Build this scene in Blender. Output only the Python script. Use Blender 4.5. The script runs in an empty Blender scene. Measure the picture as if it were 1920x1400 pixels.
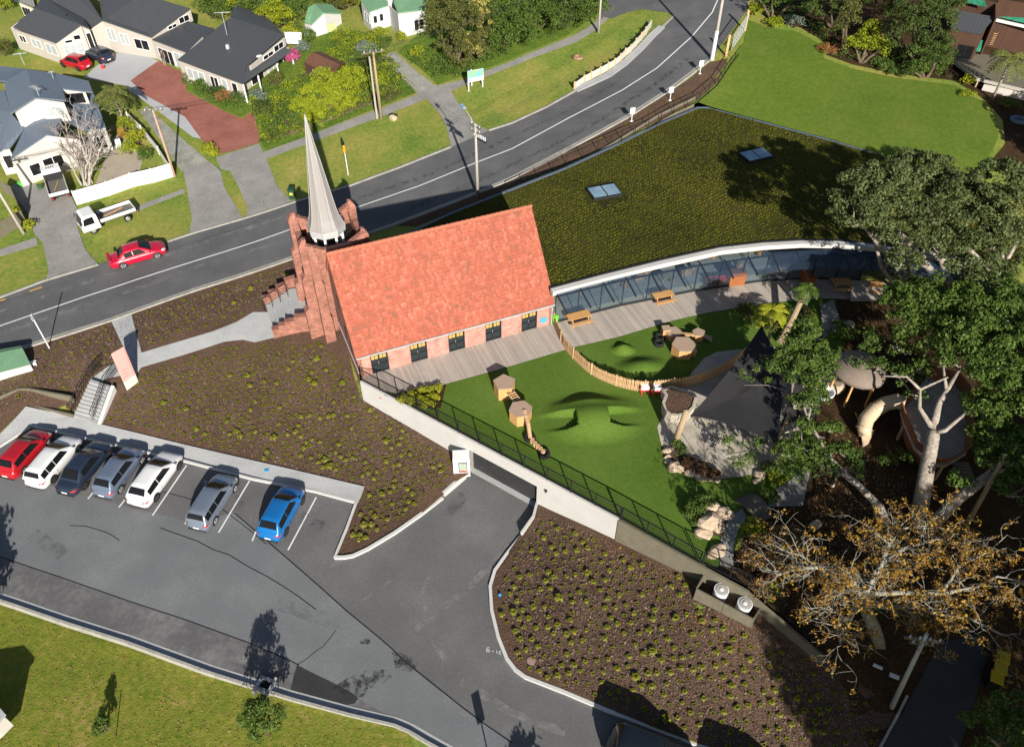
import bpy, math, random
import numpy as np
from mathutils import Vector, Matrix, geometry
R = math.radians
S = bpy.context.scene
COL = S.collection
rnd = random.Random(7)

# ------------------------------------------------------------------ camera, light
TH, HC, FPX = R(44.5), 45.0, 1493.0
cam = bpy.data.objects.new('camera', bpy.data.cameras.new('camera'))
COL.objects.link(cam)
cam.location = (0, 0, HC)
cam.rotation_euler = (math.pi / 2 - TH, 0, 0)
cam.data.sensor_width = 36
cam.data.lens = FPX / 1920 * 36
cam.data.clip_end = 2000
S.camera = cam
SUN_E, SUN_A = R(25), R(-14)          # elevation, and the direction the shadows fall (from +Y)
world = bpy.data.worlds.new('World')
S.world = world
world.use_nodes = True
wn = world.node_tree
bg = wn.nodes['Background']
sky = wn.nodes.new('ShaderNodeTexSky')
sky.sky_type = 'NISHITA'
sky.sun_disc = False
sky.sun_elevation = SUN_E
sky.sun_rotation = math.pi + SUN_A
wn.links.new(sky.outputs[0], bg.inputs[0])
bg.inputs[1].default_value = 0.05
sun = bpy.data.objects.new('sun', bpy.data.lights.new('sun', 'SUN'))
COL.objects.link(sun)
sun.data.energy = 5.0
sun.data.angle = R(0.55)
sun.data.color = (1, .93, .82)
sdir = Vector((math.sin(SUN_A) * math.cos(SUN_E), math.cos(SUN_A) * math.cos(SUN_E), -math.sin(SUN_E)))
sun.rotation_euler = sdir.to_track_quat('-Z', 'Y').to_euler()
sun.location = (20, -20, 60)
S.view_settings.view_transform = 'Standard'
S.view_settings.look = 'None'
S.view_settings.gamma = 1
S.view_settings.use_curve_mapping = False
S.view_settings.exposure = 0.72
S.render.resolution_x, S.render.resolution_y = 1024, 746

# ------------------------------------------------------------------ survey: photo points to ground points
cT, sT = math.cos(TH), math.sin(TH)
def ray(px, py):
    x = (px - 960) / FPX
    y = -(py - 700) / FPX
    return Vector((x, y * sT + cT, y * cT - sT))
def P(px, py, z=0.0):
    d = ray(px, py)
    t = (z - HC) / d.z
    return Vector((d.x * t, d.y * t, z))

CTRL = [(0,600,1.6),(62,649,1.7),(210,602,2.0),(370,545,2.5),(550,486,3.1),(700,440,3.8),(926,351,5.0),(1060,285,6.0),(1180,220,7.0),(1247,177,7.6),(1330,115,8.3),(1397,25,9.4),
 (0,558,1.5),(190,495,1.9),(370,436,2.5),(480,404,2.9),(644,350,3.9),(845,277,5.0),(960,229,5.7),(1082,170,6.6),(1167,120,7.4),(1264,30,8.9),
 (0,450,1.8),(0,300,2.3),(0,150,3.0),(0,0,3.6),(150,250,2.7),(170,140,3.3),(300,250,3.1),(300,0,4.8),(480,200,4.1),(600,100,5.4),(700,220,5.0),(700,0,6.6),(830,170,5.8),(1000,105,7.2),(1000,0,8.0),(1150,25,8.6),
 (1420,60,9.0),(1400,120,8.4),(1325,200,7.1),(1450,240,6.75),(1600,120,8.0),(1600,270,6.8),(1870,240,6.8),(1690,300,6.7),(1800,100,7.8),(1920,0,9.0),(1500,20,9.2),(1850,330,6.2),
 (240,680,1.75),(300,650,2.0),(450,610,2.25),(515,600,2.3),(590,638,2.5),(505,545,2.6),(232,690,1.7),(192,765,.55),(213,725,1.35),(205,790,.15),(137,775,.1),(50,735,.9),(0,760,.7),(20,690,1.5),
 (185,800,.05),(340,835,.05),(480,868,.05),(685,918,.05),(640,1040,.05),(720,1015,.05),(800,935,.25),(872,868,.75),(868,845,1.0),(675,752,1.3),(430,700,1.35),(560,780,.9),(300,760,.8),(640,690,1.9),(770,800,1.15),
 (1014,948,.35),(1080,985,.8),(1158,1018,1.1),(1300,1090,1.7),(925,1090,.06),(970,1262,.06),(1140,1338,.06),(1060,1120,.6),(1250,1230,.9),(1420,1195,1.6),(1560,1270,1.5),(1350,1390,.2),(1520,1400,.4),(1680,1330,1.0),(1760,1400,.6),(1900,1200,1.3),(1850,1390,.6),
 (1900,900,2.9),(1600,900,3.1),(1520,1000,3.15),(1430,1060,3.2),(1560,1120,2.9),(1700,1060,2.8),(1700,600,3.3),(1560,600,3.3),(1900,700,3.2),(1480,760,3.28),(1450,900,3.25),(1400,1000,3.25)]
FAR = [(-150,20,0),(-150,80,2),(-150,200,5),(0,250,11),(150,200,11),(160,90,6),(150,20,1),(0,-20,-.3),(-80,-20,-.3),(80,-20,0),(-60,25,.02),(-45,25,.02),(0,10,.02),(20,10,.05),(300,300,12),(-300,300,8),(-300,-300,0),(300,-300,0),(0,-300,0)]
_c = np.array([tuple(P(a, b, z)) for a, b, z in CTRL] + [tuple(map(float, f)) for f in FAR])
def _phi(r2):
    return 0.5 * r2 * np.log(r2 + 1e-9)
_n = len(_c)
_K = _phi(((_c[:, None, :2] - _c[None, :, :2]) ** 2).sum(2)) + np.eye(_n) * 3.0
_A = np.zeros((_n + 3, _n + 3)); _A[:_n, :_n] = _K; _A[:_n, _n] = 1; _A[:_n, _n+1:] = _c[:, :2]; _A[_n, :_n] = 1; _A[_n+1:, :_n] = _c[:, :2].T
_w = np.linalg.solve(_A, np.concatenate([_c[:, 2], [0, 0, 0]]))
def Gn(xy):
    xy = np.atleast_2d(np.asarray(xy, float))
    out = np.empty(len(xy))
    for i in range(0, len(xy), 4000):
        q = xy[i:i+4000]
        out[i:i+4000] = _phi(((q[:, None] - _c[None, :, :2]) ** 2).sum(2)) @ _w[:_n] + _w[_n] + q @ _w[_n+1:]
    return out
def G(x, y):
    return float(Gn([(x, y)])[0])
def PG(px, py, dz=0.0, surf=G):
    z = 2.0
    for _ in range(12):
        p = P(px, py, z)
        zn = (surf(p.x, p.y) if callable(surf) else surf) + dz
        z = z + (zn - z) * .8
    p = P(px, py, zn)
    return p
def flat(z):
    return lambda x, y: z
ZL = 3.3            # level of the play lawn and deck
ZR = 6.6            # level of the planted roof

# ------------------------------------------------------------------ materials
def M(name, cols, scale=1.0, fine=14.0, mix=.5, rough=.85, bump=0.0, bscale=40.0, metal=0.0, spec=.3, coord='Object', stretch=None, island=0.0, trans=0.0, emis=None):
    m = bpy.data.materials.new(name)
    m.use_nodes = True
    nt = m.node_tree; N = nt.nodes; L = nt.links
    b = N['Principled BSDF']
    b.inputs['Roughness'].default_value = rough
    b.inputs['Metallic'].default_value = metal
    b.inputs['Specular IOR Level'].default_value = spec
    if len(cols) == 1 and not bump and not island:
        b.inputs['Base Color'].default_value = (*cols[0], 1)
        return m
    tc = N.new('ShaderNodeTexCoord')
    src = tc.outputs[coord]
    if stretch:
        mp = N.new('ShaderNodeMapping'); mp.inputs['Scale'].default_value = stretch
        L.new(src, mp.inputs[0]); src = mp.outputs[0]
    n1 = N.new('ShaderNodeTexNoise'); n1.inputs['Scale'].default_value = scale; n1.inputs['Detail'].default_value = 5; n1.inputs['Roughness'].default_value = .6
    n2 = N.new('ShaderNodeTexNoise'); n2.inputs['Scale'].default_value = fine; n2.inputs['Detail'].default_value = 3
    L.new(src, n1.inputs['Vector']); L.new(src, n2.inputs['Vector'])
    mx = N.new('ShaderNodeMix'); mx.data_type = 'FLOAT'
    mx.inputs[0].default_value = mix
    L.new(n1.outputs[0], mx.inputs[2]); L.new(n2.outputs[0], mx.inputs[3])
    val = mx.outputs[0]
    if island:
        ge = N.new('ShaderNodeNewGeometry')
        m2 = N.new('ShaderNodeMix'); m2.data_type = 'FLOAT'; m2.inputs[0].default_value = island
        mr = N.new('ShaderNodeMapRange'); mr.inputs[3].default_value = .25; mr.inputs[4].default_value = .75
        L.new(ge.outputs['Random Per Island'], mr.inputs[0])
        L.new(val, m2.inputs[2]); L.new(mr.outputs[0], m2.inputs[3]); val = m2.outputs[0]
    cr = N.new('ShaderNodeValToRGB')
    k = len(cols)
    while len(cr.color_ramp.elements) < k: cr.color_ramp.elements.new(.5)
    for i, c in enumerate(cols):
        e = cr.color_ramp.elements[i]
        e.position = .5 if k == 1 else .3 + .4 * i / (k - 1)
        e.color = (*c, 1)
    L.new(val, cr.inputs[0]); L.new(cr.outputs[0], b.inputs['Base Color'])
    if trans:
        b.inputs['Subsurface Weight'].default_value = 0
    if bump:
        bn = N.new('ShaderNodeTexNoise'); bn.inputs['Scale'].default_value = bscale; bn.inputs['Detail'].default_value = 4
        L.new(src, bn.inputs['Vector'])
        bp = N.new('ShaderNodeBump'); bp.inputs['Strength'].default_value = min(1, bump * 2); bp.inputs['Distance'].default_value = bump * .2
        L.new(bn.outputs[0], bp.inputs['Height']); L.new(bp.outputs[0], b.inputs['Normal'])
    if emis:
        b.inputs['Emission Color'].default_value = (*emis[0], 1); b.inputs['Emission Strength'].default_value = emis[1]
    return m
def stripe(name, c1, c2, period, axis='X', duty=.12, rough=.7, coord='UV', grain=.25, bump=.4, metal=0, vary=0.0, angle=0.0, spec=.3):
    """boards, seams or corrugations: a groove each period along one axis of the surface, with wear"""
    m = bpy.data.materials.new(name); m.use_nodes = True
    nt = m.node_tree; N = nt.nodes; L = nt.links
    b = N['Principled BSDF']; b.inputs['Roughness'].default_value = rough; b.inputs['Metallic'].default_value = metal
    b.inputs['Specular IOR Level'].default_value = spec
    tc = N.new('ShaderNodeTexCoord'); mp = N.new('ShaderNodeMapping'); mp.inputs['Rotation'].default_value = (0, 0, angle)
    L.new(tc.outputs[coord], mp.inputs[0])
    sp = N.new('ShaderNodeSeparateXYZ'); L.new(mp.outputs[0], sp.inputs[0])
    def mt(op, a, bb=None):
        n = N.new('ShaderNodeMath'); n.operation = op
        for i, q in enumerate((a, bb)):
            if q is None: continue
            if isinstance(q, (int, float)): n.inputs[i].default_value = q
            else: L.new(q, n.inputs[i])
        return n.outputs[0]
    u = mt('DIVIDE', sp.outputs[axis], period)
    fr = mt('FRACT', u); idx = mt('FLOOR', u)
    groove = mt('LESS_THAN', fr, duty)
    wn_ = N.new('ShaderNodeTexWhiteNoise'); wn_.noise_dimensions = '1D'; L.new(idx, wn_.inputs['W'])
    nz = N.new('ShaderNodeTexNoise'); nz.inputs['Scale'].default_value = 1.3; nz.inputs['Detail'].default_value = 6
    L.new(mp.outputs[0], nz.inputs['Vector'])
    f = mt('ADD', mt('MULTIPLY', wn_.outputs[0], vary), mt('MULTIPLY', nz.outputs[0], grain))
    mx = N.new('ShaderNodeMix'); mx.data_type = 'RGBA'
    L.new(f, mx.inputs[0]); mx.inputs[6].default_value = (*c1, 1); mx.inputs[7].default_value = (*c2, 1)
    dk = N.new('ShaderNodeMix'); dk.data_type = 'RGBA'; dk.blend_type = 'MULTIPLY'
    L.new(mt('MULTIPLY', groove, .55), dk.inputs[0]); L.new(mx.outputs[2], dk.inputs[6]); dk.inputs[7].default_value = (.25, .25, .25, 1)
    L.new(dk.outputs[2], b.inputs['Base Color'])
    bp = N.new('ShaderNodeBump'); bp.inputs['Strength'].default_value = bump; bp.inputs['Distance'].default_value = .02
    L.new(mt('SUBTRACT', 1.0, groove), bp.inputs['Height']); L.new(bp.outputs[0], b.inputs['Normal'])
    return m
def brickmat(name, c1, c2, mortar, w=.24, h=.086):
    m = bpy.data.materials.new(name); m.use_nodes = True
    nt = m.node_tree; N = nt.nodes; L = nt.links
    b = N['Principled BSDF']; b.inputs['Roughness'].default_value = .85
    tc = N.new('ShaderNodeTexCoord'); bt = N.new('ShaderNodeTexBrick')
    bt.inputs['Scale'].default_value = 1; bt.inputs['Brick Width'].default_value = w; bt.inputs['Row Height'].default_value = h
    bt.inputs['Mortar Size'].default_value = .009; bt.inputs['Bias'].default_value = -.2
    bt.inputs['Color1'].default_value = (*c1, 1); bt.inputs['Color2'].default_value = (*c2, 1); bt.inputs['Mortar'].default_value = (*mortar, 1)
    L.new(tc.outputs['UV'], bt.inputs['Vector'])
    nz = N.new('ShaderNodeTexNoise'); nz.inputs['Scale'].default_value = 1.6; nz.inputs['Detail'].default_value = 7; L.new(tc.outputs['Object'], nz.inputs['Vector'])
    rp = N.new('ShaderNodeMapRange'); rp.inputs[1].default_value = .3; rp.inputs[2].default_value = .7; rp.inputs[3].default_value = .72; rp.inputs[4].default_value = 1.25; L.new(nz.outputs[0], rp.inputs[0])
    mx = N.new('ShaderNodeMix'); mx.data_type = 'RGBA'; mx.blend_type = 'MULTIPLY'; mx.inputs[0].default_value = 1
    L.new(bt.outputs[0], mx.inputs[6]); L.new(rp.outputs[0], mx.inputs[7]); L.new(mx.outputs[2], b.inputs['Base Color'])
    bp = N.new('ShaderNodeBump'); bp.inputs['Strength'].default_value = .5; bp.inputs['Distance'].default_value = .01; bp.invert = True
    L.new(bt.outputs[1], bp.inputs['Height']); L.new(bp.outputs[0], b.inputs['Normal'])
    return m
def glassmat(name, col, alpha, rough=.03):
    m = bpy.data.materials.new(name); m.use_nodes = True
    nt = m.node_tree; N = nt.nodes; L = nt.links
    b = N['Principled BSDF']; b.inputs['Base Color'].default_value = (*col, 1); b.inputs['Roughness'].default_value = rough
    b.inputs['Specular IOR Level'].default_value = .5
    t = N.new('ShaderNodeBsdfTransparent'); t.inputs[0].default_value = (.90, .93, .95, 1)
    mx = N.new('ShaderNodeMixShader'); mx.inputs[0].default_value = alpha
    L.new(t.outputs[0], mx.inputs[1]); L.new(b.outputs[0], mx.inputs[2]); L.new(mx.outputs[0], N['Material Output'].inputs[0])
    return m

# ------------------------------------------------------------------ mesh builder
class MB:
    def __init__(s): s.v = []; s.f = []
    def add(s, vs, fs):
        o = len(s.v); s.v += [tuple(v) for v in vs]; s.f += [tuple(o + i for i in f) for f in fs]; return s
    def face(s, pts): return s.add(pts, [tuple(range(len(pts)))])
    def box(s, c, size, rz=0.0, base=False):
        hx, hy, hz = size[0]/2, size[1]/2, size[2]/2
        c = Vector(c)
        if base: c = c + Vector((0, 0, hz))
        ca, sa = math.cos(rz), math.sin(rz)
        vs = []
        for z in (-hz, hz):
            for x, y in ((-hx, -hy), (hx, -hy), (hx, hy), (-hx, hy)):
                vs.append((c.x + x*ca - y*sa, c.y + x*sa + y*ca, c.z + z))
        return s.add(vs, [(0,3,2,1),(4,5,6,7),(0,1,5,4),(1,2,6,5),(2,3,7,6),(3,0,4,7)])
    def prism(s, pts, z0, z1):
        """pts: ring of xy points (counter-clockwise); z0, z1: numbers or lists"""
        n = len(pts)
        a = sum(pts[i][0]*pts[(i+1) % n][1] - pts[(i+1) % n][0]*pts[i][1] for i in range(n))
        idx = range(n) if a > 0 else range(n-1, -1, -1)
        Z0 = [z0]*n if not hasattr(z0, '__len__') else z0; Z1 = [z1]*n if not hasattr(z1, '__len__') else z1
        lo = [(pts[i][0], pts[i][1], Z0[i]) for i in idx]; hi = [(pts[i][0], pts[i][1], Z1[i]) for i in idx]
        return s.add(lo + hi, [tuple(range(n-1, -1, -1)), tuple(range(n, 2*n))] + [(i, (i+1) % n, n + (i+1) % n, n + i) for i in range(n)])
    def tube(s, pts, rad, n=7, cap=True):
        pts = [Vector(p) for p in pts]; k = len(pts)
        rad = [rad]*k if not hasattr(rad, '__len__') else rad
        vs = []; prev = None
        for i in range(k):
            d = (pts[min(i+1, k-1)] - pts[max(i-1, 0)])
            if d.length < 1e-6: d = Vector((0, 0, 1))
            d.normalize()
            if prev is None:
                a = Vector((0, 0, 1)) if abs(d.z) < .9 else Vector((1, 0, 0)); e = d.cross(a).normalized()
            else:
                e = (prev - d * prev.dot(d));
                e = e.normalized() if e.length > 1e-5 else d.orthogonal().normalized()
            prev = e; g = d.cross(e)
            for j in range(n):
                t = 2*math.pi*j/n
                vs.append(pts[i] + (e*math.cos(t) + g*math.sin(t)) * rad[i])
        fs = [(i*n+j, i*n+(j+1) % n, (i+1)*n+(j+1) % n, (i+1)*n+j) for i in range(k-1) for j in range(n)]
        if cap: fs += [tuple(range(n-1, -1, -1)), tuple(range((k-1)*n, k*n))]
        return s.add(vs, fs)
    def bar(s, a, b, w, h=None):
        """square bar from a to b"""
        a = Vector(a); b = Vector(b); h = h or w
        d = (b - a).normalized()
        up = Vector((0, 0, 1)) if abs(d.z) < .95 else Vector((0, 1, 0))
        x = d.cross(up).normalized() * w/2; y = x.cross(d).normalized() * h/2
        vs = [a-x-y, a+x-y, a+x+y, a-x+y, b-x-y, b+x-y, b+x+y, b-x+y]
        return s.add(vs, [(3,2,1,0),(4,5,6,7),(0,1,5,4),(1,2,6,5),(2,3,7,6),(3,0,4,7)])
    def lathe(s, c, prof, n=16, caps=True):
        c = Vector(c); vs = []
        for r, z in prof:
            for j in range(n):
                t = 2*math.pi*j/n; vs.append((c.x + r*math.cos(t), c.y + r*math.sin(t), c.z + z))
        k = len(prof)
        fs = [(i*n+j, i*n+(j+1) % n, (i+1)*n+(j+1) % n, (i+1)*n+j) for i in range(k-1) for j in range(n)]
        if caps: fs += [tuple(range(n-1, -1, -1)), tuple(range((k-1)*n, k*n))]
        return s.add(vs, fs)
    def slab(s, pts, t):
        """a planar polygon given thickness t below it"""
        pts = [Vector(p) for p in pts]; n = len(pts)
        nn = Vector((0, 0, 0))
        for i in range(n): nn += pts[i].cross(pts[(i+1) % n])
        nn.normalize()
        if nn.z < 0: pts.reverse(); nn = -nn
        lo = [p - nn*t for p in pts]
        return s.add(lo + pts, [tuple(range(n-1, -1, -1)), tuple(range(n, 2*n))] + [(i, (i+1) % n, n + (i+1) % n, n + i) for i in range(n)])
    def wall(s, a, b, z0, z1, t=.2, z0b=None, z1b=None):
        a = Vector((a[0], a[1], 0)); b = Vector((b[0], b[1], 0)); d = (b - a).normalized(); nx = Vector((-d.y, d.x, 0)) * t/2
        q = [a - nx, b - nx, b + nx, a + nx]
        z0b = z0 if z0b is None else z0b; z1b = z1 if z1b is None else z1b
        return s.prism([(p.x, p.y) for p in q], [z0, z0b, z0b, z0], [z1, z1b, z1b, z1])
    def build(s, name, mat, parent=None, smooth=False, kind=None, origin=None):
        vs = np.array(s.v, dtype=float)
        if parent is not None: o = Vector(parent.get('_o', (0, 0, 0)))
        elif origin is not None: o = Vector(origin)
        else:
            lo, hi = vs.min(0), vs.max(0); o = Vector(((lo[0]+hi[0])/2, (lo[1]+hi[1])/2, lo[2]))
        me = bpy.data.meshes.new(name)
        me.from_pydata([tuple(Vector(v) - o) for v in s.v], [], s.f)
        me.materials.append(mat)
        boxuv(me)
        if smooth: me.polygons.foreach_set('use_smooth', [True]*len(me.polygons))
        ob = bpy.data.objects.new(name, me)
        COL.objects.link(ob)
        if parent is not None:
            ob.parent = parent
            if parent.type == 'MESH': pass
            ob['_o'] = tuple(o)
        else:
            ob.location = o; ob['_o'] = tuple(o)
        if kind: ob['kind'] = kind
        return ob
def boxuv(me):
    uv = me.uv_layers.new(name='UVMap')
    nl = len(me.loops)
    if not nl: return
    co = np.empty(len(me.vertices)*3); me.vertices.foreach_get('co', co); co = co.reshape(-1, 3)
    vi = np.empty(nl, dtype=np.int32); me.loops.foreach_get('vertex_index', vi)
    nf = len(me.polygons)
    nn = np.empty(nf*3); me.polygons.foreach_get('normal', nn); nn = nn.reshape(-1, 3)
    lt = np.empty(nf, dtype=np.int32); me.polygons.foreach_get('loop_total', lt)
    fn = np.repeat(nn, lt, axis=0)
    t = np.stack([-fn[:, 1], fn[:, 0], np.zeros(nl)], 1)
    L_ = np.linalg.norm(t, axis=1)
    hz = L_ < .08
    t[hz] = (1, 0, 0); t[~hz] /= L_[~hz][:, None]
    bt = np.cross(fn, t)
    p = co[vi]
    out = np.stack([(p*t).sum(1), (p*bt).sum(1)], 1)
    uv.data.foreach_set('uv', out.astype(np.float32).ravel())
def thing(name, label, cat, loc, group=None):
    o = bpy.data.objects.new(name, None); COL.objects.link(o); o.empty_display_size = .2
    o.location = loc; o['_o'] = tuple(loc); o['label'] = label; o['category'] = cat
    if group: o['group'] = group
    return o
def tag(o, label, cat, group=None, kind=None):
    o['label'] = label; o['category'] = cat
    if group: o['group'] = group
    if kind: o['kind'] = kind
    return o
def copy_tree(o, parent=None):
    c = o.copy(); COL.objects.link(c); c.parent = parent
    for ch in KIDS.get(o.name, ()) or [q for q in o.children]: copy_tree(ch, c)
    return c
KIDS = {}
def raw(name, vs, fs, mat, parent=None, smooth=False, kind=None):
    """fast builder from numpy vertices and equal-size faces"""
    o = Vector(parent['_o']) if parent is not None else Vector((float(vs[:, 0].mean()), float(vs[:, 1].mean()), float(vs[:, 2].min())))
    me = bpy.data.meshes.new(name)
    vs = (vs - np.array(o)).astype(np.float32)
    k = fs.shape[1]
    me.vertices.add(len(vs)); me.vertices.foreach_set('co', vs.ravel())
    me.loops.add(fs.size); me.loops.foreach_set('vertex_index', fs.astype(np.int32).ravel())
    me.polygons.add(len(fs)); me.polygons.foreach_set('loop_start', np.arange(0, fs.size, k, dtype=np.int32))
    me.update(calc_edges=True)
    me.materials.append(mat)
    if smooth: me.polygons.foreach_set('use_smooth', [True]*len(me.polygons))
    ob = bpy.data.objects.new(name, me); COL.objects.link(ob)
    if parent is not None: ob.parent = parent
    else: ob.location = o
    ob['_o'] = tuple(o)
    if kind: ob['kind'] = kind
    return ob

# ------------------------------------------------------------------ draped patches
def inpoly(x, y, poly):
    x = np.asarray(x); y = np.asarray(y); r = np.zeros(x.shape, bool); n = len(poly)
    for i in range(n):
        x1, y1 = poly[i][0], poly[i][1]; x2, y2 = poly[(i+1) % n][0], poly[(i+1) % n][1]
        if y1 == y2: continue
        c = ((y1 > y) != (y2 > y)) & (x < (x2 - x1) * (y - y1) / (y2 - y1) + x1)
        r ^= c
    return r
def densify(pts, step=1.5):
    out = []
    n = len(pts)
    for i in range(n):
        a = Vector(pts[i][:2]); b = Vector(pts[(i+1) % n][:2]); k = max(1, int((b - a).length / step))
        for j in range(k): out.append(a.lerp(b, j / k))
    return out
def patch(name, poly, mat, dz=.03, surf=None, grid=1.3, kind='structure', parent=None, skirt=0.0, label=None):
    """a sheet draped on the terrain (or a flat one); poly = photo points or world points"""
    if not isinstance(poly[0], Vector):
        poly = [PG(a[0], a[1], 0, surf or G) for a in poly]
    if surf is None:
        bd = densify(poly, grid)
        xs = [p.x for p in bd]; ys = [p.y for p in bd]
        gx, gy = np.meshgrid(np.arange(min(xs), max(xs), grid), np.arange(min(ys), max(ys), grid))
        gx = gx.ravel() + .13; gy = gy.ravel() + .07
        ins = inpoly(gx, gy, bd)
        pts = list(bd) + [Vector((float(a), float(b))) for a, b in zip(gx[ins], gy[ins])]
        nb = len(bd)
        r = geometry.delaunay_2d_cdt(pts, [(i, (i+1) % nb) for i in range(nb)], [list(range(nb))], 1, 1e-4)
        V = np.array([tuple(v) for v in r[0]])
        Z = Gn(V) + dz
        m = MB(); m.v = [(V[i, 0], V[i, 1], Z[i]) for i in range(len(V))]; m.f = [tuple(f) for f in r[2]]
        if m.f:
            a, b_, c_ = (Vector(m.v[i]) for i in m.f[0])
            if (b_-a).cross(c_-a).z < 0: m.f = [f[::-1] for f in m.f]
    else:
        z = surf if not callable(surf) else surf(0, 0)
        r = geometry.delaunay_2d_cdt([Vector(p[:2]) for p in poly], [(i, (i+1) % len(poly)) for i in range(len(poly))], [list(range(len(poly)))], 1, 1e-4)
        m = MB(); m.v = [(v.x, v.y, z + dz) for v in r[0]]; m.f = [tuple(f) for f in r[2]]
        m.f = [f if (Vector(m.v[f[1]])-Vector(m.v[f[0]])).cross(Vector(m.v[f[2]])-Vector(m.v[f[0]])).z > 0 else f[::-1] for f in m.f]
    if not m.f: print('EMPTY PATCH', name); return None
    ob = m.build(name, mat, parent, origin=(0, 0, 0) if parent is None else None)
    if kind: ob['kind'] = kind
    return ob
def path_pts(pts, surf=G, dz=0.0, step=None):
    w = [PG(a[0], a[1], 0, surf) if not isinstance(a, Vector) else a for a in pts]
    if step:
        out = []
        for i in range(len(w)-1):
            k = max(1, int((w[i+1].xy - w[i].xy).length / step))
            for j in range(k):
                q = w[i].lerp(w[i+1], j/k); out.append(q)
        out.append(w[-1]); w = out
    return [Vector((q.x, q.y, (surf(q.x, q.y) if callable(surf) else surf) + dz)) for q in w]
def ribbon(name, pts, width, height, mat, surf=G, dz=0.0, kind='structure', side=0.0, parent=None, step=1.5, depth=.3):
    """a kerb, line or strip of box section that follows the ground"""
    w = path_pts(pts, surf, 0, step)
    m = MB(); n = len(w); vs = []
    for i in range(n):
        d = (w[min(i+1, n-1)] - w[max(i-1, 0)]); d.z = 0; d.normalize(); nx = Vector((-d.y, d.x, 0))
        for sgn, zz in ((-1, -depth), (1, -depth), (1, 1), (-1, 1)):
            q = w[i] + nx * (side + sgn * width/2)
            z = w[i].z + (dz + height if zz == 1 else dz + height - (height + depth if depth else 0))
            vs.append((q.x, q.y, z))
    fs = []
    for i in range(n-1):
        a, b = i*4, (i+1)*4
        if depth: fs += [(a+1, a+2, b+2, b+1), (a+3, a, b, b+3)]
        fs += [(a+2, a+3, b+3, b+2)]
    if depth: fs += [(0, 1, 2, 3), ((n-1)*4+3, (n-1)*4+2, (n-1)*4+1, (n-1)*4)]
    m.add(vs, fs)
    m.f = [f[::-1] for f in m.f]
    ob = m.build(name, mat, parent, origin=(0, 0, 0) if parent is None else None)
    if kind: ob['kind'] = kind
    return ob
# ------------------------------------------------------------------ palette
m_ground = M('verge_grass', [(0.058,0.120,0.020),(0.147,0.211,0.036),(0.255,0.248,0.058),(0.392,0.303,0.117)], scale=.16, fine=3.0, mix=.42, rough=1, bump=.25, bscale=9, spec=.1)
m_lawn_r = M('mown_lawn', [(0.063,0.116,0.013),(0.094,0.149,0.019),(0.145,0.171,0.032)], scale=.16, fine=2.6, mix=.55, rough=1, bump=.25, bscale=10, spec=.1)
m_turf = M('play_turf', [(0.059,0.112,0.013),(0.083,0.146,0.022),(0.108,0.174,0.033)], scale=.25, fine=5, mix=.45, rough=1, bump=.12, bscale=26, spec=.1)
m_turf_x = M('turf_unused', [(0.043,0.112,0.012),(0.070,0.147,0.019),(0.096,0.178,0.028)], scale=.25, fine=5, mix=.45, rough=1, bump=.12, bscale=26, spec=.1)
m_lawn_s = M('rough_lawn', [(0.068,0.122,0.015),(0.135,0.171,0.022),(0.194,0.204,0.033),(0.338,0.245,0.092)], scale=.35, fine=3.2, mix=.55, rough=1, bump=.3, bscale=8, spec=.1)
m_mulch = M('bark_mulch', [(0.036,0.022,0.017),(0.110,0.071,0.050),(0.211,0.130,0.087)], scale=.5, fine=16, mix=.75, rough=1, bump=.6, bscale=13, spec=.1)
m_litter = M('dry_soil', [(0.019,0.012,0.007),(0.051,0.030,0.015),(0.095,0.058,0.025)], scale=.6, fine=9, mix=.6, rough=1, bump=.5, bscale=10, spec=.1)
m_garden = M('garden_soil', [(0.044,0.082,0.014),(0.099,0.167,0.021),(0.220,0.238,0.042)], scale=.5, fine=5, mix=.6, rough=1, bump=.5, bscale=6, spec=.1)
m_road = M('road_asphalt', [(0.075,0.077,0.083),(0.106,0.107,0.113),(0.146,0.146,0.149)], scale=.35, fine=9, mix=.4, rough=.9, bump=.12, bscale=55)
m_park = M('new_asphalt', [(0.092,0.093,0.097),(0.123,0.124,0.127),(0.171,0.170,0.169)], scale=.22, fine=6, mix=.35, rough=.88, bump=.1, bscale=60)
m_park_old = M('old_asphalt', [(0.120,0.129,0.138),(0.149,0.160,0.169),(0.202,0.213,0.221)], scale=.25, fine=7, mix=.38, rough=.9, bump=.12, bscale=50)
m_park_strip = M('strip_asphalt', [(0.081,0.080,0.085),(0.114,0.112,0.117),(0.204,0.201,0.205)], scale=.3, fine=3, mix=.3, rough=.9, bump=.1, bscale=50)
m_wet_or_shade = M('damp_or_shaded_asphalt', [(0.029,0.029,0.029),(0.047,0.047,0.048)], scale=1, fine=8, rough=.55)  # real damp on the car park, painted shade on the lane
m_seam = M('bitumen_seam', [(.018,.018,.019)], rough=.6)
m_conc = M('pale_concrete', [(0.270,0.279,0.288),(0.360,0.369,0.378),(0.423,0.432,0.432)], scale=.5, fine=9, rough=.85, bump=.08, bscale=40)
m_conc_d = M('worn_concrete', [(0.162,0.159,0.151),(0.250,0.243,0.232),(0.338,0.331,0.317)], scale=.5, fine=7, mix=.5, rough=.9, bump=.12, bscale=30)
m_track = M('gravel_track', [(0.135,0.149,0.095),(0.270,0.270,0.243),(0.405,0.392,0.365)], scale=.8, fine=6, mix=.5, rough=.95, bump=.3, bscale=14)
m_kerb = M('white_kerb', [(0.468,0.476,0.468),(0.595,0.595,0.578)], scale=1, fine=9, rough=.8, bump=.05)
m_kerb_o = M('old_kerb', [(.20,.20,.18),(.33,.32,.29),(.42,.41,.38)], scale=1.2, fine=8, rough=.9, bump=.1)
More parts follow.
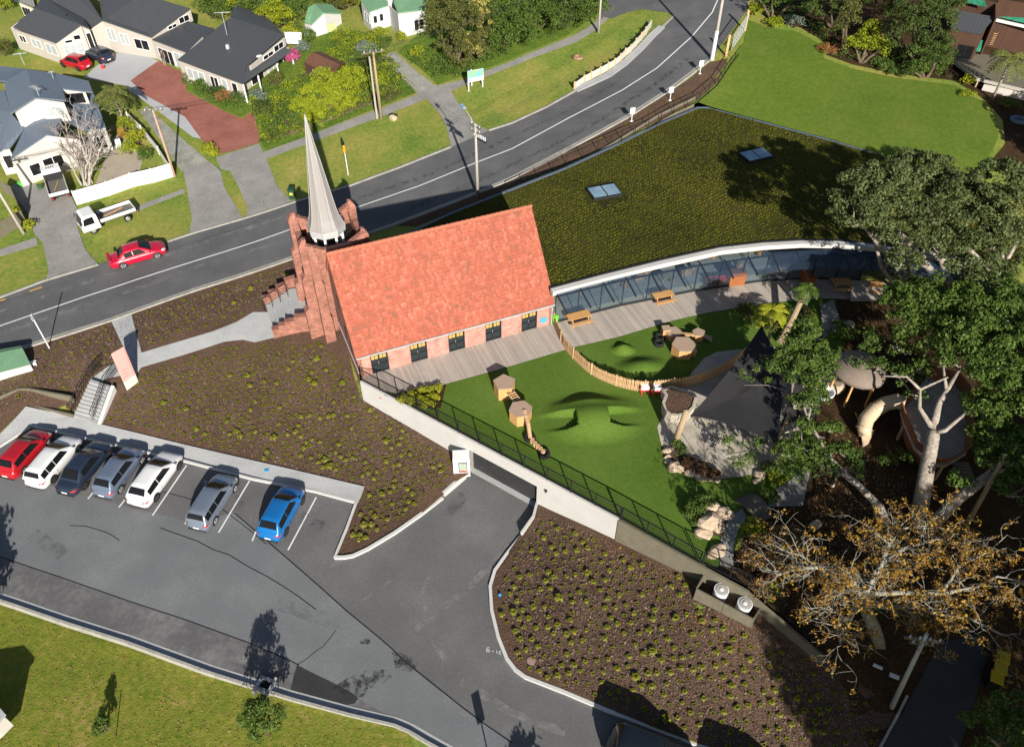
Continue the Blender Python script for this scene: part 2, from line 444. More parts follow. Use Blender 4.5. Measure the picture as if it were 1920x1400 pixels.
m_paint = M('road_paint', [(.60,.62,.63),(.78,.79,.79)], scale=3, fine=20, rough=.7)
m_paint_y = M('yellow_paint', [(.55,.30,.03),(.75,.42,.05)], scale=3, fine=20, rough=.7)
m_redpave = M('red_paving', [(0.176,0.068,0.054),(0.270,0.101,0.078),(0.365,0.155,0.121)], scale=.4, fine=7, mix=.45, rough=.9, bump=.1, bscale=25)
m_padconc = M('driveway_concrete', [(.34,.35,.37),(.43,.44,.46)], scale=.4, fine=8, rough=.85, bump=.06)
m_sandconc = M('patio_paving', [(.28,.24,.19),(.40,.35,.28)], scale=.7, fine=8, rough=.9, bump=.1)
m_deck = stripe('deck_boards', (.30,.262,.232), (.52,.465,.415), .145, 'X', .1, .85, 'Object', .45, .5, vary=.5, angle=-R(23))
m_stone = M('path_stone', [(0.260,0.233,0.189),(0.420,0.380,0.318),(0.560,0.513,0.430)], scale=.8, fine=9, mix=.5, rough=.9, bump=.15, bscale=20)

# ------------------------------------------------------------------ outlines (photo points)
ROAD_N = [(-60,577),(0,559),(85,527),(185,497),(200,491),(315,454),(370,436),(480,404),(555,379),(655,350),(750,315),(845,277),(916,246),(960,232),(1025,202),(1082,170),(1125,145),(1167,120),(1210,84),(1240,54),(1264,30),(1292,-5),(1325,-45)]
ROAD_S = [(-60,691),(0,667),(62,649),(100,637),(210,602),(265,582),(370,545),(480,510),(550,486),(640,458),(740,424),(840,386),(926,352),(960,337),(1060,285),(1120,253),(1180,220),(1247,177),(1290,146),(1330,115),(1360,75),(1397,25),(1404,0),(1425,-45)]
GAR_L, GAR_R = P(880,886,0), P(1009,945,0)
WA, WB = P(675,716,ZL), P(1160,975,ZL)
wdir = (WB - WA).normalized(); wnor = Vector((-wdir.y, wdir.x, 0))       # wnor points to the lawn
# ends of the garage opening projected on the wall line
def onwall(p): q = WA + wdir * (p - WA).dot(wdir); return Vector((q.x, q.y, 0))
GL, GR = onwall(GAR_L), onwall(GAR_R)
KERB_N = [(-70,828),(0,838),(60,800),(105,810),(160,823),(210,834),(275,849),(350,866),(475,899),(515,907),(590,922),(668,943)]
KERB_BED = [(668,943),(651,990),(628,1046),(645,1046),(662,1043),(690,1030),(740,1000),(790,965),(830,934),(860,908),(880,888)]
KERB_R = [(1010,948),(1000,972),(978,1005),(950,1040),(928,1070),(919,1100),(922,1145),(934,1195),(950,1235),(966,1256),(985,1270),(1060,1299),(1140,1333),(1280,1386),(1330,1404),(1480,1455)]
KERB_B = [(-60,1107),(0,1127),(30,1137),(120,1168),(240,1206),(392,1262),(480,1290),(545,1311),(655,1341),(740,1361),(768,1373),(800,1392),(850,1420),(900,1450)]
park_poly = [PG(*p, 0, 0) for p in KERB_N] + [PG(*p, 0, 0) for p in KERB_BED[1:]] + [GL - wdir*.0, GR] + [PG(*p, 0, 0) for p in KERB_R] + [PG(1480,1700,0,0), PG(900,1700,0,0)] + [PG(*p, 0, 0) for p in KERB_B[::-1]]
park_poly = [Vector((p.x, p.y, 0)) for p in park_poly]
# the terrace that carries the church, the deck and the play lawn
UA = R(22.9)
CU = Vector((math.cos(UA), math.sin(UA), 0)); CV = Vector((-math.sin(UA), math.cos(UA), 0))
C0 = P(668, 667, 5.5); C0.z = 0
def ch(u, v, z): q = C0 + CU*u + CV*v; return Vector((q.x, q.y, z))
FAC = [P(1040,606,ZL), P(1165,574,ZL), P(1300,547,ZL), P(1430,528,ZL), P(1520,523,ZL), P(1610,527,ZL), P(1740,548,ZL), P(1900,590,ZL)]
FASC = [P(1032,543,ZR), P(1130,517,ZR), P(1240,490,ZR), P(1350,466,ZR), P(1430,457,ZR), P(1500,453,ZR), P(1570,454,ZR), P(1640,460,ZR), P(1760,478,ZR), P(1900,508,ZR)]
ROOF_B = [P(1925,470,ZR), P(1800,372,ZR), P(1670,297,ZR), P(1560,265,ZR), P(1430,230,ZR), P(1330,203,ZR), P(1308,203,ZR), P(1240,232,ZR), P(1160,271,ZR), P(1060,317,ZR), P(930,368,ZR), P(850,400,ZR)]
roof_poly = FASC + ROOF_B + [ch(7.0, 11.3, ZR), ch(7.0, 9.2, ZR), ch(15.75, 9.2, ZR)]
plat_poly = [WA + wnor*.1, WB + wnor*.1, P(1310,1058,ZL), P(1345,1062,ZL), P(1372,1040,ZL), P(1398,985,ZL), P(1440,940,ZL), P(1500,930,ZL), P(1520,800,ZL), P(1560,700,ZL), P(1600,600,ZL)] + FAC[5::-1] + [ch(15.6, 0, 0), ch(0, 0, 0)]
hole2 = [ch(0.1, .1, 0), ch(15.6, .1, 0)] + FAC[0:6] + [P(1610,527,ZL), P(1660,480,ZL)] + ROOF_B[2:] + [ch(7, 9.1, 0), ch(.1, 9.1, 0)]

# ------------------------------------------------------------------ terrain sheet
def terrain():
    holes = [park_poly, [WA - wnor*.03, WB - wnor*.03] + plat_poly[2:], hole2, [GL - wdir*.3 - wnor*.12, GR + wdir*.05 - wnor*.12, GR + wnor*.5, GL + wnor*.5]]
    pts = []; edges = []
    for h in holes:
        d = densify(h, 1.2); o = len(pts); pts += d
        edges += [(o+i, o+(i+1) % len(d)) for i in range(len(d))]
    gx, gy = np.meshgrid(np.arange(-92, 92, 2.0), np.arange(6, 176, 2.0))
    near = np.stack([gx.ravel() + .3, gy.ravel() + .2], 1)
    fx, fy = np.meshgrid(np.arange(-320, 321, 20.0), np.arange(-120, 421, 20.0))
    far = np.stack([fx.ravel(), fy.ravel()], 1)
    far = far[~((abs(far[:, 0]) < 93) & (far[:, 1] > 4) & (far[:, 1] < 177))]
    pts += [Vector((float(a), float(b))) for a, b in near] + [Vector((float(a), float(b))) for a, b in far]
    r = geometry.delaunay_2d_cdt(pts, edges, [], 0, 1e-4)
    V = np.array([tuple(v) for v in r[0]]); F = np.array([tuple(f) for f in r[2]])
    c = V[F].mean(1)
    keep = np.ones(len(F), bool)
    for h in holes: keep &= ~inpoly(c[:, 0], c[:, 1], h)
    F = F[keep]
    a, b, d = V[F[:, 0]], V[F[:, 1]], V[F[:, 2]]
    cr = (b[:, 0]-a[:, 0])*(d[:, 1]-a[:, 1]) - (b[:, 1]-a[:, 1])*(d[:, 0]-a[:, 0])
    F[cr < 0] = F[cr < 0][:, ::-1]
    ob = raw('ground', np.column_stack([V, Gn(V)]), F, m_ground, None, True, 'structure')
terrain()

# ------------------------------------------------------------------ road and its markings
patch('road', ROAD_N + ROAD_S[::-1], m_road, .05)
patch('side_road', [(1132,-6),(1292,-5),(1264,30),(1250,24),(1200,18),(1165,28),(1148,36),(1132,33),(1122,38)], m_road, .045)
ribbon('kerb', ROAD_N[:4], .22, .12, m_kerb_o, dz=.02); ribbon('kerb', ROAD_N[5:9], .22, .12, m_kerb_o, dz=.02)
ribbon('kerb', ROAD_N[8:12], .22, .13, m_kerb_o, dz=.02); ribbon('kerb', ROAD_N[12:16], .22, .13, m_kerb_o, dz=.02); ribbon('kerb', ROAD_N[16:21], .3, .06, m_kerb_o, dz=.02)
ribbon('kerb', ROAD_S[:20], .14, .12, m_kerb_o, dz=.03)
ribbon('channel', [p for p in ROAD_S[:20]], .22, .07, m_kerb_o, dz=.0, side=.32)
CL = [(-60,632),(0,612),(61,591),(160,557),(257,525),(370,489),(480,454),(545,431),(652,396),(785,350),(895,305),(960,280),(1067,222),(1167,170),(1230,130),(1297,70),(1335,25),(1346,0),(1362,-45)]
ribbon('road_line', CL, .13, .062, m_paint, depth=0)
ribbon('road_line', [(-14,568),(11,562)], .16, .062, m_paint_y, depth=0)
ribbon('road_line', [(56,547),(79,539)], .16, .062, m_paint_y, depth=0)
# ------------------------------------------------------------------ north verge: paths and driveways
patch('footpath', [(-60,492),(0,468),(68,446),(72,460),(0,482),(-60,508)], m_conc_d, .035)
patch('footpath', [(255,388),(300,371),(345,354),(347,362),(300,380),(258,397)], m_conc_d, .035)
patch('footpath', [(480,291),(587,252),(705,207),(785,177),(817,162),(870,150),(905,136),(960,115),(1065,72),(1100,54),(1120,38),(1132,-6),(1140,36),(1115,59),(1080,80),(960,126),(905,147),(845,172),(800,186),(712,221),(592,265),(490,302),(470,306)], m_conc_d, .035)
patch('driveway', [(14,352),(45,338),(78,352),(110,352),(132,364),(150,405),(146,428),(160,468),(185,497),(85,527),(92,510),(80,455),(66,441),(52,400),(30,372)], m_conc_d, .05)
patch('driveway', [(344,322),(362,312),(395,305),(414,322),(420,350),(455,409),(370,436),(355,439),(360,410),(350,350)], m_conc_d, .05)
patch('driveway', [(405,296),(440,285),(486,270),(500,300),(520,350),(547,378),(462,407),(464,388),(447,350),(432,322),(414,318)], m_conc_d, .055)
patch('driveway', [(785,177),(817,162),(845,172),(866,205),(890,232),(916,246),(846,277),(838,240),(825,215),(800,186)], m_conc_d, .06)
patch('gravel_drive', [(720,104),(740,98),(775,130),(817,162),(785,177),(752,145),(728,122)], m_track, .045)
patch('gravel_drive', [(262,210),(275,200),(350,268),(402,312),(405,325),(365,318),(340,322),(300,262)], m_track, .04)
patch('driveway_pad', [(158,147),(175,130),(212,100),(257,100),(297,115),(245,152),(270,178),(347,220),(377,261),(362,258),(300,212),(228,160)], m_padconc, .05)
patch('brick_driveway', [(245,152),(297,115),(345,138),(350,172),(420,209),(455,224),(474,208),(486,250),(486,268),(440,283),(405,292),(377,261),(347,220),(270,178)], m_redpave, .055)
patch('patio', [(180,345),(196,300),(205,262),(225,250),(250,262),(268,300),(262,322),(190,355)], m_sandconc, .04)
patch('garden_bed', [(340,150),(352,170),(420,208),(455,222),(480,200),(478,245),(500,285),(590,250),(780,175),(745,130),(705,60),(600,60),(540,95),(480,160),(400,170),(345,140)], m_garden, .03)
patch('garden_bed', [(745,98),(790,60),(1130,-30),(1130,20),(1060,70),(960,110),(905,132),(860,146),(820,160),(790,130)], m_garden, .03)
# ------------------------------------------------------------------ planted beds of bark
patch('bark_bed', [(0,668),(62,650),(210,603),(370,546),(480,511),(550,487),(575,480),(615,520),(640,600),(672,742),(676,752),(760,800),(850,852),(868,868),(858,893),(828,925),(788,957),(738,992),(690,1023),(662,1037),(632,1041),(655,990),(674,944),(684,914),(480,866),(312,827),(185,797),(215,720),(232,685),(205,690),(150,740),(60,745),(0,775),(-60,800),(-60,690)], m_mulch, .03)
patch('bark_bed', [(1014,955),(1085,985),(1160,1015),(1240,1052),(1310,1085),(1345,1140),(1430,1190),(1530,1230),(1700,1340),(1690,1480),(1480,1450),(1330,1400),(1280,1382),(1140,1329),(1060,1295),(988,1267),(968,1252),(953,1233),(938,1194),(926,1145),(923,1100),(932,1072),(954,1042),(982,1007)], m_mulch, .03)
patch('bark_bed', [(740,424),(840,387),(926,353),(1060,287),(1180,222),(1247,179),(1300,143),(1330,118),(1365,110),(1350,150),(1318,180),(1280,205),(1200,245),(1080,300),(960,352),(860,392),(780,425)], m_mulch, .035)
patch('mown_lawn', [(1402,38),(1440,52),(1500,62),(1540,85),(1545,110),(1600,130),(1690,148),(1790,160),(1840,190),(1868,225),(1872,258),(1860,283),(1850,300),(1820,330),(1740,320),(1670,297),(1560,262),(1430,227),(1330,200),(1308,192),(1330,160),(1370,110),(1395,80)], m_lawn_r, .035)
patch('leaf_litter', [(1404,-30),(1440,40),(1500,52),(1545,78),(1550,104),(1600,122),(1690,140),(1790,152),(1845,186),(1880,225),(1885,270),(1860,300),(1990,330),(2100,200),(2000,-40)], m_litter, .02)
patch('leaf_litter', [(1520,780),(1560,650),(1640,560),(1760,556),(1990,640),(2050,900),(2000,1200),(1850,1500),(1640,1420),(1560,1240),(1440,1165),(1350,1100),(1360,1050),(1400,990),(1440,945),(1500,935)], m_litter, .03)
patch('access_lane', [(1830,1190),(1850,1235),(1800,1400),(1780,1560),(1600,1560),(1655,1400),(1690,1340),(1760,1205)], m_wet_or_shade, .06)  # dry lane; tree shade is painted into its colour with the dark damp tone
ribbon('kerb', [(1700,1305),(1680,1345),(1650,1400),(1620,1450)], .14, .12, m_kerb_o, dz=.03)
patch('rough_lawn', KERB_B[:8] + [(655,1345),(740,1366),(768,1378),(772,1400),(780,1700),(-100,1700),(-100,1115)], m_lawn_s, .12)
patch('bark_bed', [(232,680),(205,690),(150,738),(60,742),(0,772),(-60,800),(-60,860),(-20,835),(0,812),(50,762),(137,779),(188,796),(240,740),(262,690)], m_mulch, .022)
patch('bark_bed', [(1290,1075),(1330,1130),(1420,1215),(1640,1340),(1720,1330),(1640,1240),(1560,1205),(1420,1085),(1330,1030)], m_mulch, .018)
patch('bark_bed', [(40,750),(60,742),(150,742),(145,786),(120,784),(60,772)], m_mulch, .026)
patch('bark_bed', [(590,470),(560,480),(600,600),(660,745),(680,765),(700,765),(676,745)], m_mulch, .015)
patch('bark_bed', [(868,862),(855,850),(836,870),(850,905),(880,888)], m_mulch, .015)
patch('bark_bed', [(1010,935),(1005,975),(1030,975),(1170,1030),(1300,1092),(1330,1075),(1160,1000)], m_mulch, .015)
kb_ = [PG(*p, 0, 0) for p in KERB_BED]; kn_ = [PG(*p, 0, 0) for p in KERB_N[4:]]; kr_ = [PG(*p, 0, 0) for p in KERB_R[:13]]
patch('bark_bed', kb_ + [GL - wdir*.15, WA - wnor*.02] + [PG(640,700), PG(560,780), PG(700,860), PG(700,910)], m_mulch, .008)
patch('bark_bed', kr_ + [PG(1330,1350), PG(1100,1200), PG(1050,1080), PG(1200,1100), PG(1300,1150), onwall(WB) + wdir*3 , onwall(WB) - wnor*.02, GR + wdir*.02 - wnor*.02], m_mulch, .008)
# concrete path from the road to the church steps
PATH = [(209,603),(247,591),(266,662),(340,640),(400,622),(445,604),(475,586),(505,586),(512,600),(515,634),(478,643),(455,638),(420,642),(340,668),(265,690),(250,712),(228,705),(205,710),(185,718),(170,712),(200,690),(238,668),(232,652)]
patch('church_path', PATH, m_conc, .07)
patch('footpath', [(-60,862),(0,818),(50,764),(137,781),(185,796),(312,827),(480,866),(684,914),(672,945),(590,924),(515,909),(475,901),(350,868),(275,851),(210,836),(160,825),(105,812),(60,803),(0,842),(-60,872)], m_conc, .14)
# ------------------------------------------------------------------ car park
patch('car_park', park_poly, m_park, .0, surf=0.0)
def flatpatch(name, pts, mat, h, **k): return patch(name, [P(a, b, 0) for a, b in pts], mat, h, surf=0.0, **k)
flatpatch('old_asphalt', [(-60,870),(80,905),(200,940),(345,975),(440,962),(545,1050),(600,1100),(650,1145),(705,1190),(760,1240),(800,1275),(860,1320),(960,1390),(1040,1460),(900,1445),(852,1402),(775,1366),(748,1352),(700,1325),(640,1290),(560,1246),(470,1206),(350,1162),(240,1126),(120,1084),(40,1057),(-60,1022)], m_park_old, .004)
flatpatch('strip_asphalt', [(-60,1022),(40,1057),(120,1084),(240,1126),(350,1162),(470,1206),(560,1246),(700,1325),(748,1352),(655,1333),(545,1304),(480,1284),(392,1256),(240,1200),(120,1162),(0,1121),(-60,1101)], m_park_strip, .006)
flatpatch('damp_patch', [(557,1246),(580,1258),(620,1277),(660,1298),(672,1308),(665,1318),(640,1322),(600,1316),(555,1304),(545,1290),(552,1262)], m_wet_or_shade, .009)
def seam(pts, w=.06):
    ribbon('asphalt_seam', [P(a, b, 0) for a, b in pts], w, .012, m_seam, surf=0.0, depth=0)
seam([(130,985),(160,986),(185,993),(205,1000),(224,1013)], .05)
seam([(300,989),(330,1000),(370,1014),(400,1030),(430,1040),(462,1060),(500,1080),(530,1098),(560,1118),(592,1142)], .06)
seam([(440,962),(480,996),(545,1052),(600,1100),(650,1145),(705,1190),(735,1216),(760,1240),(800,1272),(860,1320),(905,1354),(960,1392)], .07)
seam([(-60,1022),(40,1057),(120,1084),(240,1126),(350,1162),(470,1206),(540,1236),(560,1246)], .06)
seam([(630,1181),(618,1197),(605,1212),(590,1222),(572,1237),(557,1246)], .04)
seam([(303,921),(345,932),(372,940)], .05); seam([(418,955),(470,995),(500,1020)], .05)
def bay(a, b): ribbon('parking_line', [P(*a, 0), P(*b, 0)], .1, .015, m_paint, surf=0.0, depth=0)
for a, b in (((350,872),(286,966)),((468,901),(410,998)),((593,932),(540,1031)),((177,920),(165,935)),((234,937),(223,951)),((355,966),(347,982)),((480,996),(473,1014)),((412,889),(396,915)),((533,915),(515,945)),((290,855),(270,885))): bay(a, b)
# white chalk figures left on the asphalt
def chalk(strokes, w=.05):
    m = MB()
    for s_ in strokes:
        q = [P(a, b, 0) for a, b in s_]
        for i in range(len(q)-1):
            d = (q[i+1]-q[i]).normalized(); nx = Vector((-d.y, d.x, 0))*w/2; zz = Vector((0, 0, .016))
            m.face([q[i]-nx+zz, q[i+1]-nx+zz, q[i+1]+nx+zz, q[i]+nx+zz])
    m.build('chalk_mark', m_paint, kind='structure')
chalk([[(918,1214),(914,1213),(912,1218),(914,1222),(918,1221),(917,1217),(913,1218)],[(922,1220),(926,1221)],[(931,1219),(932,1224)],[(935,1221),(938,1220),(938,1222),(935,1225),(939,1226)],[(943,1225),(948,1227)]], .035)
def softmat(name, col, amt, scale):
    m = bpy.data.materials.new(name); m.use_nodes = True; nt = m.node_tree; N = nt.nodes; L = nt.links
    b = N['Principled BSDF']; b.inputs['Base Color'].default_value = (*col, 1); b.inputs['Roughness'].default_value = .9
    tc = N.new('ShaderNodeTexCoord'); nz = N.new('ShaderNodeTexNoise'); nz.inputs['Scale'].default_value = scale; nz.inputs['Detail'].default_value = 7; nz.inputs['Roughness'].default_value = .7
    L.new(tc.outputs['Object'], nz.inputs['Vector']); mr = N.new('ShaderNodeMapRange'); mr.inputs[1].default_value = .46; mr.inputs[2].default_value = .72; mr.inputs[3].default_value = 0; mr.inputs[4].default_value = amt
    L.new(nz.outputs[0], mr.inputs[0]); t = N.new('ShaderNodeBsdfTransparent'); mx = N.new('ShaderNodeMixShader')
    L.new(mr.outputs[0], mx.inputs[0]); L.new(t.outputs[0], mx.inputs[1]); L.new(b.outputs[0], mx.inputs[2]); L.new(mx.outputs[0], N['Material Output'].inputs[0]); return m
m_scuff = softmat('pale_scuff', (.30,.30,.29), .75, 1.1); m_oil = softmat('oil_stain', (.02,.02,.02), .4, 1.0); m_tread = softmat('tyre_marks', (.02,.02,.022), .6, 2.2)
def stain(name, pts, w, mat, h): ribbon(name, [P(a, b, 0) for a, b in pts], w, h, mat, surf=0.0, depth=0)
stain('tyre_track', [(992,985),(950,1030),(905,1075),(860,1115),(800,1160),(770,1190)], .5, m_scuff, .017)
stain('tyre_track', [(960,1010),(925,1060),(880,1100),(835,1140)], .25, m_scuff, .018)
stain('tyre_track', [(745,1080),(700,1110),(680,1125)], .2, m_scuff, .017); stain('tyre_track', [(640,1050),(620,1065)], .5, m_scuff, .017)
stain('paint_spatter', [(800,1080),(793,1120),(800,1165),(820,1215),(835,1235)], .35, m_scuff, .019); stain('paint_spatter', [(865,1275),(905,1300),(950,1330),(1000,1350),(1060,1372)], .5, m_scuff, .019)
stain('paint_spatter', [(110,1160),(160,1180),(220,1190),(290,1205),(340,1218),(430,1232),(480,1240)], .5, m_scuff, .019); stain('paint_spatter', [(840,1310),(880,1345),(870,1372)], .3, m_scuff, .019)
m_damp = softmat('damp_stain', (.025,.025,.026), .95, 1.6); m_damp.node_tree.nodes['Map Range'].inputs[1].default_value = .46; m_damp.node_tree.nodes['Map Range'].inputs[2].default_value = .62
flatpatch('damp_patch', [(620,1290),(650,1272),(680,1258),(720,1255),(735,1268),(712,1284),(690,1292),(680,1306),(655,1306)], m_damp, .012)
flatpatch('damp_patch', [(735,1222),(765,1226),(786,1245),(788,1262),(765,1258),(742,1254)], m_damp, .014)
flatpatch('damp_patch', [(672,1195),(695,1196),(693,1208),(676,1206)], m_damp, .013)
for q in (((385,935),(372,965)),((600,975),(585,1000)),((300,900),(270,945)),((455,930),(440,960)),((570,960),(555,985)),((868,925),(840,970)),((60,1000),(120,1040)),((520,1130),(640,1170))): stain('oil_stain', q, .9, m_oil, .021)
RS = [((-40,600),(110,548),(260,497),(410,446),(560,396)),((-40,640),(110,590),(260,540),(410,488),(545,450)),((660,378),(800,330),(930,272),(1060,212),(1160,155)),((760,395),(900,338),(1020,282),(1120,230),(1220,165),(1290,110))]
for r_ in RS:
    ribbon('wheel_path', list(r_), .55, .056, m_scuff if r_[0][0] < 0 else m_tread, depth=0)
def seamr(pts, w=.05): ribbon('road_seam', pts, w, .058, m_seam, depth=0)
seamr([(-10,572),(90,541),(190,510)], .03); seamr([(318,469),(400,444),(480,418)], .03)

def kerbline(pts, w, h, mat, z=0.0): ribbon('kerb', [P(a, b, 0) for a, b in pts], w, h, mat, surf=z, dz=0)
ribbon('kerb', [P(a, b, 0) for a, b in KERB_N], .16, .15, m_kerb, surf=0.0)
ribbon('kerb', [P(a, b, 0) for a, b in KERB_BED[:3]], .15, .15, m_kerb, surf=0.0)
ribbon('kerb', [P(a, b, 0) for a, b in KERB_BED[2:9]], .22, .16, m_kerb, surf=0.0)
ribbon('kerb', [P(a, b, 0) for a, b in KERB_R[2:]], .2, .15, m_kerb, surf=0.0)
ribbon('kerb', [P(a, b, 0) for a, b in KERB_B], .16, .2, m_kerb_o, surf=0.0)
ribbon('channel', [P(a, b, 0) for a, b in KERB_B], .42, .02, m_conc, surf=0.0, side=-.3 if False else .3, depth=0)
# ------------------------------------------------------------------ terrace: play lawn, decks, paths
patch('play_lawn', plat_poly, m_turf, 0.0, surf=ZL)
DK = [ch(.05, -.02, 0), ch(15.7, -.02, 0)] + [FAC[i] + Vector((0, 0, 0)) for i in range(6)] + [P(1640,548,ZL), P(1600,562,ZL), P(1545,560,ZL), P(1470,566,ZL), P(1400,575,ZL), P(1330,586,ZL), P(1260,602,ZL), P(1160,632,ZL), P(1070,653,ZL), P(1058,657,ZL), P(940,692,ZL), P(830,722,ZL), P(760,742,ZL), P(700,728,ZL), WA + wdir*.3 + wnor*.2]
patch('timber_deck', DK, m_deck, .05, surf=ZL)
def terr(name, pts, mat, h, **k): return patch(name, [P(a, b, ZL) for a, b in pts], mat, h, surf=ZL, **k)
terr('paved_yard', [(1296,700),(1320,672),(1345,660),(1380,656),(1420,655),(1470,650),(1500,700),(1510,780),(1470,850),(1440,885),(1390,893),(1345,898),(1330,880),(1290,862),(1255,850),(1240,835),(1232,800),(1250,770),(1258,730),(1290,720)], m_stone, .03)
terr('garden_bed', [(1245,850),(1262,845),(1290,855),(1320,868),(1348,890),(1345,902),(1320,901),(1290,893),(1262,880),(1250,868)], m_mulch, .07)
terr('garden_bed', [(1283,950),(1300,945),(1330,940),(1352,950),(1365,975),(1355,1005),(1330,1003),(1300,988),(1283,972)], m_mulch, .05)
terr('garden_bed', [(720,742),(830,722),(837,722),(826,765),(810,768)], m_litter, .05)
terr('stone_path', [(1350,1060),(1350,1020),(1356,985),(1375,965),(1392,952),(1400,970),(1385,990),(1376,1020),(1374,1065)], m_conc_d, .04)
terr('stone_path', [(1425,945),(1450,920),(1475,905),(1500,885),(1520,880),(1505,948),(1460,950),(1432,952)], m_conc_d, .04)
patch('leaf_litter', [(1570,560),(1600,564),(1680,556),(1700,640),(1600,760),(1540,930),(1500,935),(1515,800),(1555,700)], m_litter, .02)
patch('timber_deck', [(1596,526),(1665,530),(1690,545),(1640,566),(1594,566)], m_deck, .08)
patch('boardwalk', [(1538,575),(1562,562),(1575,600),(1578,660),(1590,720),(1560,735),(1545,660)], m_conc_d, .06)
# ------------------------------------------------------------------ the brick church
m_brick = brickmat('red_brick', (.20,.060,.042), (.36,.14,.098), (.34,.22,.17))
m_brick_s = brickmat('pale_brick', (.37,.145,.115), (.46,.23,.19), (.46,.33,.28))
m_tile = M('terracotta_tile', [(.15,.095,.070),(.30,.082,.050),(.36,.108,.070),(.40,.180,.130)], scale=1.1, fine=7, mix=.5, rough=.85, bump=.1, bscale=30, island=.42, stretch=(1,1,.6))
m_ridge = M('ridge_tile', [(.33,.10,.06),(.42,.16,.10)], scale=2, fine=8, rough=.8, bump=.1)
m_metal_sp = stripe('spire_metal', (.25,.25,.255), (.33,.285,.27), .62, 'X', .05, .5, 'UV', .6, .3, vary=.2)
m_metal_gr = M('grey_metal', [(.34,.35,.36),(.47,.48,.49)], scale=1.2, fine=9, rough=.5)
m_dark = M('dark_frame', [(.022,.023,.025)], rough=.45)
m_black = M('black_paint', [(.012,.012,.014)], rough=.5)
m_white = M('white_plaster', [(.42,.415,.405),(.52,.515,.505)], scale=.8, fine=12, rough=.9, bump=.04, bscale=50)
m_whitep = M('white_metal', [(.70,.71,.72)], rough=.45)
m_glassd = glassmat('dark_glass', (.02,.03,.035), .93)
m_glass = glassmat('clear_glass', (.10,.13,.15), .16)
m_canopy = glassmat('canopy_glass', (.05,.085,.15), .22, .10)
m_blind = M('amber_blind', [(.30,.20,.06),(.50,.36,.12)], scale=5, fine=30, rough=.8)
m_wood = M('play_timber', [(.34,.20,.10),(.50,.32,.17),(.60,.41,.25)], scale=2.5, fine=18, rough=.8, bump=.08)
m_wood_o = M('orange_timber', [(.46,.24,.09),(.62,.36,.15)], scale=2.5, fine=18, rough=.75, bump=.08)
m_greyw = M('weathered_timber', [(.11,.10,.072),(.19,.17,.125)], scale=1.5, fine=16, rough=.9, bump=.1)

church = thing('church', 'red brick church with steep terracotta tiled roof and a pale spire beside the road', 'church', ch(7.8, 4.5, 2))
LU = 15.65; WV = 9.1; RZ, EZ = 11.45, 5.5
b = MB()    # nave walls as thick slabs
def lwall(u0, v0, u1, v1, z0, z1, t=.3):
    b.wall(ch(u0, v0, 0), ch(u1, v1, 0), z0, z1, t)
doors = [.95 + i*3.02 for i in range(5)]; DW = 1.32
# prism() may reorder the ring; rebuild the gables explicitly so that the slopes are right
b2 = MB()
for uu in (.15, LU-.15):
    ring = [(-.06, 1.0), (WV+.0, 1.0), (WV+.0, 5.50), (WV/2, RZ-.12), (-.06, 5.50)]
    lo = [ch(uu-.15, v, z) for v, z in ring]; hi = [ch(uu+.15, v, z) for v, z in ring]
    MB().add(lo + hi, [tuple(range(4, -1, -1)), tuple(range(5, 10))] + [(i, (i+1) % 5, 5+(i+1) % 5, 5+i) for i in range(5)]).build('gable_wall', m_brick, church)
keep = MB(); x = .15
b = keep
for d in doors:
    lwall(x, .09, d, .09, 1.0, 5.42); lwall(d, .09, d + DW, .09, 5.34, 5.44); lwall(d, .09, d+DW, .09, 1, ZL+.02); x = d + DW
lwall(x, .09, LU-.3, .09, 1.0, 5.44)
lwall(.3, WV-.3, LU-.3, WV-.3, 1.5, 5.42)
b.build('wall', m_brick_s, church)

MB().wall(ch(-.02, .1, 0), ch(-.02, 6.4, 0), 3.62, 3.74, .10).build('sill_band', m_conc, church)
# floor and inside
MB().prism([(p.x, p.y) for p in (ch(.3,.45,0), ch(LU-.3,.45,0), ch(LU-.3,WV-.45,0), ch(.3,WV-.45,0))], ZL-.2, ZL+.03).build('floor', m_wood, church)
# tiled roof: every course of tiles as overlapping slabs
def roofside(sgn):
    vs = []; fs = []
    slope = Vector((0, 0, 0))
    a0 = (ch(0, -.20, EZ-.04), ch(0, WV/2, RZ)) if sgn < 0 else (ch(0, WV+.20, EZ-.04), ch(0, WV/2, RZ))
    up = (a0[1] - a0[0]); Ls = up.length; up.normalize()
    nrm = CU.cross(up) if sgn < 0 else up.cross(CU)
    nrm.normalize()
    if nrm.z < 0: nrm = -nrm
    rows = int(Ls / .27); rr = random.Random(3)
    u0, u1 = -.12, LU + .12; tw = .20
    for i in range(rows):
        s0 = Ls * i / rows; s1 = min(Ls * (i+1) / rows + .05, Ls)
        nt = int((u1 - u0) / tw); off = (i % 2) * tw/2
        for j in range(-1, nt + 1):
            ua = max(u0, u0 + j*tw + off); ub = min(u1, u0 + (j+1)*tw + off)
            if ub - ua < .03: continue
            h0 = .050 + rr.uniform(-.012, .018); h1 = .022; g = .007
            base = a0[0]
            q = [base + CU*(ua+g) + up*s0 + nrm*h0, base + CU*(ub-g) + up*s0 + nrm*h0, base + CU*(ub-g) + up*s1 + nrm*h1, base + CU*(ua+g) + up*s1 + nrm*h1,
                 base + CU*(ua+g) + up*s0, base + CU*(ub-g) + up*s0]
            o = len(vs); vs += [tuple(p) for p in q]
            fs += [(o, o+1, o+2, o+3), (o+4, o+5, o+1, o)]
    return np.array(vs), np.array(fs), a0, up, nrm, Ls
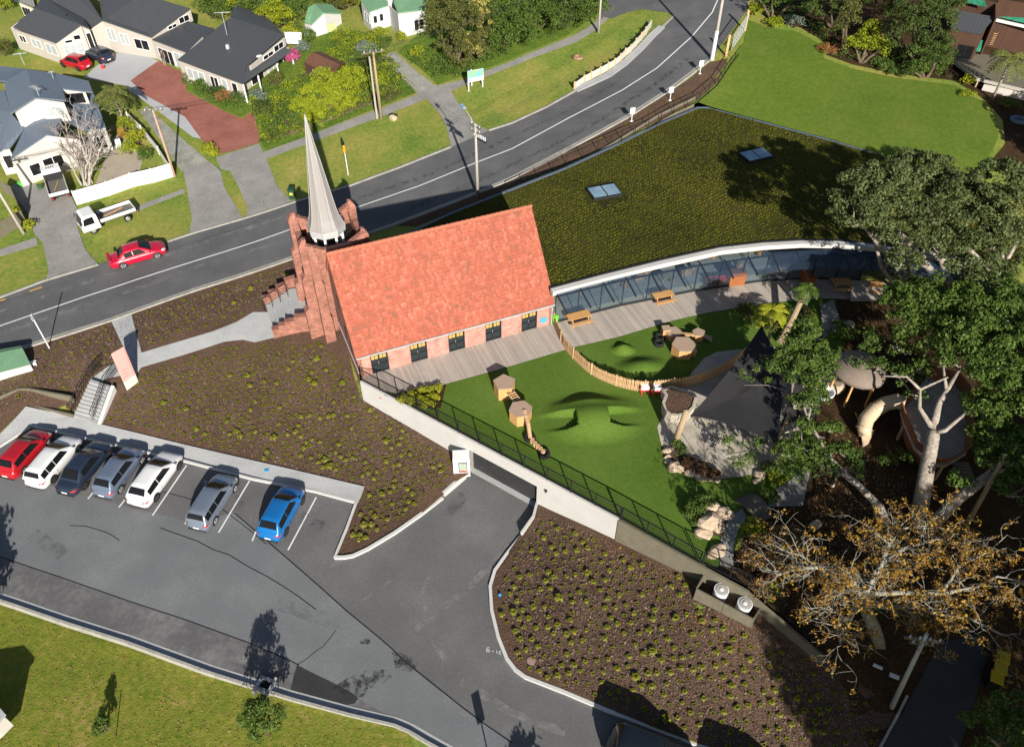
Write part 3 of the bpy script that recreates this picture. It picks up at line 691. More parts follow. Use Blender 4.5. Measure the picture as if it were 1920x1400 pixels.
for sgn in (-1, 1):
    vs, fs, a0, up, nrm, Ls = roofside(sgn)
    under = MB().slab([a0[0] + CU*-.1, a0[0] + CU*(LU+.1), a0[0] + CU*(LU+.1) + up*Ls, a0[0] + CU*-.1 + up*Ls], .1)
    rf = under.build('roof', M('roof_felt' , [(.25,.09,.06)], rough=.9) if sgn < 0 else bpy.data.materials['roof_felt'], church)
    raw('roof_tile', vs, fs, m_tile, rf, kind='stuff')
rb = MB(); k = 40
for i in range(k):
    a = ch(-.13 + (LU+.26)*i/k, WV/2, RZ+.02); c = ch(-.13 + (LU+.26)*(i+1)/k + .02, WV/2, RZ+.05)
    rb.tube([a, c], [.13, .14], 8)
rb.build('ridge_cap', m_ridge, church)
MB().bar(ch(-.1, -.27, EZ-.09), ch(LU+.1, -.27, EZ-.09), .10, .09).build('gutter', m_metal_gr, church)
MB().bar(ch(-.1, -.18, EZ-.14), ch(LU+.1, -.18, EZ-.14), .03, .14).build('fascia_board', m_dark, church)
MB().tube([ch(LU-.05, -.12, EZ-.4), ch(LU-.05, -.12, ZL+.1)], .05, 8).build('downpipe', m_metal_gr, church)
# glazed double doors
for i, d in enumerate(doors):
    fr = MB()
    zt = 5.34
    for uu in (d+.03, d+DW/2, d+DW-.03): fr.bar(ch(uu, -.0, ZL+.05), ch(uu, -.0, zt), .07)
    for zz in (ZL+.12, ZL+.80, zt-.76, zt-.03): fr.bar(ch(d, -.0, zz), ch(d+DW, -.0, zz), .07)
    dr = fr.build('door', m_dark, church)
    MB().wall(ch(d, .06, 0), ch(d+DW, .06, 0), ZL+.05, zt, .02).build('pane', m_glassd, dr)
    bl = MB()
    for s_ in (0, 1):
        for q in range(2): bl.box(ch(d + .2 + s_*.62 + q*.27, .035, zt-.53), (.23, .02, .36), UA)
    bl.build('top_light', m_blind, dr, kind='stuff')
    hd = MB(); hd.bar(ch(d+DW/2-.09, -.06, ZL+.9), ch(d+DW/2-.09, -.06, ZL+1.15), .02); hd.build('handle', m_metal_gr, dr)
# narrow slit windows and boards on the west gable
for vv, zz in ((1.6, 5.0), (2.9, 5.4), (4.4, 7.2)):
    w_ = MB().box(ch(-.02, vv, zz), (.06, .28, 1.1), UA).build('window', m_dark, church)
    MB().box(ch(-.055, vv, zz), (.02, .2, .95), UA).build('pane', m_glassd, w_)
MB().bar(ch(-.06, .1, EZ-.05), ch(-.06, WV/2, RZ-.1), .08, .22).bar(ch(-.06, WV-.1, EZ-.05), ch(-.06, WV/2, RZ-.1), .08, .22).build('barge_board', m_ridge, church)
# tower
T0, T1, V0, V1, TZ = -1.25, 3.1, 6.75, 10.9, 10.2
b = MB()
for (ua, va, uc, vc) in ((T0,V0,T1,V0),(T1,V0,T1,V1),(T1,V1,T0,V1),(T0,V1,T0,V0)):
    b.wall(ch(ua, va, 0), ch(uc, vc, 0), 1.6, TZ, .34)
tower = b.build('tower', m_brick, church)
MB().prism([(p.x, p.y) for p in (ch(T0,V0,0), ch(T1,V0,0), ch(T1,V1,0), ch(T0,V1,0))], TZ-.9, TZ-.7).build('tower_roof', m_black, tower)
# stepped buttresses at the corners, rising to the parapet shoulders
def buttress(u, v, du, dv, steps):
    m = MB(); z = 1.5
    for (zt, su, sv) in steps:
        cu, cv = u + du*su/2, v + dv*sv/2
        hu, hv = max(su, .5)/2, max(sv, .5)/2
        q = [ch(cu-hu, cv-hv, 0), ch(cu+hu, cv-hv, 0), ch(cu+hu, cv+hv, 0), ch(cu-hu, cv+hv, 0)]
        m.prism([(p.x, p.y) for p in q], z, zt)
        # sloped offset on top
        c_ = ch(cu, cv, zt); tip = [ch(cu-hu*.99, cv-hv*.99, zt), ch(cu+hu*.99, cv-hv*.99, zt), ch(cu+hu*.99, cv+hv*.99, zt), ch(cu-hu*.99, cv+hv*.99, zt)]
        e = [ch(u + (cu-u)*.35 + hu*.5*i, v + (cv-v)*.35 + hv*.5*j, zt + .45) for i, j in ((-1,-1),(1,-1),(1,1),(-1,1))]
        m.add(tip + e, [(0,1,5,4),(1,2,6,5),(2,3,7,6),(3,0,4,7),(4,5,6,7)])
        z = zt
    m.build('buttress', m_brick, tower)
S1 = [(5.2,1.15,.8),(8.2,.85,.7),(TZ+.9,.55,.6)]
buttress(T0+.1, V0+.2, -1, 0, S1); buttress(T0+.1, V1-.2, -1, 0, S1)
S2 = [(4.8,.8,1.15),(7.9,.7,.85),(TZ+.35,.6,.5)]
buttress(T0+.35, V0, 0, -1, S2); buttress(T0+.35, V1, 0, 1, S2); buttress(T1-.3, V1, 0, 1, S2)
buttress(T1-.1, V1-.2, 1, 0, [(7,.8,.7),(TZ+.9,.5,.6)]); buttress(T1-.1, V0+.2, 1, 0, [(TZ+.7,.45,.6)])
# raked parapets rising to the corners
pp = MB()
def rake(ua, va, uc, vc, za, zc, t=.4):
    A_, B_ = ch(ua, va, 0), ch(uc, vc, 0); d = (B_-A_).normalized(); n_ = Vector((-d.y, d.x, 0))*t/2
    q = [A_-n_, B_-n_, B_+n_, A_+n_]; lo = [Vector((p.x, p.y, TZ-.02)) for p in q]; hi = [Vector((p.x, p.y, z)) for p, z in zip(q, (za, zc, zc, za))]
    pp.add(lo+hi, [(3,2,1,0),(4,5,6,7),(0,1,5,4),(1,2,6,5),(2,3,7,6),(3,0,4,7)])
um = (T0+T1)/2; vm = (V0+V1)/2
for (ua, va, uc, vc) in ((T0,V0,um-.9,V0),(T1,V0,um+.9,V0),(T0,V1,um-.9,V1),(T1,V1,um+.9,V1),(T0,V0,T0,vm-.9),(T0,V1,T0,vm+.9),(T1,V0,T1,vm-.9),(T1,V1,T1,vm+.9)):
    rake(ua, va, uc, vc, TZ+1.0, TZ+.25, .44)
for (ua, va, uc, vc) in ((um-.9,V0,um+.9,V0),(um-.9,V1,um+.9,V1),(T0,vm-.9,T0,vm+.9),(T1,vm-.9,T1,vm+.9)): rake(ua, va, uc, vc, TZ+.25, TZ+.25, .42)
pp.build('parapet', m_brick, tower)
# spire: open belfry posts, flared octagonal skirt, tall needle
SC = ch(um-.1, vm+.1, 0)
sp = MB()
def octa(r, z, ph=R(22.9+22.5)): return [Vector((SC.x + r*math.cos(ph+i*math.pi/4), SC.y + r*math.sin(ph+i*math.pi/4), z)) for i in range(8)]
ZS = 11.12
prof = [(1.46, ZS), (1.32, ZS+.14), (1.10, ZS+.75), (.96, ZS+1.45), (.77, ZS+2.9), (.53, ZS+4.8), (.29, ZS+6.5), (.09, ZS+8.1), (.03, ZS+8.55)]
rings = [octa(r, z) for r, z in prof]
for i in range(len(rings)-1):
    for j in range(8):
        sp.face([rings[i][j], rings[i][(j+1) % 8], rings[i+1][(j+1) % 8], rings[i+1][j]])
spire = sp.build('spire', m_metal_sp, church)
sk = MB(); A_ = octa(1.46, ZS); B_ = octa(1.42, ZS-.55)
for j in range(8): sk.face([B_[j], B_[(j+1) % 8], A_[(j+1) % 8], A_[j]])
sk.face(B_[::-1]); sk.build('skirt', m_metal_gr, spire)
ri = MB()
for j in range(8):
    for i in range(len(rings)-1): ri.bar(rings[i][j], rings[i+1][j], .03)
ri.build('seam_rib', m_metal_gr, spire)
po = MB()
for q in octa(1.12, 0): po.bar((q.x, q.y, TZ-.8), (q.x, q.y, ZS-.3), .16)
po.build('belfry_post', m_whitep, spire)
MB().tube([Vector((SC.x, SC.y, ZS+8.2)), Vector((SC.x, SC.y, ZS+8.7))], .035, 6).build('finial', m_metal_gr, spire)

# entrance steps with flanking brick walls
steps = thing('entrance_steps', 'concrete entrance steps between stepped red brick wing walls at the foot of the tower', 'steps', ch(-3.2, 9.6, 2.2))
st = 7; zt0, zt1 = 2.35, 3.45
for i in range(st):
    z = zt0 + (zt1-zt0)*(i+1)/st; u0 = -4.9 + i*.34
    MB().prism([(p.x, p.y) for p in (ch(u0, 8.75-.0, 0), ch(u0+.34, 8.75, 0), ch(u0+.34, 12.3, 0), ch(u0, 12.3, 0))], 1.9, z).build('step', m_conc, steps)
MB().prism([(p.x, p.y) for p in (ch(-2.52, 8.75, 0), ch(T0-.2, 8.75, 0), ch(T0-.2, 12.3, 0), ch(-2.52, 12.3, 0))], 1.9, zt1+.004).build('landing', m_conc, steps)
def stepwall(pts):
    for i in range(len(pts)-1):
        (ua, va, za), (uc, vc, zc) = pts[i], pts[i+1]
        w_ = MB().wall(ch(ua, va, 0), ch(uc, vc, 0), 1.7, za, .42).build('wing_wall', m_brick, steps)
        MB().wall(ch(ua-.03, va, 0), ch(uc, vc, 0), za, za+.1, .5).build('coping', m_brick, w_)
stepwall([(-5.0,8.35,3.0),(-4.45,8.3,3.3),(-3.9,8.2,3.6),(-3.1,8.0,4.0),(-1.9,7.6,4.1)][:5])
stepwall([(-5.0,12.6,3.0),(-4.4,12.65,3.35),(-3.7,12.7,3.7),(-2.9,12.8,4.1),(-1.5,12.9,4.2)])
hr = MB()
for dv in (12.1, 11.5):
    hr.tube([ch(-5.2, dv, 3.2), ch(-2.9, dv, 4.3)], .025, 6)
    for k in range(4): hr.tube([ch(-5.1+.7*k, dv, 2.3+.3*k), ch(-5.1+.7*k, dv, 3.24+.335*k)], .02, 6)
hr.build('handrail', m_black, steps)

# ------------------------------------------------------------------ long white garage wall
wall_t = thing('retaining_wall', 'long white rendered retaining wall with a garage opening below the play lawn', 'wall', onwall((WA+WB)/2))
def wseg(s0, s1, z0, z1, t=.26, mat=m_white, name='wall_panel', z1b=None, parent=wall_t, z0b=None):
    A_ = WA + wdir*s0 + wnor*t/2; B_ = WA + wdir*s1 + wnor*t/2
    return MB().wall(A_, B_, z0, z1, t, z1b=z1b, z0b=z0b).build(name, mat, parent)
LW = (WB-WA).length; sl = (GL-onwall(WA)).dot(wdir); sr = (GR-onwall(WA)).dot(wdir)
wseg(0, sl-.12, -.5, ZL+.06); wseg(sr, LW, -.5, ZL+.06)
wseg(sl-.12, sr, 2.25, ZL+.06)
def gp(s, d, z): q = onwall(WA) + wdir*s + wnor*d; return Vector((q.x, q.y, z))
wseg(sl-.12, sl, -.1, 2.25, .3, m_conc_d, 'door_jamb')
rd = thing('garage_door', 'dark slatted roller door set back in the white wall at the end of the driveway', 'door', gp((sl+sr)/2, .34, 0))
for i in range(11):
    MB().box(gp((sl+sr)/2, .34, .2*i+.1), (sr-sl, .04, .185), math.atan2(wdir.y, wdir.x)).build('slat', M('door_slat', [(.022,.023,.025),(.040,.041,.043)], scale=.5, fine=3, rough=.6) if i == 0 else bpy.data.materials['door_slat'], rd)
MB().prism([tuple(gp(s, d, 0).xy) for s, d in ((sl,-.1),(sr,-.1),(sr,.45),(sl,.45))], -.05, .012).build('threshold', m_conc, wall_t)
MB().wall(gp(sl-.06, .27, 0), gp(sl-.06, .95, 0), 0, 2.25, .1).wall(gp(sr+.06, .27, 0), gp(sr+.06, .95, 0), 0, 2.25, .1).build('reveal', m_conc_d, wall_t)
sp_ = MB().box(gp(1.9, -.012, 2.75), (.18, .02, .07), math.atan2(wdir.y, wdir.x)).box(gp(1.93, -.012, 2.69), (.12, .02, .05), math.atan2(wdir.y, wdir.x))
sp_.build('red_mark', M('red_print', [(.6,.05,.04)], rough=.5), wall_t)
tag(MB().box(gp(sr+.75, -.06, 2.4), (.16, .12, .16), 0).box(gp(sr+.75, -.15, 2.36), (.06, .12, .06), 0).build('wall_camera', m_black), 'small black camera fixed on the white wall right of the garage opening', 'camera')
# low white wall that drops down the right side of the ramp
rw = ribbon('ramp_wall', [gp(sr+.06, -.02, 0), P(1000,975,0), P(978,1006,0)], .16, .55, m_white, surf=0.0, kind=None); tag(rw, 'low white kerb wall sloping beside the right of the garage ramp', 'wall')
lw_ = ribbon('ramp_wall', [P(832,930,0), P(872,896,0), gp(sl-.16, -.02, 0)], .2, .5, m_white, surf=0.0, kind=None); tag(lw_, 'low white kerb wall beside the left of the garage ramp', 'wall')
# ticket kiosk
kz = PG(868, 872).z
kb = P(866, 886, .35); kk = thing('ticket_cabinet', 'white cabinet with a glazed notice on its face beside the garage entrance', 'cabinet', (kb.x, kb.y, .2))
ka = math.atan2(wdir.y, wdir.x)
MB().box((kb.x, kb.y+.15, .2), (1.15, .8, 2.0), ka + R(38), True).build('body', m_whitep, kk)
f = ka + R(38); fn_ = Vector((math.sin(f), -math.cos(f), 0)); fx_ = Vector((math.cos(f), math.sin(f), 0))
c_ = Vector((kb.x, kb.y+.15, 1.25)) + fn_*.41
MB().box(c_ + fx_*.1, (.62, .02, 1.1), f).build('notice_frame', m_black, kk)
MB().box(c_ + fn_*.012 + fx_*.1, (.52, .02, .98), f).build('notice', M('notice_print', [(.60,.66,.62),(.22,.30,.24),(.65,.63,.60)], scale=3, fine=9, rough=.3), kk)
MB().box(c_ + fn_*.024 + fx_*.1 - Vector((0,0,.38)), (.4, .01, .16), f).build('red_label', bpy.data.materials['red_print'], kk)
# timber retaining wall that carries on from the white wall
tw = thing('timber_wall', 'weathered timber board retaining wall to the right of the white wall', 'wall', P(1240,1030,2))
WC = P(1310,1058,ZL); WD = P(1405,1110,ZL); WE = P(1545,1232,2.4)
for i in range(17):
    z = .3 + i*.18
    MB().wall(WB + wdir*.01, WC, z, z+.172, .16).build('board', m_greyw, tw)
    MB().wall(WC + (WD-WC)*.0, WD, z, z+.172, .16).build('board', m_greyw, tw)
MB().wall(WD, WE, .5, 3.25, .16, z1b=2.5).build('board_panel', m_greyw, tw)

# ------------------------------------------------------------------ black mesh fence along the top of the wall
def mesh_fence(name, label, A_, B_, h, bay_, parent_mesh=True):
    A_ = Vector(A_); B_ = Vector(B_); n = max(1, round((B_-A_).length / bay_))
    t = thing(name, label, 'fence', A_)
    for i in range(n+1):
        p = A_.lerp(B_, i/n); MB().bar(p, p + Vector((0,0,h)), .075).build('post', m_black, t)
    for zz in (.08, h-.02): MB().bar(A_ + Vector((0,0,zz)), B_ + Vector((0,0,zz)), .055).build('rail', m_black, t)
    w_ = MB(); L_ = (B_-A_).length; k = int(L_/.11)
    for i in range(k):
        p = A_.lerp(B_, (i+.5)/k); w_.bar(p + Vector((0,0,.08)), p + Vector((0,0,h)), .011)
    for j in range(6): z = .2 + (h-.25)*j/6; w_.bar(A_ + Vector((0,0,z)), B_ + Vector((0,0,z)), .011)
    w_.build('mesh_panel', m_black, t, kind='stuff')
    return t
fA = WA + wnor*.14 + Vector((0,0,.06)); fB = WB + wnor*.14 + Vector((0,0,.06)); fC = WC + wnor*.1; fC.z = ZL+.06
mesh_fence('mesh_fence', 'black mesh safety fence along the top of the white wall', fA, fB, 1.2, 1.75)
mesh_fence('mesh_fence', 'black mesh safety fence on the timber wall beside the rocks', fB + wdir*.1, fC, 1.2, 1.75)
fD = P(1420,1108,ZL); fE = P(1560,1235,2.5)
mesh_fence('mesh_fence', 'black mesh fence running into the shade under the autumn tree', fC + Vector((.15,-.05,0)), fD, 1.2, 1.75)
mesh_fence('mesh_fence', 'black mesh fence at the dark lower end of the timber wall', fD, fE, 1.2, 1.75)
fW = ch(.15, .05, ZL+.05)
mesh_fence('mesh_fence', 'short black fence return between the church corner and the white wall', fA, fW, 1.2, 1.2)

# ------------------------------------------------------------------ kindergarten with the planted roof
kg = thing('kindergarten', 'curved glass fronted building under a planted green roof behind the church', 'building', P(1350,520,ZL))
m_sedum = M('sedum_roof', [(.022,.016,.008),(.034,.036,.008),(.055,.058,.010),(.055,.036,.018)], scale=.22, fine=3.2, mix=.45, rough=1, bump=.5, bscale=7, spec=.1)
zt = ZR - .02
MB().prism([tuple(p.xy) for p in roof_poly], ZR-.55, zt).build('roof_slab', m_dark, kg)
gr = patch('green_roof', [p for p in roof_poly], m_sedum, .03, surf=ZR, kind=None, parent=kg)
# rows of sedum clumps
rp = [tuple(p.xy) for p in roof_poly]
xs = [p[0] for p in rp]; ys = [p[1] for p in rp]
ra = R(38); rx_, ry_ = np.array([math.cos(ra), math.sin(ra)]), np.array([-math.sin(ra), math.cos(ra)])
rng = np.random.default_rng(5)
A2, B2 = np.meshgrid(np.arange(-70, 90, .33), np.arange(-40, 110, .36))
A2 = A2.ravel(); B2 = B2.ravel()
cx_ = A2*rx_[0] + B2*ry_[0] + rng.normal(0, .045, A2.size); cy_ = A2*rx_[1] + B2*ry_[1] + rng.normal(0, .045, A2.size)
ok = (cx_ > min(xs)) & (cx_ < max(xs)) & (cy_ > min(ys)) & (cy_ < max(ys)); cx_, cy_ = cx_[ok], cy_[ok]
ok = inpoly(cx_, cy_, rp); cx_, cy_ = cx_[ok], cy_[ok]
SKY = [(1133, 357), (1418, 289)]
sk_c = [P(*q, ZR+.3) for q in SKY]
for q in sk_c: m_ = (np.hypot(cx_-q.x, cy_-q.y) > 1.9) ; cx_, cy_ = cx_[m_], cy_[m_]
m_ = rng.random(len(cx_)) < .84; cx_, cy_ = cx_[m_], cy_[m_]
nk = len(cx_); rr_ = rng.uniform(.09, .17, nk); hh = rng.uniform(.05, .15, nk); an = rng.uniform(0, 6.28, nk)
V_ = np.zeros((nk, 6, 3)); 
for j in range(5):
    V_[:, j, 0] = cx_ + rr_*np.cos(an + j*1.2566)*rng.uniform(.7, 1.2, nk); V_[:, j, 1] = cy_ + rr_*np.sin(an + j*1.2566)*rng.uniform(.7, 1.2, nk); V_[:, j, 2] = ZR + .03
V_[:, 5, 0] = cx_; V_[:, 5, 1] = cy_; V_[:, 5, 2] = ZR + .03 + hh
F_ = np.array([(j, (j+1) % 5, 5) for j in range(5)])
F_ = (F_[None] + (np.arange(nk)*6)[:, None, None]).reshape(-1, 3)
m_clump = M('sedum_clump', [(.055,.030,.014),(.048,.046,.008),(.070,.074,.009),(.095,.090,.012),(.055,.042,.012)], scale=.14, fine=.9, mix=.25, rough=1, spec=.05, island=.16)
raw('sedum_clump', V_.reshape(-1, 3), F_, m_clump, kg, kind='stuff')
# edging strips
def edge(pts, w, z, h, mat, name, side=0):
    return ribbon(name, [Vector((p.x, p.y, z)) for p in pts], w, h, mat, surf=z, kind=None, parent=kg, side=side, depth=.3)
edge(FASC, .46, ZR, .10, m_white, 'fascia', side=-.23)
edge(FASC, .16, ZR, .16, m_dark, 'roof_upstand', side=.1)
m_flash = M('roof_flashing', [(.10,.13,.19)], rough=.4)
edge(ROOF_B[2:], .22, ZR, .12, m_flash, 'roof_flashing'); edge([ROOF_B[-1], ch(7.0,11.3,ZR), ch(7.0, 9.2, ZR)], .22, ZR, .12, m_flash, 'roof_flashing')
# skylights
for i, (q, lab) in enumerate(zip(sk_c, ('a','b'))):
    a_ = UA - R(5) if i == 0 else UA + R(0)
    base = MB().box((q.x, q.y, ZR+.03), (2.75, 1.85, .24), a_, True).build('skylight', m_dark, kg)
    for s_ in (-1, 1):
        c2 = Vector((q.x + math.cos(a_)*s_*.66, q.y + math.sin(a_)*s_*.66, ZR+.285))
        MB().box(c2, (1.2, 1.6, .03), a_).build('pane', M('skylight_glass', [(.10,.20,.30),(.30,.42,.50)], scale=.9, fine=3, mix=.2, rough=.12, spec=.8) if i == 0 and s_ == -1 else bpy.data.materials['skylight_glass'], base)
# glass front
fl = []
for i in range(len(FAC)-1):
    a_, c_ = FAC[i], FAC[i+1]; n = max(1, round((c_-a_).length / 2.15))
    for k in range(n): fl.append(a_.lerp(c_, k/n))
fl.append(FAC[-1])
fl = [Vector((p.x, p.y, ZL+.05)) for p in fl]
for i in range(len(fl)-1):
    a_, c_ = fl[i], fl[i+1]; H_ = ZR-.55-ZL-.05
    MB().bar(a_, a_ + Vector((0,0,H_)), .09).build('mullion', m_dark, kg)
    d_ = (c_-a_).normalized()*.06
    MB().wall(a_+d_, c_-d_, ZL+.12, ZR-.62, .02).build('pane', m_glass, kg)
    MB().bar(a_ + Vector((0,0,.06)), c_ + Vector((0,0,.06)), .1, .12).build('sill', m_dark, kg)
    MB().bar(a_ + Vector((0,0,H_-.03)), c_ + Vector((0,0,H_-.03)), .1, .14).build('head_beam', m_dark, kg)
# canopy: rafters that lean out over the deck with glass between
Cn = []
for i in range(len(fl)):
    d_ = (fl[min(i+1, len(fl)-1)] - fl[max(i-1, 0)]).normalized(); n_ = Vector((d_.y, -d_.x, 0))
    r0 = fl[i] + n_*.12; r0.z = ZR-.25; r1 = fl[i] + n_*2.15; r1.z = ZR-.62
    Cn.append((r0, r1))
    if i < 20: MB().bar(r0, r1, .09, .16).build('rafter', m_dark, kg)
for i in range(len(Cn)-1):
    a_, c_ = Cn[i], Cn[i+1]; d_ = (c_[0]-a_[0]).normalized()*.06; up_ = Vector((0,0,.1))
    MB().slab([a_[1]+d_+up_, c_[1]-d_+up_, c_[0]-d_+up_, a_[0]+d_+up_], .02).build('canopy_pane', m_canopy, kg)
# inside: floor, back wall, low furniture
inner = [p + Vector((0,0,0)) for p in fl]
m_cpale = M('pale_table', [(.50,.42,.30)], rough=.6)
m_floor = M('room_floor', [(.36,.39,.36),(.50,.52,.48)], scale=.6, fine=4, rough=.7)
MB().prism([tuple(p.xy) for p in inner] + [tuple((p + Vector((-.5, 7, 0))).xy) for p in inner[::-1]], ZL-.02, ZL+.06).build('floor', m_floor, kg)
bw = MB()
for i in range(0, len(inner)-1): bw.wall(inner[i] + Vector((-.5,6.8,0)), inner[i+1] + Vector((-.5,6.8,0)), ZL, ZR-.55, .1)
bw.build('back_wall', m_white, kg)
for i in range(1, len(fl)-1, 1):
    q = fl[i] + Vector((-.3, 2.0 + (i*37 % 5)*.6, -.0)); tb = MB().lathe((q.x, q.y, ZL+.6), [(.5,0),(.5,.05)], 14).lathe((q.x, q.y, ZL+.06), [(.06,0),(.06,.54)], 6).build('table', m_cpale, kg, kind='stuff') if i % 2 else MB().box((q.x, q.y-.9, ZL+.35), (.9,.35,.6), .3).build('shelf', m_wood, kg)
    MB().box((q.x+.7, q.y-.2, ZL+.3), (.3,.3,.45), .5).build('seat', m_wood_o, kg)
dr = thing('retaining_wall', 'dark timber wall in the gap between the planted roof and the roadside bed', 'wall', P(1120,290,5))
prs = [Vector((p.x, p.y, 0)) for p in ROOF_B[6:]]
for i in range(len(prs)-1):
    a_, c_ = prs[i], prs[i+1]; d_ = (c_-a_).normalized(); n_ = Vector((d_.y, -d_.x, 0))*(1 if d_.x < 0 else -1)
    za, zc = max(G(*(a_+n_*1.0).xy), 2), max(G(*(c_+n_*1.0).xy), 2)
    MB().wall(a_+n_*.55, c_+n_*.55, 3.5, za+.25, .12, z1b=zc+.25).build('panel', m_greyw, dr)
# ------------------------------------------------------------------ vehicles
m_tyre = M('tyre_rubber', [(.015,.015,.016)], rough=.85)
m_rim = M('alloy_rim', [(.55,.56,.58)], rough=.3, metal=.7)
m_rimd = M('dark_rim', [(.09,.09,.10)], rough=.35, metal=.6)
m_cg = M('car_glass', [(.010,.011,.013)], rough=.10, spec=.35)
m_trim = M('car_trim', [(.02,.02,.022)], rough=.6)
m_tail = M('tail_lamp', [(.45,.02,.02)], rough=.2, spec=.7)
m_head = M('head_lamp', [(.62,.65,.68)], rough=.12, spec=.8)
m_plate = M('number_plate', [(.72,.73,.70)], rough=.4)
def paint(name, c, metal=.15):
    m = M(name, [c], rough=.28, metal=metal, spec=.6)
    m.node_tree.nodes['Principled BSDF'].inputs['Coat Weight'].default_value = .7
    m.node_tree.nodes['Principled BSDF'].inputs['Coat Roughness'].default_value = .08
    return m
def interp(x, pts):
    if x <= pts[0][0]: return pts[0][1]
    for (a, va), (b_, vb) in zip(pts, pts[1:]):
        if x <= b_:
            t = (x-a)/(b_-a) if b_ > a else 0; return va + (vb-va)*t
    return pts[-1][1]
def car(name, label, cat, style, mat, loc, rz, L=4.4, W=1.8, H=1.48, rim=None, group=None, wb=None, tilt=0.0):
    t = thing(name, label, cat, (0, 0, 0), group)
    h = L/2; wb = wb or L*.61; wx = wb/2
    fx = h - (L-wb)*.46 ; rx = fx - wb
    # belt, roof line
    BZ = {'sedan': .90, 'hatch': .93, 'wagon': .94, 'suv': 1.02}[style] * (H/1.48)**.7
    hood = h - L*.235; cowl = h - L*.225
    rf = h - L*.43                     # top of windscreen
    if style == 'sedan': rr, tail = -h + L*.31, -h + L*.155
    elif style == 'wagon': rr, tail = -h + L*.10, -h + L*.025
    elif style == 'hatch': rr, tail = -h + L*.17, -h + L*.04
    else: rr, tail = -h + L*.13, -h + L*.035
    N_ = 22
    xs_ = [-h + L*i/(N_-1) for i in range(N_)]
    def wid(x):
        e = abs(x)/h; return W/2 * (1 - .16*max(0, e-.62)**1.6/.38**1.6 - (.10 if e > .985 else 0))
    top = [(-h, BZ*.70), (-h+.07, BZ*.93), (tail, BZ + (.0 if style == 'sedan' else .02)), (cowl, BZ*.99), (h-L*.10, BZ*.87), (h-.12, BZ*.74), (h, BZ*.55)]
    bm = MB(); rings = []
    for x in xs_:
        w = wid(x); zt = interp(x, top); zb = .20 + (.10 if abs(x) > h*.97 else 0)
        rings.append([(x, w*.88, zb), (x, w*.985, zb+.14), (x, w, zt*.58+.02), (x, w*.985, zt*.80), (x, w*.93, zt-.035), (x, w*.80, zt), (x, w*.4, zt+.025), (x, 0, zt+.032)])
    vs = []; 
    for r in rings: vs += r + [(x, -y, z) for x, y, z in r[-2::-1]]
    k = len(rings[0])*2-1
    fs = [(i*k+j, (i+1)*k+j, (i+1)*k+j+1, i*k+j+1) for i in range(N_-1) for j in range(k-1)]
    fs += [tuple(range(k)), tuple((N_-1)*k + j for j in range(k-1, -1, -1))]
    bm.add(vs, fs)
    body = bm.build('body', mat, t, smooth=True)
    # cabin shell
    def sec(x):    # height and half width of the cabin top at x
        zr = H*(1 - .012*((x - (rf+rr)/2)/(L*.3))**2)
        if x > rf: s_ = (cowl - x)/(cowl - rf)
        elif x < rr: s_ = (x - tail)/(rr - tail)
        else: s_ = 1
        s_ = max(0, min(1, s_)); z = BZ + (zr - BZ)*(1-(1-s_)**1.25)
        return z, W/2*(.90 - .20*(z-BZ)/(H-BZ))
    cx_ = [tail, tail+(rr-tail)*.33, tail+(rr-tail)*.66, rr, rr+(rf-rr)*.2, rr+(rf-rr)*.5, rr+(rf-rr)*.8, rf, rf+(cowl-rf)*.33, rf+(cowl-rf)*.66, cowl]
    cr = []
    for x in cx_:
        z, w = sec(x); wbelt = W/2*.905
        cr.append([(x, wbelt, BZ-.05), (x, w+.0, z-.05 if z > BZ+.06 else BZ-.02), (x, w*.90, z-.004), (x, w*.45, z+.018), (x, 0, z+.024)])
    vs = []
    for r in cr: vs += r + [(x, -y, z) for x, y, z in r[-2::-1]]
    k = 9; fs = [(i*k+j, (i+1)*k+j, (i+1)*k+j+1, i*k+j+1) for i in range(len(cx_)-1) for j in range(k-1)]
    MB().add(vs, fs).build('cabin', mat, t, smooth=True)
    def glass_strip(nm, xs2, f0, lift=.022):
        g = MB(); pts = []
        for x in xs2:
            z, w = sec(x); pts.append([(x, w*f*.9, z + lift + .02*(1-abs(f)/.95)) for f in (f0, f0*.62, f0*.25, -f0*.25, -f0*.62, -f0)])
        vs = [p for r in pts for p in r]; n = len(xs2)-1
        return g.add(vs, [(i*6+j, (i+1)*6+j, (i+1)*6+j+1, i*6+j+1) for i in range(n) for j in range(5)]).build(nm, m_cg, t, smooth=True)
    glass_strip('windscreen', [rf+(cowl-rf)*.06, rf+(cowl-rf)*.33, rf+(cowl-rf)*.66, rf+(cowl-rf)*.93], .95, .028)
    glass_strip('rear_window', [tail+(rr-tail)*(.16 if style == 'sedan' else .30), tail+(rr-tail)*.5, tail+(rr-tail)*.66, tail+(rr-tail)*.90], .93, .03)
    mids = [(rf+.06 + (cowl-rf)*.32, rr+(rf-rr)*.52), (rr+(rf-rr)*.49, rr-.10)]
    if style in ('wagon', 'suv'): mids = [(rf+(cowl-rf)*.3, rr+(rf-rr)*.60), (rr+(rf-rr)*.575, rr+(rf-rr)*.25), (rr+(rf-rr)*.225, rr-.04)]
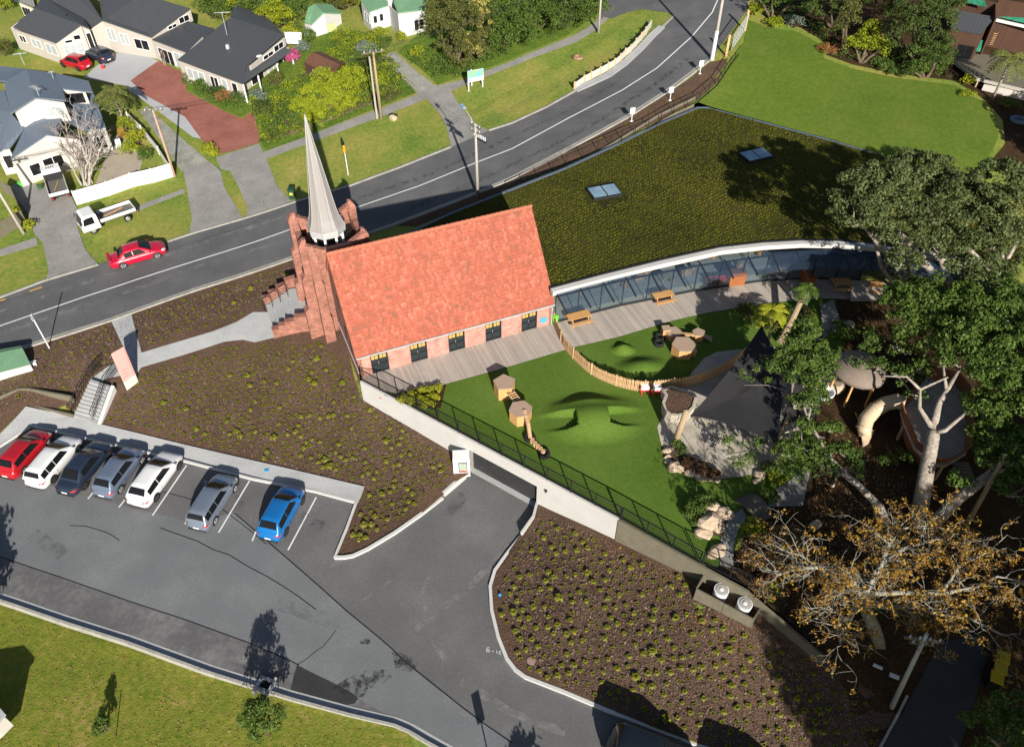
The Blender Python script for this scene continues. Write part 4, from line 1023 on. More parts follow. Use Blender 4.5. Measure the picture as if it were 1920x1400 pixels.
    for s_ in (1, -1):
        for (xa, xb) in mids:
            g = MB(); za, wa = sec(xa); zb_, wb_ = sec(xb); wbelt = W/2*.905
            def pt(x, z):
                zt_, w_ = sec(x); f = (z-(BZ-.05))/(max(zt_-.05, BZ+.01)-(BZ-.05)); return (x, s_*(wbelt + (w_-wbelt)*f + .012), z)
            xb2 = xb; top_a = min(za-.07, H-.10); top_b = zb_-.065
            q = [pt(xa + (.12 if xa > rf else 0), BZ+.03), pt(xb, BZ+.03), pt(xb, top_b), pt(min(xa, rf), sec(min(xa, rf))[0]-.065)]
            g.face(q if s_ < 0 else q[::-1]).build('side_window', m_cg, t)
    # wheels
    rw_ = .325 if style != 'suv' else .35
    for x in (fx, rx):
        for s_ in (1, -1):
            y = s_*(W/2-.10); w = MB()
            arch = MB(); n = 18
            arch.add([(x + (rw_+.06)*math.cos(math.pi*2*i/n), s_*(W/2+.001), rw_ + (rw_+.06)*math.sin(math.pi*2*i/n)) for i in range(n)], [tuple(range(n)) if s_ < 0 else tuple(range(n-1, -1, -1))])
            arch.v = [(a, b_, max(c_, .19)) for a, b_, c_ in arch.v]
            arch.build('wheel_arch', m_trim, t)
            w.tube([(x, y-.105, rw_), (x, y-.09*1, rw_), (x, y+.09, rw_), (x, y+.112, rw_)], [rw_*.93, rw_, rw_, rw_*.93], 18)
            ty = w.build('wheel', m_tyre, t)
            r_ = MB(); yo = y + s_*.122
            for i in range(5):
                a = 2*math.pi*i/5; r_.bar((x, yo, rw_), (x + rw_*.66*math.cos(a), yo, rw_ + rw_*.66*math.sin(a)), .03, .09)
            r_.tube([(x, yo-.015, rw_), (x, yo+.015, rw_)], rw_*.2, 8)
            nn = 16
            ring = [(x + rw_*q*math.cos(2*math.pi*i/nn), yo, rw_ + rw_*q*math.sin(2*math.pi*i/nn)) for q in (.6, .72) for i in range(nn)]
            r_.add(ring, [(i, (i+1) % nn, nn+(i+1) % nn, nn+i) for i in range(nn)])
            r_.build('rim', rim or m_rim, ty)
    # lamps, bumpers, plate, mirrors, handles
    zt = BZ*.78
    for s_ in (1, -1):
        MB().add([(-h+.02, s_*W*.30, zt-.05), (-h+.16, s_*(wid(-h+.16)+.006), zt-.05), (-h+.16, s_*(wid(-h+.16)*.99), zt+.09), (-h+.04, s_*W*.30, zt+.10), (-h+.40, s_*(wid(-h+.4)+.006), zt+.05), (-h+.40, s_*(wid(-h+.4)+.004), zt+.09)],
                 [(0,1,2,3),(1,4,5,2)]).build('tail_lamp', m_tail, t)
        zz = BZ*.70
        MB().add([(h-.035, s_*W*.27, zz-.06), (h-.16, s_*(wid(h-.16)+.01), zz-.03), (h-.42, s_*(wid(h-.42)+.004), zz+.07), (h-.30, s_*W*.37, zz+.135), (h-.10, s_*W*.27, zz+.04)], [(0,1,2,3,4)]).build('headlight', m_head, t)
        MB().box((cowl-.22, s_*(W/2+.06), BZ+.06), (.13, .17, .12)).build('mirror', mat, t)
        for hx in (rr+(rf-rr)*.30, rr+(rf-rr)*.80): MB().box((hx, s_*(W/2+.006), BZ*.86), (.17, .02, .03)).build('door_handle', mat, t)
        MB().bar((rr+(rf-rr)*.5, s_*(W/2*.998+.003), .34), (rr+(rf-rr)*.5, s_*(W/2+.0), BZ*.80), .012).build('door_seam', m_trim, t)
    MB().box((-h-.005, 0, .52), (.03, .42, .12)).build('number_plate', m_plate, t)
    MB().box((-h+.02, 0, .30), (.08, W*.72, .12)).build('rear_bumper', m_trim, t)
    MB().box((h-.02, 0, .32), (.08, W*.70, .14)).build('grille', m_trim, t)
    t.location = loc; t.rotation_euler = (0, tilt, rz)
    return t
def park(r, f, z, W=1.8):
    """centre and heading from where the two right-hand wheels touch the ground"""
    if callable(z): a = PG(*r, 0, z); b_ = PG(*f, 0, z)
    else: a = P(*r, z); b_ = P(*f, z)
    d = (b_-a); d.z = 0; d.normalize(); lf = Vector((-d.y, d.x, 0))
    c = (a+b_)/2 + lf*(W/2-.1); c.z = z(c.x, c.y) + .05 if callable(z) else z + .012
    return c, math.atan2(d.y, d.x), (b_-a).length
g_ = 'cars parked in the car park bays'
HD = R(76.4)
def bayc(r, f, *a, dh=0, **k):
    c, _, w = park(r, f, 0.0)
    return car(*a, loc=c, rz=HD + R(dh), group=g_, **k)
bayc((47,890),(94,834),'parked_car','red hatchback parked furthest left in the car park','car','hatch',paint('red_paint',(.42,.010,.018)),L=4.35,W=1.78,H=1.5)
bayc((103,904),(147,850),'parked_car','white estate car between the red hatchback and the dark blue saloon','car','wagon',paint('white_paint',(.72,.73,.74),0),L=4.6,W=1.78,H=1.5,rim=m_rimd)
bayc((163,916),(204,858),'parked_car','dark blue saloon between the white estate and a silver blue hatchback','car','sedan',paint('navy_paint',(.028,.042,.075),.4),L=4.75,W=1.8,H=1.44,rim=m_rimd)
bayc((227,925),(268,868),'parked_car','silver blue hatchback between the dark blue saloon and the white coupe','car','hatch',paint('silver_paint',(.20,.25,.35),.5),L=4.4,W=1.75,H=1.5)
bayc((291,939),(336,881),'parked_car','white fastback car with large dark rear window at the right of the row of five','car','hatch',bpy.data.materials['white_paint'],L=4.75,W=1.86,H=1.44,rim=m_rimd,dh=-1)
bayc((405,981),(440,924),'parked_car','silver grey estate car parked alone between two empty bays','car','wagon',paint('grey_paint',(.24,.29,.37),.5),L=4.55,W=1.78,H=1.5)
bayc((534,1004),(568,945),'parked_car','bright blue compact car furthest right in the car park','car','hatch',paint('blue_paint',(.010,.17,.50),.3),L=4.3,W=1.8,H=1.55,rim=m_rimd)
c_, a_, w_ = park((231,506),(298,485), G, 1.85)
road_car = car('parked_car','bright red saloon with rear spoiler standing at the kerb of the road','car','sedan',paint('bright_red',(.55,.006,.035)),c_ + Vector((0,0,.05)), a_, L=4.85, W=1.85, H=1.46, wb=2.95)
sp2 = MB().box((-2.32, 0, 1.06), (.22, 1.5, .035)).box((-2.30, .6, .98), (.1, .04, .14)).box((-2.30, -.6, .98), (.1, .04, .14)); sp2.build('spoiler', bpy.data.materials['bright_red'], road_car)
road_car.rotation_euler[1] = -R(3.0)
# the two cars outside the dark roofed house
for q0, q1, lab, col, st in (((155,137),(118,127),'small red hatchback parked on the pale drive of the dark roofed house',paint('crimson_paint',(.42,.008,.02)),'hatch'),
                         ((196,125),(163,110),'dark blue crossover parked beside the red hatchback at the dark roofed house',paint('dusk_paint',(.03,.04,.07),.4),'suv')):
    a = PG(*q0); b_ = PG(*q1); d = (b_-a); d.z = 0; w = d.length; d.normalize(); right = Vector((d.y, -d.x, 0))
    c = (a+b_)/2 + right*.75; c.z = G(c.x, c.y) + .06
    car('parked_car', lab, 'car', st, col, c, math.atan2(d.y, d.x), L=4.2, W=1.75, H=1.52, rim=m_rimd, group='cars outside the house')
# dark vehicle at the bottom edge
c = P(1205, 1398, 0); d = PG(1290, 1390, 0, 0.0) - PG(1170, 1345, 0, 0.0)
dc = car('parked_car','dark four wheel drive vehicle cut by the bottom edge of the picture','car','suv',paint('black_paint_car',(.012,.016,.022),.3), P(1222,1425,0), math.atan2(d.y, d.x), L=4.9, W=1.95, H=1.85)
car('parked_car','second dark vehicle whose shadow falls on the bed at the bottom edge','car','suv',bpy.data.materials['black_paint_car'], P(1425,1500,0), math.atan2(d.y, d.x), L=4.8, W=1.9, H=1.85)

# flat deck trucks
m_tr = M('truck_white', [(.68,.69,.70)], rough=.35, spec=.5)
m_bed = M('truck_bed', [(.10,.095,.085),(.17,.16,.145)], scale=2, fine=8, rough=.9)
def truck(label, loc, rz, L=5.0, W=1.75):
    t = thing('flatbed_truck', label, 'truck', (0,0,0), 'white flat deck trucks'); h = L/2
    m = MB(); cab = [(h, .45), (h+.0, .95), (h-.28, 1.82), (h-.5, 1.95), (h-1.45, 1.95), (h-1.55, 1.8), (h-1.6, .45)]
    n = len(cab)
    for s_ in (1,): m.add([(x, W/2*(1 if z < 1.2 else .93), z) for x, z in cab] + [(x, -W/2*(1 if z < 1.2 else .93), z) for x, z in cab], [tuple(range(n-1,-1,-1)), tuple(range(n, 2*n))] + [(i, (i+1) % n, n+(i+1) % n, n+i) for i in range(n)])
    m.build('cab', m_tr, t)
    MB().add([(h-.02, W*.44, 1.02), (h-.02, -W*.44, 1.02), (h-.265, -W*.41, 1.74), (h-.265, W*.41, 1.74)], [(0,1,2,3)]).add([(h+.012,W*.44,1.0),(h+.012,-W*.44,1.0),(h-.25,-W*.41,1.78),(h-.25,W*.41,1.78)],[(0,1,2,3)]).build('windscreen', m_cg, t)
    for s_ in (1,-1):
        MB().add([(h-.2, s_*(W/2+.006), 1.05), (h-1.2, s_*(W/2+.006), 1.05), (h-1.2, s_*(W/2*.93+.012), 1.72), (h-.38, s_*(W/2*.93+.012), 1.72)], [(0,1,2,3)]).build('side_window', m_cg, t)
        MB().box((h-.05, s_*(W/2+.12), 1.45), (.08,.16,.28)).build('mirror', m_trim, t)
        MB().box((h+.01, s_*W*.36, .68), (.04,.3,.16)).build('headlight', m_head, t)
        MB().box((-h+.0, s_*W*.4, .62), (.05,.22,.1)).build('tail_lamp', m_tail, t)
    MB().box((-.85, 0, .86), (L-1.75, W, .1)).build('bed', m_bed, t)
    for s_ in (1,-1): MB().box((-.85, s_*(W/2-.03), 1.05), (L-1.75, .05, .3)).build('drop_side', m_tr, t)
    MB().box((-h+.03, 0, 1.05), (.05, W-.1, .3)).build('tailgate', m_tr, t); MB().box((h-1.76, 0, 1.25), (.06, W-.1, .75)).build('headboard', m_trim, t)
    MB().box((-.3, 0, .62), (L-1.2, .8, .2)).build('chassis', m_trim, t)
    for x in (h-.85, -h+.95):
        for s_ in (1,-1):
            y = s_*(W/2-.12); wl = MB().tube([(x, y-.1, .34), (x, y+.1, .34)], .34, 18).build('wheel', m_tyre, t)
            MB().tube([(x, y+s_*.1, .34), (x, y+s_*.115, .34)], [.21, .18], 12).build('rim', m_rim, wl)
    t.location = loc; t.rotation_euler = (0, 0, rz); return t
a = PG(236,417); b_ = PG(187,437); d = (b_-a).normalized(); c = (a+b_)/2 + Vector((d.y, -d.x, 0))*.8; c.z = G(c.x, c.y)+.02
tr1 = truck('white flat deck truck parked on the grass beside the road', c, math.atan2(d.y, d.x))
MB().bar((-1.6,-.4,.96),(.2,.1,.99),.1,.06).build('load', m_wood_o, tr1)
a = PG(120,384); b_ = PG(104,336); d = (b_-a).normalized(); c = (a+b_)/2; c.z = G(c.x, c.y)+.06
tr2 = truck('white tipper truck on the driveway of the blue roofed house, seen from behind', c, math.atan2(d.y, d.x), L=4.9, W=1.8)
MB().bar((-1.5,.3,.96),(.2,-.3,.99),.08,.05).build('load', m_wood_o, tr2)
vm_ = MB()
for i in range(4): vm_.box((1.45, .3-.2*i, 1.957), (.3, .09, .02))
vm_.build('roof_vent', m_black, tr2, kind='stuff')
# ------------------------------------------------------------------ street furniture
def up(base, h): return base + Vector((0, 0, h))
def topof(base, px, py):
    """height above base at which a vertical passes the photo height py"""
    lo, hi = 0, 40
    for _ in range(40):
        m_ = (lo+hi)/2; p = base + Vector((0,0,m_)); d = p - Vector((0,0,HC))
        k = d.y*cT - d.z*sT; y = 700 - FPX*(d.y*sT + d.z*cT)/k
        if y > py: lo = m_
        else: hi = m_
    return lo
m_cpole = M('concrete_pole', [(.30,.28,.25),(.42,.40,.36)], scale=1, fine=8, rough=.9)
m_wpole = M('wood_pole', [(.26,.19,.12),(.40,.31,.20)], scale=1, fine=12, rough=.9, stretch=(4,4,.4))
m_insul = M('insulator', [(.45,.47,.50)], rough=.3)
m_blue = M('blue_plastic', [(.04,.12,.35)], rough=.4)
def pole(base, topy, label, mat=m_cpole, r=.16, arms=(), lamp=None, name='utility_pole', white=0, top=None, group='power poles along the street'):
    b_ = PG(*base); b_.z -= .1; h = topof(b_, base[0], topy)
    t = thing(name, label, 'pole', b_, group); te = top or (b_ + Vector((0,0,h)))
    MB().tube([b_, te], [r, r*.62], 10).build('shaft', mat, t, smooth=True)
    if white: MB().tube([b_, b_.lerp(te, white)], [r*1.04, r*.98], 10).build('white_band', m_whitep, t)
    for (f, ang, L_) in arms:
        c = b_.lerp(te, f); d = Vector((math.cos(R(ang)), math.sin(R(ang)), 0))
        a = MB().bar(c - d*L_/2, c + d*L_/2, .1, .12).build('crossarm', m_greyw, t)
        for k in range(4 if L_ > 1 else 2):
            q = c + d*L_*((k+.5)/(4 if L_ > 1 else 2)-.5); MB().lathe(q + Vector((0,0,.06)), [(.045,0),(.06,.07),(.035,.12),(.05,.18)], 8).build('insulator', m_insul, a)
    if lamp:
        f, ang, L_ = lamp; c = b_.lerp(te, f); d = Vector((math.cos(R(ang)), math.sin(R(ang)), 0)); e = c + d*L_ + Vector((0,0,L_*.5))
        la = MB().tube([c, c + d*L_*.4 + Vector((0,0,L_*.35)), e], .035, 6).build('lamp_arm', m_metal_gr, t)
        MB().box(e + d*.3, (.75,.26,.14), R(ang)).build('lamp_head', M('lamp_shell', [(.25,.36,.55)], rough=.4), la)
    return t
POLES = [
 pole((896,371), 232, 'concrete power pole with a street lamp arm beside the road behind the church roof', arms=((.97,-50,1.5),(.90,-45,1.3),(.86,60,1.0)), lamp=(.92,118,2.2)),
 pole((1335,112), -60, 'tall power pole with a white painted base at the bend of the road', r=.2, white=.34, arms=((.96,-30,2.2),)),
 pole((715,223), 97, 'timber power pole with a wide crossarm on the grass before the yellow green shrubs', mat=m_wpole, r=.17, arms=((.99,20,2.4),)),
 pole((328,331), 205, 'slim power pole with an orange brown face beside the long white fence', r=.13, arms=((.98,12,1.9),)),
 pole((45,438), 330, 'pale concrete pole leaning across the wooden fence at the left edge', r=.15, top=PG(45,438)+Vector((-1.3,1.0,6.6)), arms=((.98,20,1.6),)),
 pole((1122,62), -30, 'pale pole standing on the verge beside the hedge trees', r=.15, arms=((.97,10,1.8),)),
 pole((1672,1325), 1190, 'metal clad power pole standing in the shade by the access lane', mat=m_metal_gr, r=.15, top=P(1738,1188,8.3), arms=((.93,-8,1.9),(.88,-8,1.2))),
]
MB().tube([PG(712,222)+Vector((-.28,0,-.1)), PG(712,222)+Vector((-.28,0,6.6))], [.12,.09], 8).build('stay_post', m_cpole, POLES[2])
MB().tube([PG(328,331)+Vector((.1,-.1,0)), PG(328,331)+Vector((.1,-.1,6.9))], .05, 6).build('cable_duct', M('orange_duct', [(.45,.20,.12)], rough=.7), POLES[3])
# transformer-like bushings beside the roadside pole
bs = PG(905,236); tf = thing('pole_transformer', 'row of white bushings on a dark frame by the roadside power pole', 'transformer', up(PG(896,371), 5.6))
c0 = up(PG(896,371), 5.7) + Vector((.45,.3,0))
MB().box(c0, (1.3,.14,.2), -R(48)).build('frame', m_dark, tf)
for k in range(6):
    q = c0 + Vector((math.cos(-R(48)), math.sin(-R(48)), 0))*(-.55+.22*k); MB().lathe(q, [(.07,.1),(.05,.2),(.08,.25),(.05,.45)], 8).build('bushing', m_insul, tf)
# power lines
wires = MB()
def wire(a, b_, sag=1.0, m_=None):
    pts = [a.lerp(b_, i/14) - Vector((0,0,4*sag*(i/14)*(1-i/14))) for i in range(15)]
    (m_ or wires).tube(pts, .012, 4, False)
def ptop(i, f=.97):
    o = POLES[i]; return Vector(o['_o'])
tops = [up(PG(896,371), 6.9), up(PG(1335,112), 8.6), up(PG(715,223), 7.2), up(PG(328,331), 7.2), PG(45,438)+Vector((-1.3,1.0,6.6)), up(PG(1122,62), 7.5)]
for i, (a, b_) in enumerate(((0,1),(2,5),(3,2),(4,3),(0,2))):
    w_ = MB()
    for k in range(3): wire(tops[a] + Vector((.4*k-.4, 0, .1)), tops[b_] + Vector((.4*k-.4, 0, .1)), .8, w_)
    labs = ['three power lines from the roadside pole up to the white based pole', 'three power lines running behind the verge to the pole at the hedge', 'three power lines between the white fence and the timber pole', 'three power lines from the leaning pole to the slim pole', 'three power lines crossing the road above the verge']
    tag(w_.build('power_line', m_dark), labs[i], 'power line', 'power lines over the street')
# small white speed/marker signs by the road bend
def marker(px, py, lab):
    b_ = PG(px, py); t = thing('marker_sign', lab, 'sign', b_, 'small white marker signs along the bend')
    MB().tube([b_, up(b_, 1.25)], .04, 6).build('post', m_whitep, t)
    MB().box(up(b_, 1.15), (.52,.04,.62), R(18)).build('sign_panel', m_whitep, t)
    MB().box(up(b_, .03), (.3,.2,.06), R(18)).build('foot', m_whitep, t)
marker(1184,228,'small white marker sign on the bend nearest the planted roof'); marker(1256,189,'small white marker sign in the middle of the three on the bend'); marker(1312,139,'small white marker sign on the bend nearest the white based pole')
# tall thin bus stop pole
b_ = PG(93,653); t = thing('bus_stop_pole', 'tall thin white pole at the kerb near the green roofed shelter', 'pole', b_)
MB().tube([b_, up(b_, topof(b_, 93, 590))], .05, 7).build('shaft', m_whitep, t)
MB().box(up(b_, topof(b_, 93, 590)-.25), (.5,.03,.4), R(105)).build('sign_panel', m_whitep, t)
# verge post with orange and black head
b_ = PG(653,328); t = thing('signal_post', 'thin white post with an orange and black head on the verge grass', 'post', b_)
MB().tube([b_, up(b_, 2.5)], .045, 7).build('shaft', m_whitep, t)
MB().lathe(up(b_, 2.4), [(.09,0),(.13,.1),(.13,.7),(.1,.8)], 10).build('orange_head', M('signal_orange', [(.62,.30,.02)], rough=.5), t)
MB().lathe(up(b_, 3.2), [(.1,0),(.12,.1),(.11,.3),(.03,.5)], 10).build('black_cap', m_black, t)
# verge notice board
b1, b2_ = PG(879,171), PG(905,163); t = thing('notice_board', 'white notice board with a blue and green picture standing on the verge', 'sign', b1)
d = (b2_-b1); d.z = 0; wdt = d.length; d.normalize(); ang = math.atan2(d.y, d.x)
for q in (b1, b2_, b1.lerp(b2_, .33) + Vector((-.2,.8,.1))): MB().bar(q, up(q, 1.8 if q is not b1 else 1.9), .12).build('leg', m_whitep, t)
cc = (b1+b2_)/2 + Vector((0,0,1.55)) + Vector((d.y,-d.x,0))*.08
MB().box(cc, (wdt+.2,.06,1.25), ang).build('board', m_whitep, t)
pic = M('board_picture', [(.08,.25,.5),(.12,.42,.65),(.25,.50,.12),(.5,.55,.55)], scale=1.2, fine=3, mix=.3, rough=.5)
MB().box(cc + Vector((d.y,-d.x,0))*.035 + Vector((0,0,.22)), (wdt+.16,.01,.78), ang).build('picture', pic, t)
MB().box(cc + Vector((d.y,-d.x,0))*.04 + Vector((0,0,-.25)), (wdt-.6,.01,.05), ang).build('text_line', m_blue, t)
# wrapped heap on the verge
b_ = PG(737,224); t = thing('boulder', 'small boulder with a dark cover beside the timber power pole', 'rock', b_)
def rock(c, r, sq=(1,1,.7), seed=0, n=3):
    import bmesh
    bm = bmesh.new(); bmesh.ops.create_icosphere(bm, subdivisions=2, radius=1)
    rr = random.Random(seed); off = [Vector((rr.uniform(-1,1), rr.uniform(-1,1), rr.uniform(-.4,1))).normalized() for _ in range(7)]; cut = [rr.uniform(.55,.9) for _ in range(7)]
    for v in bm.verts:
        for o, cu in zip(off, cut):
            dd = v.co.dot(o)
            if dd > cu: v.co -= o*(dd-cu)
        v.co *= 1 + rr.uniform(-.04,.04)
    m = MB(); m.v = [(c[0]+v.co.x*r*sq[0], c[1]+v.co.y*r*sq[1], c[2]+(v.co.z+.5)*r*sq[2]) for v in bm.verts]; m.f = [tuple(v.index for v in f.verts) for f in bm.faces]; bm.free(); return m
m_rock = M('garden_rock', [(.30,.22,.15),(.46,.36,.26),(.56,.47,.36)], scale=1.5, fine=9, rough=.95, bump=.2, bscale=14)
rock(b_, .5, seed=4).build('stone', m_rock, t); rock(b_+Vector((.02,.22,.22)), .48, (1.1,.8,.6), 5).build('cover', m_black, t)
# little bin on the verge
b_ = PG(549,371); t = thing('wheelie_bin', 'dark green wheelie bin with a yellow label standing on the verge corner', 'bin', b_)
MB().prism([(b_.x-.27,b_.y-.3),(b_.x+.27,b_.y-.3),(b_.x+.27,b_.y+.3),(b_.x-.27,b_.y+.3)], b_.z, b_.z+.95).build('body', M('bin_green', [(.02,.06,.03)], rough=.5), t)
MB().box(up(b_,1.0), (.6,.68,.1)).build('lid', bpy.data.materials['bin_green'], t); MB().box(b_+Vector((0,-.31,.6)), (.3,.02,.25)).build('label', M('label_yellow', [(.6,.5,.08)], rough=.5), t)
t.location = b_
tag(MB().lathe(PG(1083,110), [(.45,-.05),(.62,.1),(.55,.25),(.35,.28),(.3,.1)], 14).build('ring_planter', M('planter_red', [(.25,.12,.07),(.35,.25,.16)], scale=3, fine=9, rough=.9)), 'round reddish planter ring on the verge grass above the bend', 'planter')
# guard rail with timber posts and concrete plinth at the bend
GR_ = [(1077,165),(1095,152),(1108,145),(1125,136),(1140,128),(1152,121),(1163,112),(1172,102),(1182,95),(1192,83),(1202,72),(1210,62),(1221,46)]
t = thing('verge_retaining_wall', 'low timber retaining wall with square posts holding up the verge at the bend', 'wall', PG(1150,125))
gp_ = [PG(a, b_+4) for a, b_ in GR_]
ribbon('plinth', [(1078,171),(1110,157),(1140,143),(1170,121),(1200,93),(1225,66),(1240,52)], .9, .16, m_conc, kind=None, parent=t)
for i in range(len(gp_)-1):
    a, b_ = gp_[i], gp_[i+1]
    MB().bar(up(a,-.1), up(a,.95), .2).build('post', m_wood, t)
    for k in range(4):
        z = .1 + .2*k; MB().bar(up(a, z), up(b_, z), .06, .185).build('board', M('rail_board', [(.40,.40,.37),(.52,.51,.48)], scale=2, fine=10, rough=.9) if (i == 0 and k == 0) else bpy.data.materials['rail_board'], t)
# steel barrier with two timber posts
ga, gb = PG(1361,105), PG(1396,58)
t = thing('steel_gate', 'grey steel barred barrier between two timber posts by the bend', 'gate', ga)
for q in (ga, gb): MB().bar(q, up(q,2.3), .24).build('post', m_wood, t)
d = gb-ga; s0 = ga + d*.14 + Vector((.25,-.1,0)); s1 = gb - d*.04 + Vector((.1,0,0))
for z in (.3,.95,1.9): MB().bar(up(s0,z), up(s1,z), .07).build('rail', m_metal_gr, t)
for i in range(9): q = s0.lerp(s1, i/8); MB().bar(up(q,.25), up(q,1.95), .05).build('bar', m_metal_gr, t)
# black roadside fence above the planted roof
t = None
FR = [(955,371),(1010,345),(1062,318),(1120,292),(1165,272),(1215,250),(1262,222),(1310,200),(1345,170),(1368,135),(1385,112)]
fr = [PG(a, b_-8) for a, b_ in FR]
t = thing('mesh_fence', 'long thin black fence between the roadside bed and the planted roof', 'fence', fr[0])
for i in range(len(fr)-1):
    a, b_ = fr[i], fr[i+1]
    for q in (a, a.lerp(b_, .5)): MB().bar(q, up(q,1.1), .06).build('post', m_black, t)
    for z in (.12,1.08): MB().bar(up(a,z), up(b_,z), .045).build('rail', m_black, t)
# ------------------------------------------------------------------ stairs from the car park
t = thing('garden_steps', 'flight of pale concrete steps climbing from the car park footpath to the church path', 'steps', P(165,765,0))
sa, sb = P(138,781,.14), P(183,793,.14); ta, tb = P(171,711,1.62), P(205,722,1.62)
ns = 10
for i in range(ns):
    f0, f1 = i/ns, (i+1)/ns; z = .14 + (1.62-.14)*(i+1)/ns
    q = [sa.lerp(ta, f0), sb.lerp(tb, f0), sb.lerp(tb, f1), sa.lerp(ta, f1)]
    MB().prism([tuple(p.xy) for p in q], -.2, z).build('step', m_kerb if i % 1 else m_conc, t)
q0, q1 = P(186,795,.2), P(211,722,1.75)
dd = (q1.xy-q0.xy).normalized(); nn_ = Vector((-dd.y, dd.x))*.14
MB().prism([tuple(q0.xy-nn_), tuple(q0.xy+nn_), tuple(q1.xy+nn_), tuple(q1.xy-nn_)][::1], -.2, [.24,.24,1.72,1.72]).build('stringer', m_kerb, t)
m_ = MB()
def railing(pts, mat, parent, h=.95, nb=10):
    for i in range(len(pts)-1):
        a, b_ = pts[i], pts[i+1]
        MB().tube([up(a,h), up(b_,h)], .028, 6).build('handrail', mat, parent)
        MB().tube([up(a,h*.45), up(b_,h*.45)], .018, 6).build('rail', mat, parent)
        for k in range(nb+1): q = a.lerp(b_, k/nb); MB().tube([q, up(q,h)], .018, 5, False).build('baluster', mat, parent)
railing([P(134,780,.14), P(167,710,1.62), P(188,690,1.7)], m_black, t)
railing([P(176,790,.14), P(200,722,1.62), P(226,690,1.75)], m_black, t, nb=12)
# timber edged planter beds at the left of the stairs
t = thing('timber_edging', 'two tiers of grey timber retaining edge around the bed left of the steps', 'retaining edge', P(60,760,.2))
for seg, z in (([(-30,805),(22,772),(52,762),(138,782)], .14), ([(-40,770),(40,737),(60,737),(140,752)], .75)):
    w_ = [PG(a, b_, 0, .2 if z < .3 else .6) for a, b_ in seg]
    for i in range(len(w_)-1): MB().wall(w_[i], w_[i+1], -.2, z+.38, .14).build('board', m_greyw, t)
# totem sign with pink and white panels
sg = thing('totem_sign', 'tall faceted pink and cream totem sign beside the church path', 'sign', PG(243,735))
m_pink = M('pink_panel', [(.62,.30,.28),(.68,.36,.33)], scale=1, fine=8, rough=.6); m_cream = M('cream_panel', [(.58,.56,.48)], rough=.6); m_navy = M('navy_panel', [(.012,.02,.045)], rough=.45)
B0, B1 = PG(241,738), PG(258,719); H1 = 2.9
dB = (B1.xy-B0.xy); B0.z = B1.z = 1.45
# slanted front: foot edge to head edge leaning back
T0_, T1_ = B0 + Vector((-.55,.95,H1)), B1 + Vector((-.50,.95,H1-.1))
def mixp(f): return B0.lerp(T0_, f), B1.lerp(T1_, f)
a0_, b0_ = mixp(0); a1_, b1_ = mixp(.22); a2_, b2_ = mixp(1)
back = Vector((.05,.16,0))
def panel(pa, pb, pc, pd, mat, nm): 
    MB().add([pa,pb,pc,pd, pa+back,pb+back,pc+back,pd+back], [(0,1,2,3),(7,6,5,4),(0,4,5,1),(1,5,6,2),(2,6,7,3),(3,7,4,0)]).build(nm, mat, sg)
panel(a0_, b0_, b1_, a1_, m_cream, 'base_panel'); am, bm_ = mixp(.62)
panel(a1_, b1_, bm_-Vector((0,0,.01)), am-Vector((0,0,.01)), m_pink, 'face_panel'); panel(am, bm_, b2_, a2_, m_pink, 'face_panel')
MB().add([a2_, a2_+Vector((-.5,.9,-.6)), a1_+Vector((-.35,.9,.7)), a1_ + back, a2_ + back], [(0,1,2,3,4)]).build('side_panel', m_navy, sg)
for k in range(3): q = a1_.lerp(am, .25+.2*k); q2 = b1_.lerp(bm_, .25+.2*k); MB().bar(q.lerp(q2,.2)-Vector((0,.02,0)), q.lerp(q2,.7)-Vector((0,.02,0)), .01, .03).build('text_line', M('pale_red', [(.50,.18,.18)], rough=.6) if k == 0 else bpy.data.materials['pale_red'], sg)
# low green topped kiosk
m_green = M('green_roof_paint', [(.085,.17,.105),(.12,.23,.145)], scale=.8, fine=6, rough=.5)
zs = G(*P(25,690,1.7).xy)
t = thing('roadside_kiosk', 'low white kiosk with a green metal lid at the left edge beside the road', 'kiosk', P(10,700,zs))
f0_, f1_, b0_, b1_ = P(2,697,zs+.62), P(57,683,zs+.62), P(-30,660,zs+1.25), P(40,648,zs+1.25)
f0_ = P(-20,703,zs+.62)
r0, r1 = b0_.lerp(f0_, .25) + Vector((0,0,.22)), b1_.lerp(f1_, .25) + Vector((0,0,.22))
MB().slab([b0_, b1_, r1, r0], .05).build('roof', m_green, t); MB().slab([r0, r1, f1_, f0_], .05).build('roof', m_green, t)
MB().bar(r0, r1, .08, .05).build('ridge_cap', m_green, t)
ring = [f0_, f1_, b1_, b0_]; cc0 = sum(ring, Vector())/4
ring = [p.lerp(Vector((cc0.x, cc0.y, p.z)), .04) for p in ring]
for i in range(4): a, b_ = ring[i], ring[(i+1) % 4]; MB().wall(a, b_, zs-.4, a.z-.04, .07, z1b=b_.z-.04).build('wall', m_white, t)
tag(MB().box(up(PG(63,683),.12), (.55,.35,.3), R(15)).build('utility_box', m_whitep), 'small white utility box on the bed beside the green roofed shelter', 'box')
tag(MB().box(P(500,881,.17), (.32,.22,.06), R(10)).build('loose_lid', M('blue_lid', [(.03,.28,.6)], rough=.5)), 'small bright blue lid lying on the car park footpath', 'mat')  # a loose flat lid, bright blue
tag(MB().lathe(up(PG(937,1116),.0), [(.09,0),(.1,.12),(.06,.2)], 10).build('blue_cap', bpy.data.materials['blue_lid']), 'small bright blue cap in the bed near the driveway kerb', 'cap')  # a small blue cap lying in the bark
tag(MB().lathe(up(PG(996,1239),.03), [(.26,0),(.26,.05)], 14).build('access_cover', M('pink_cover', [(.30,.20,.18)], rough=.9)), 'round pinkish cover in the bark bed near the driveway corner', 'cover')
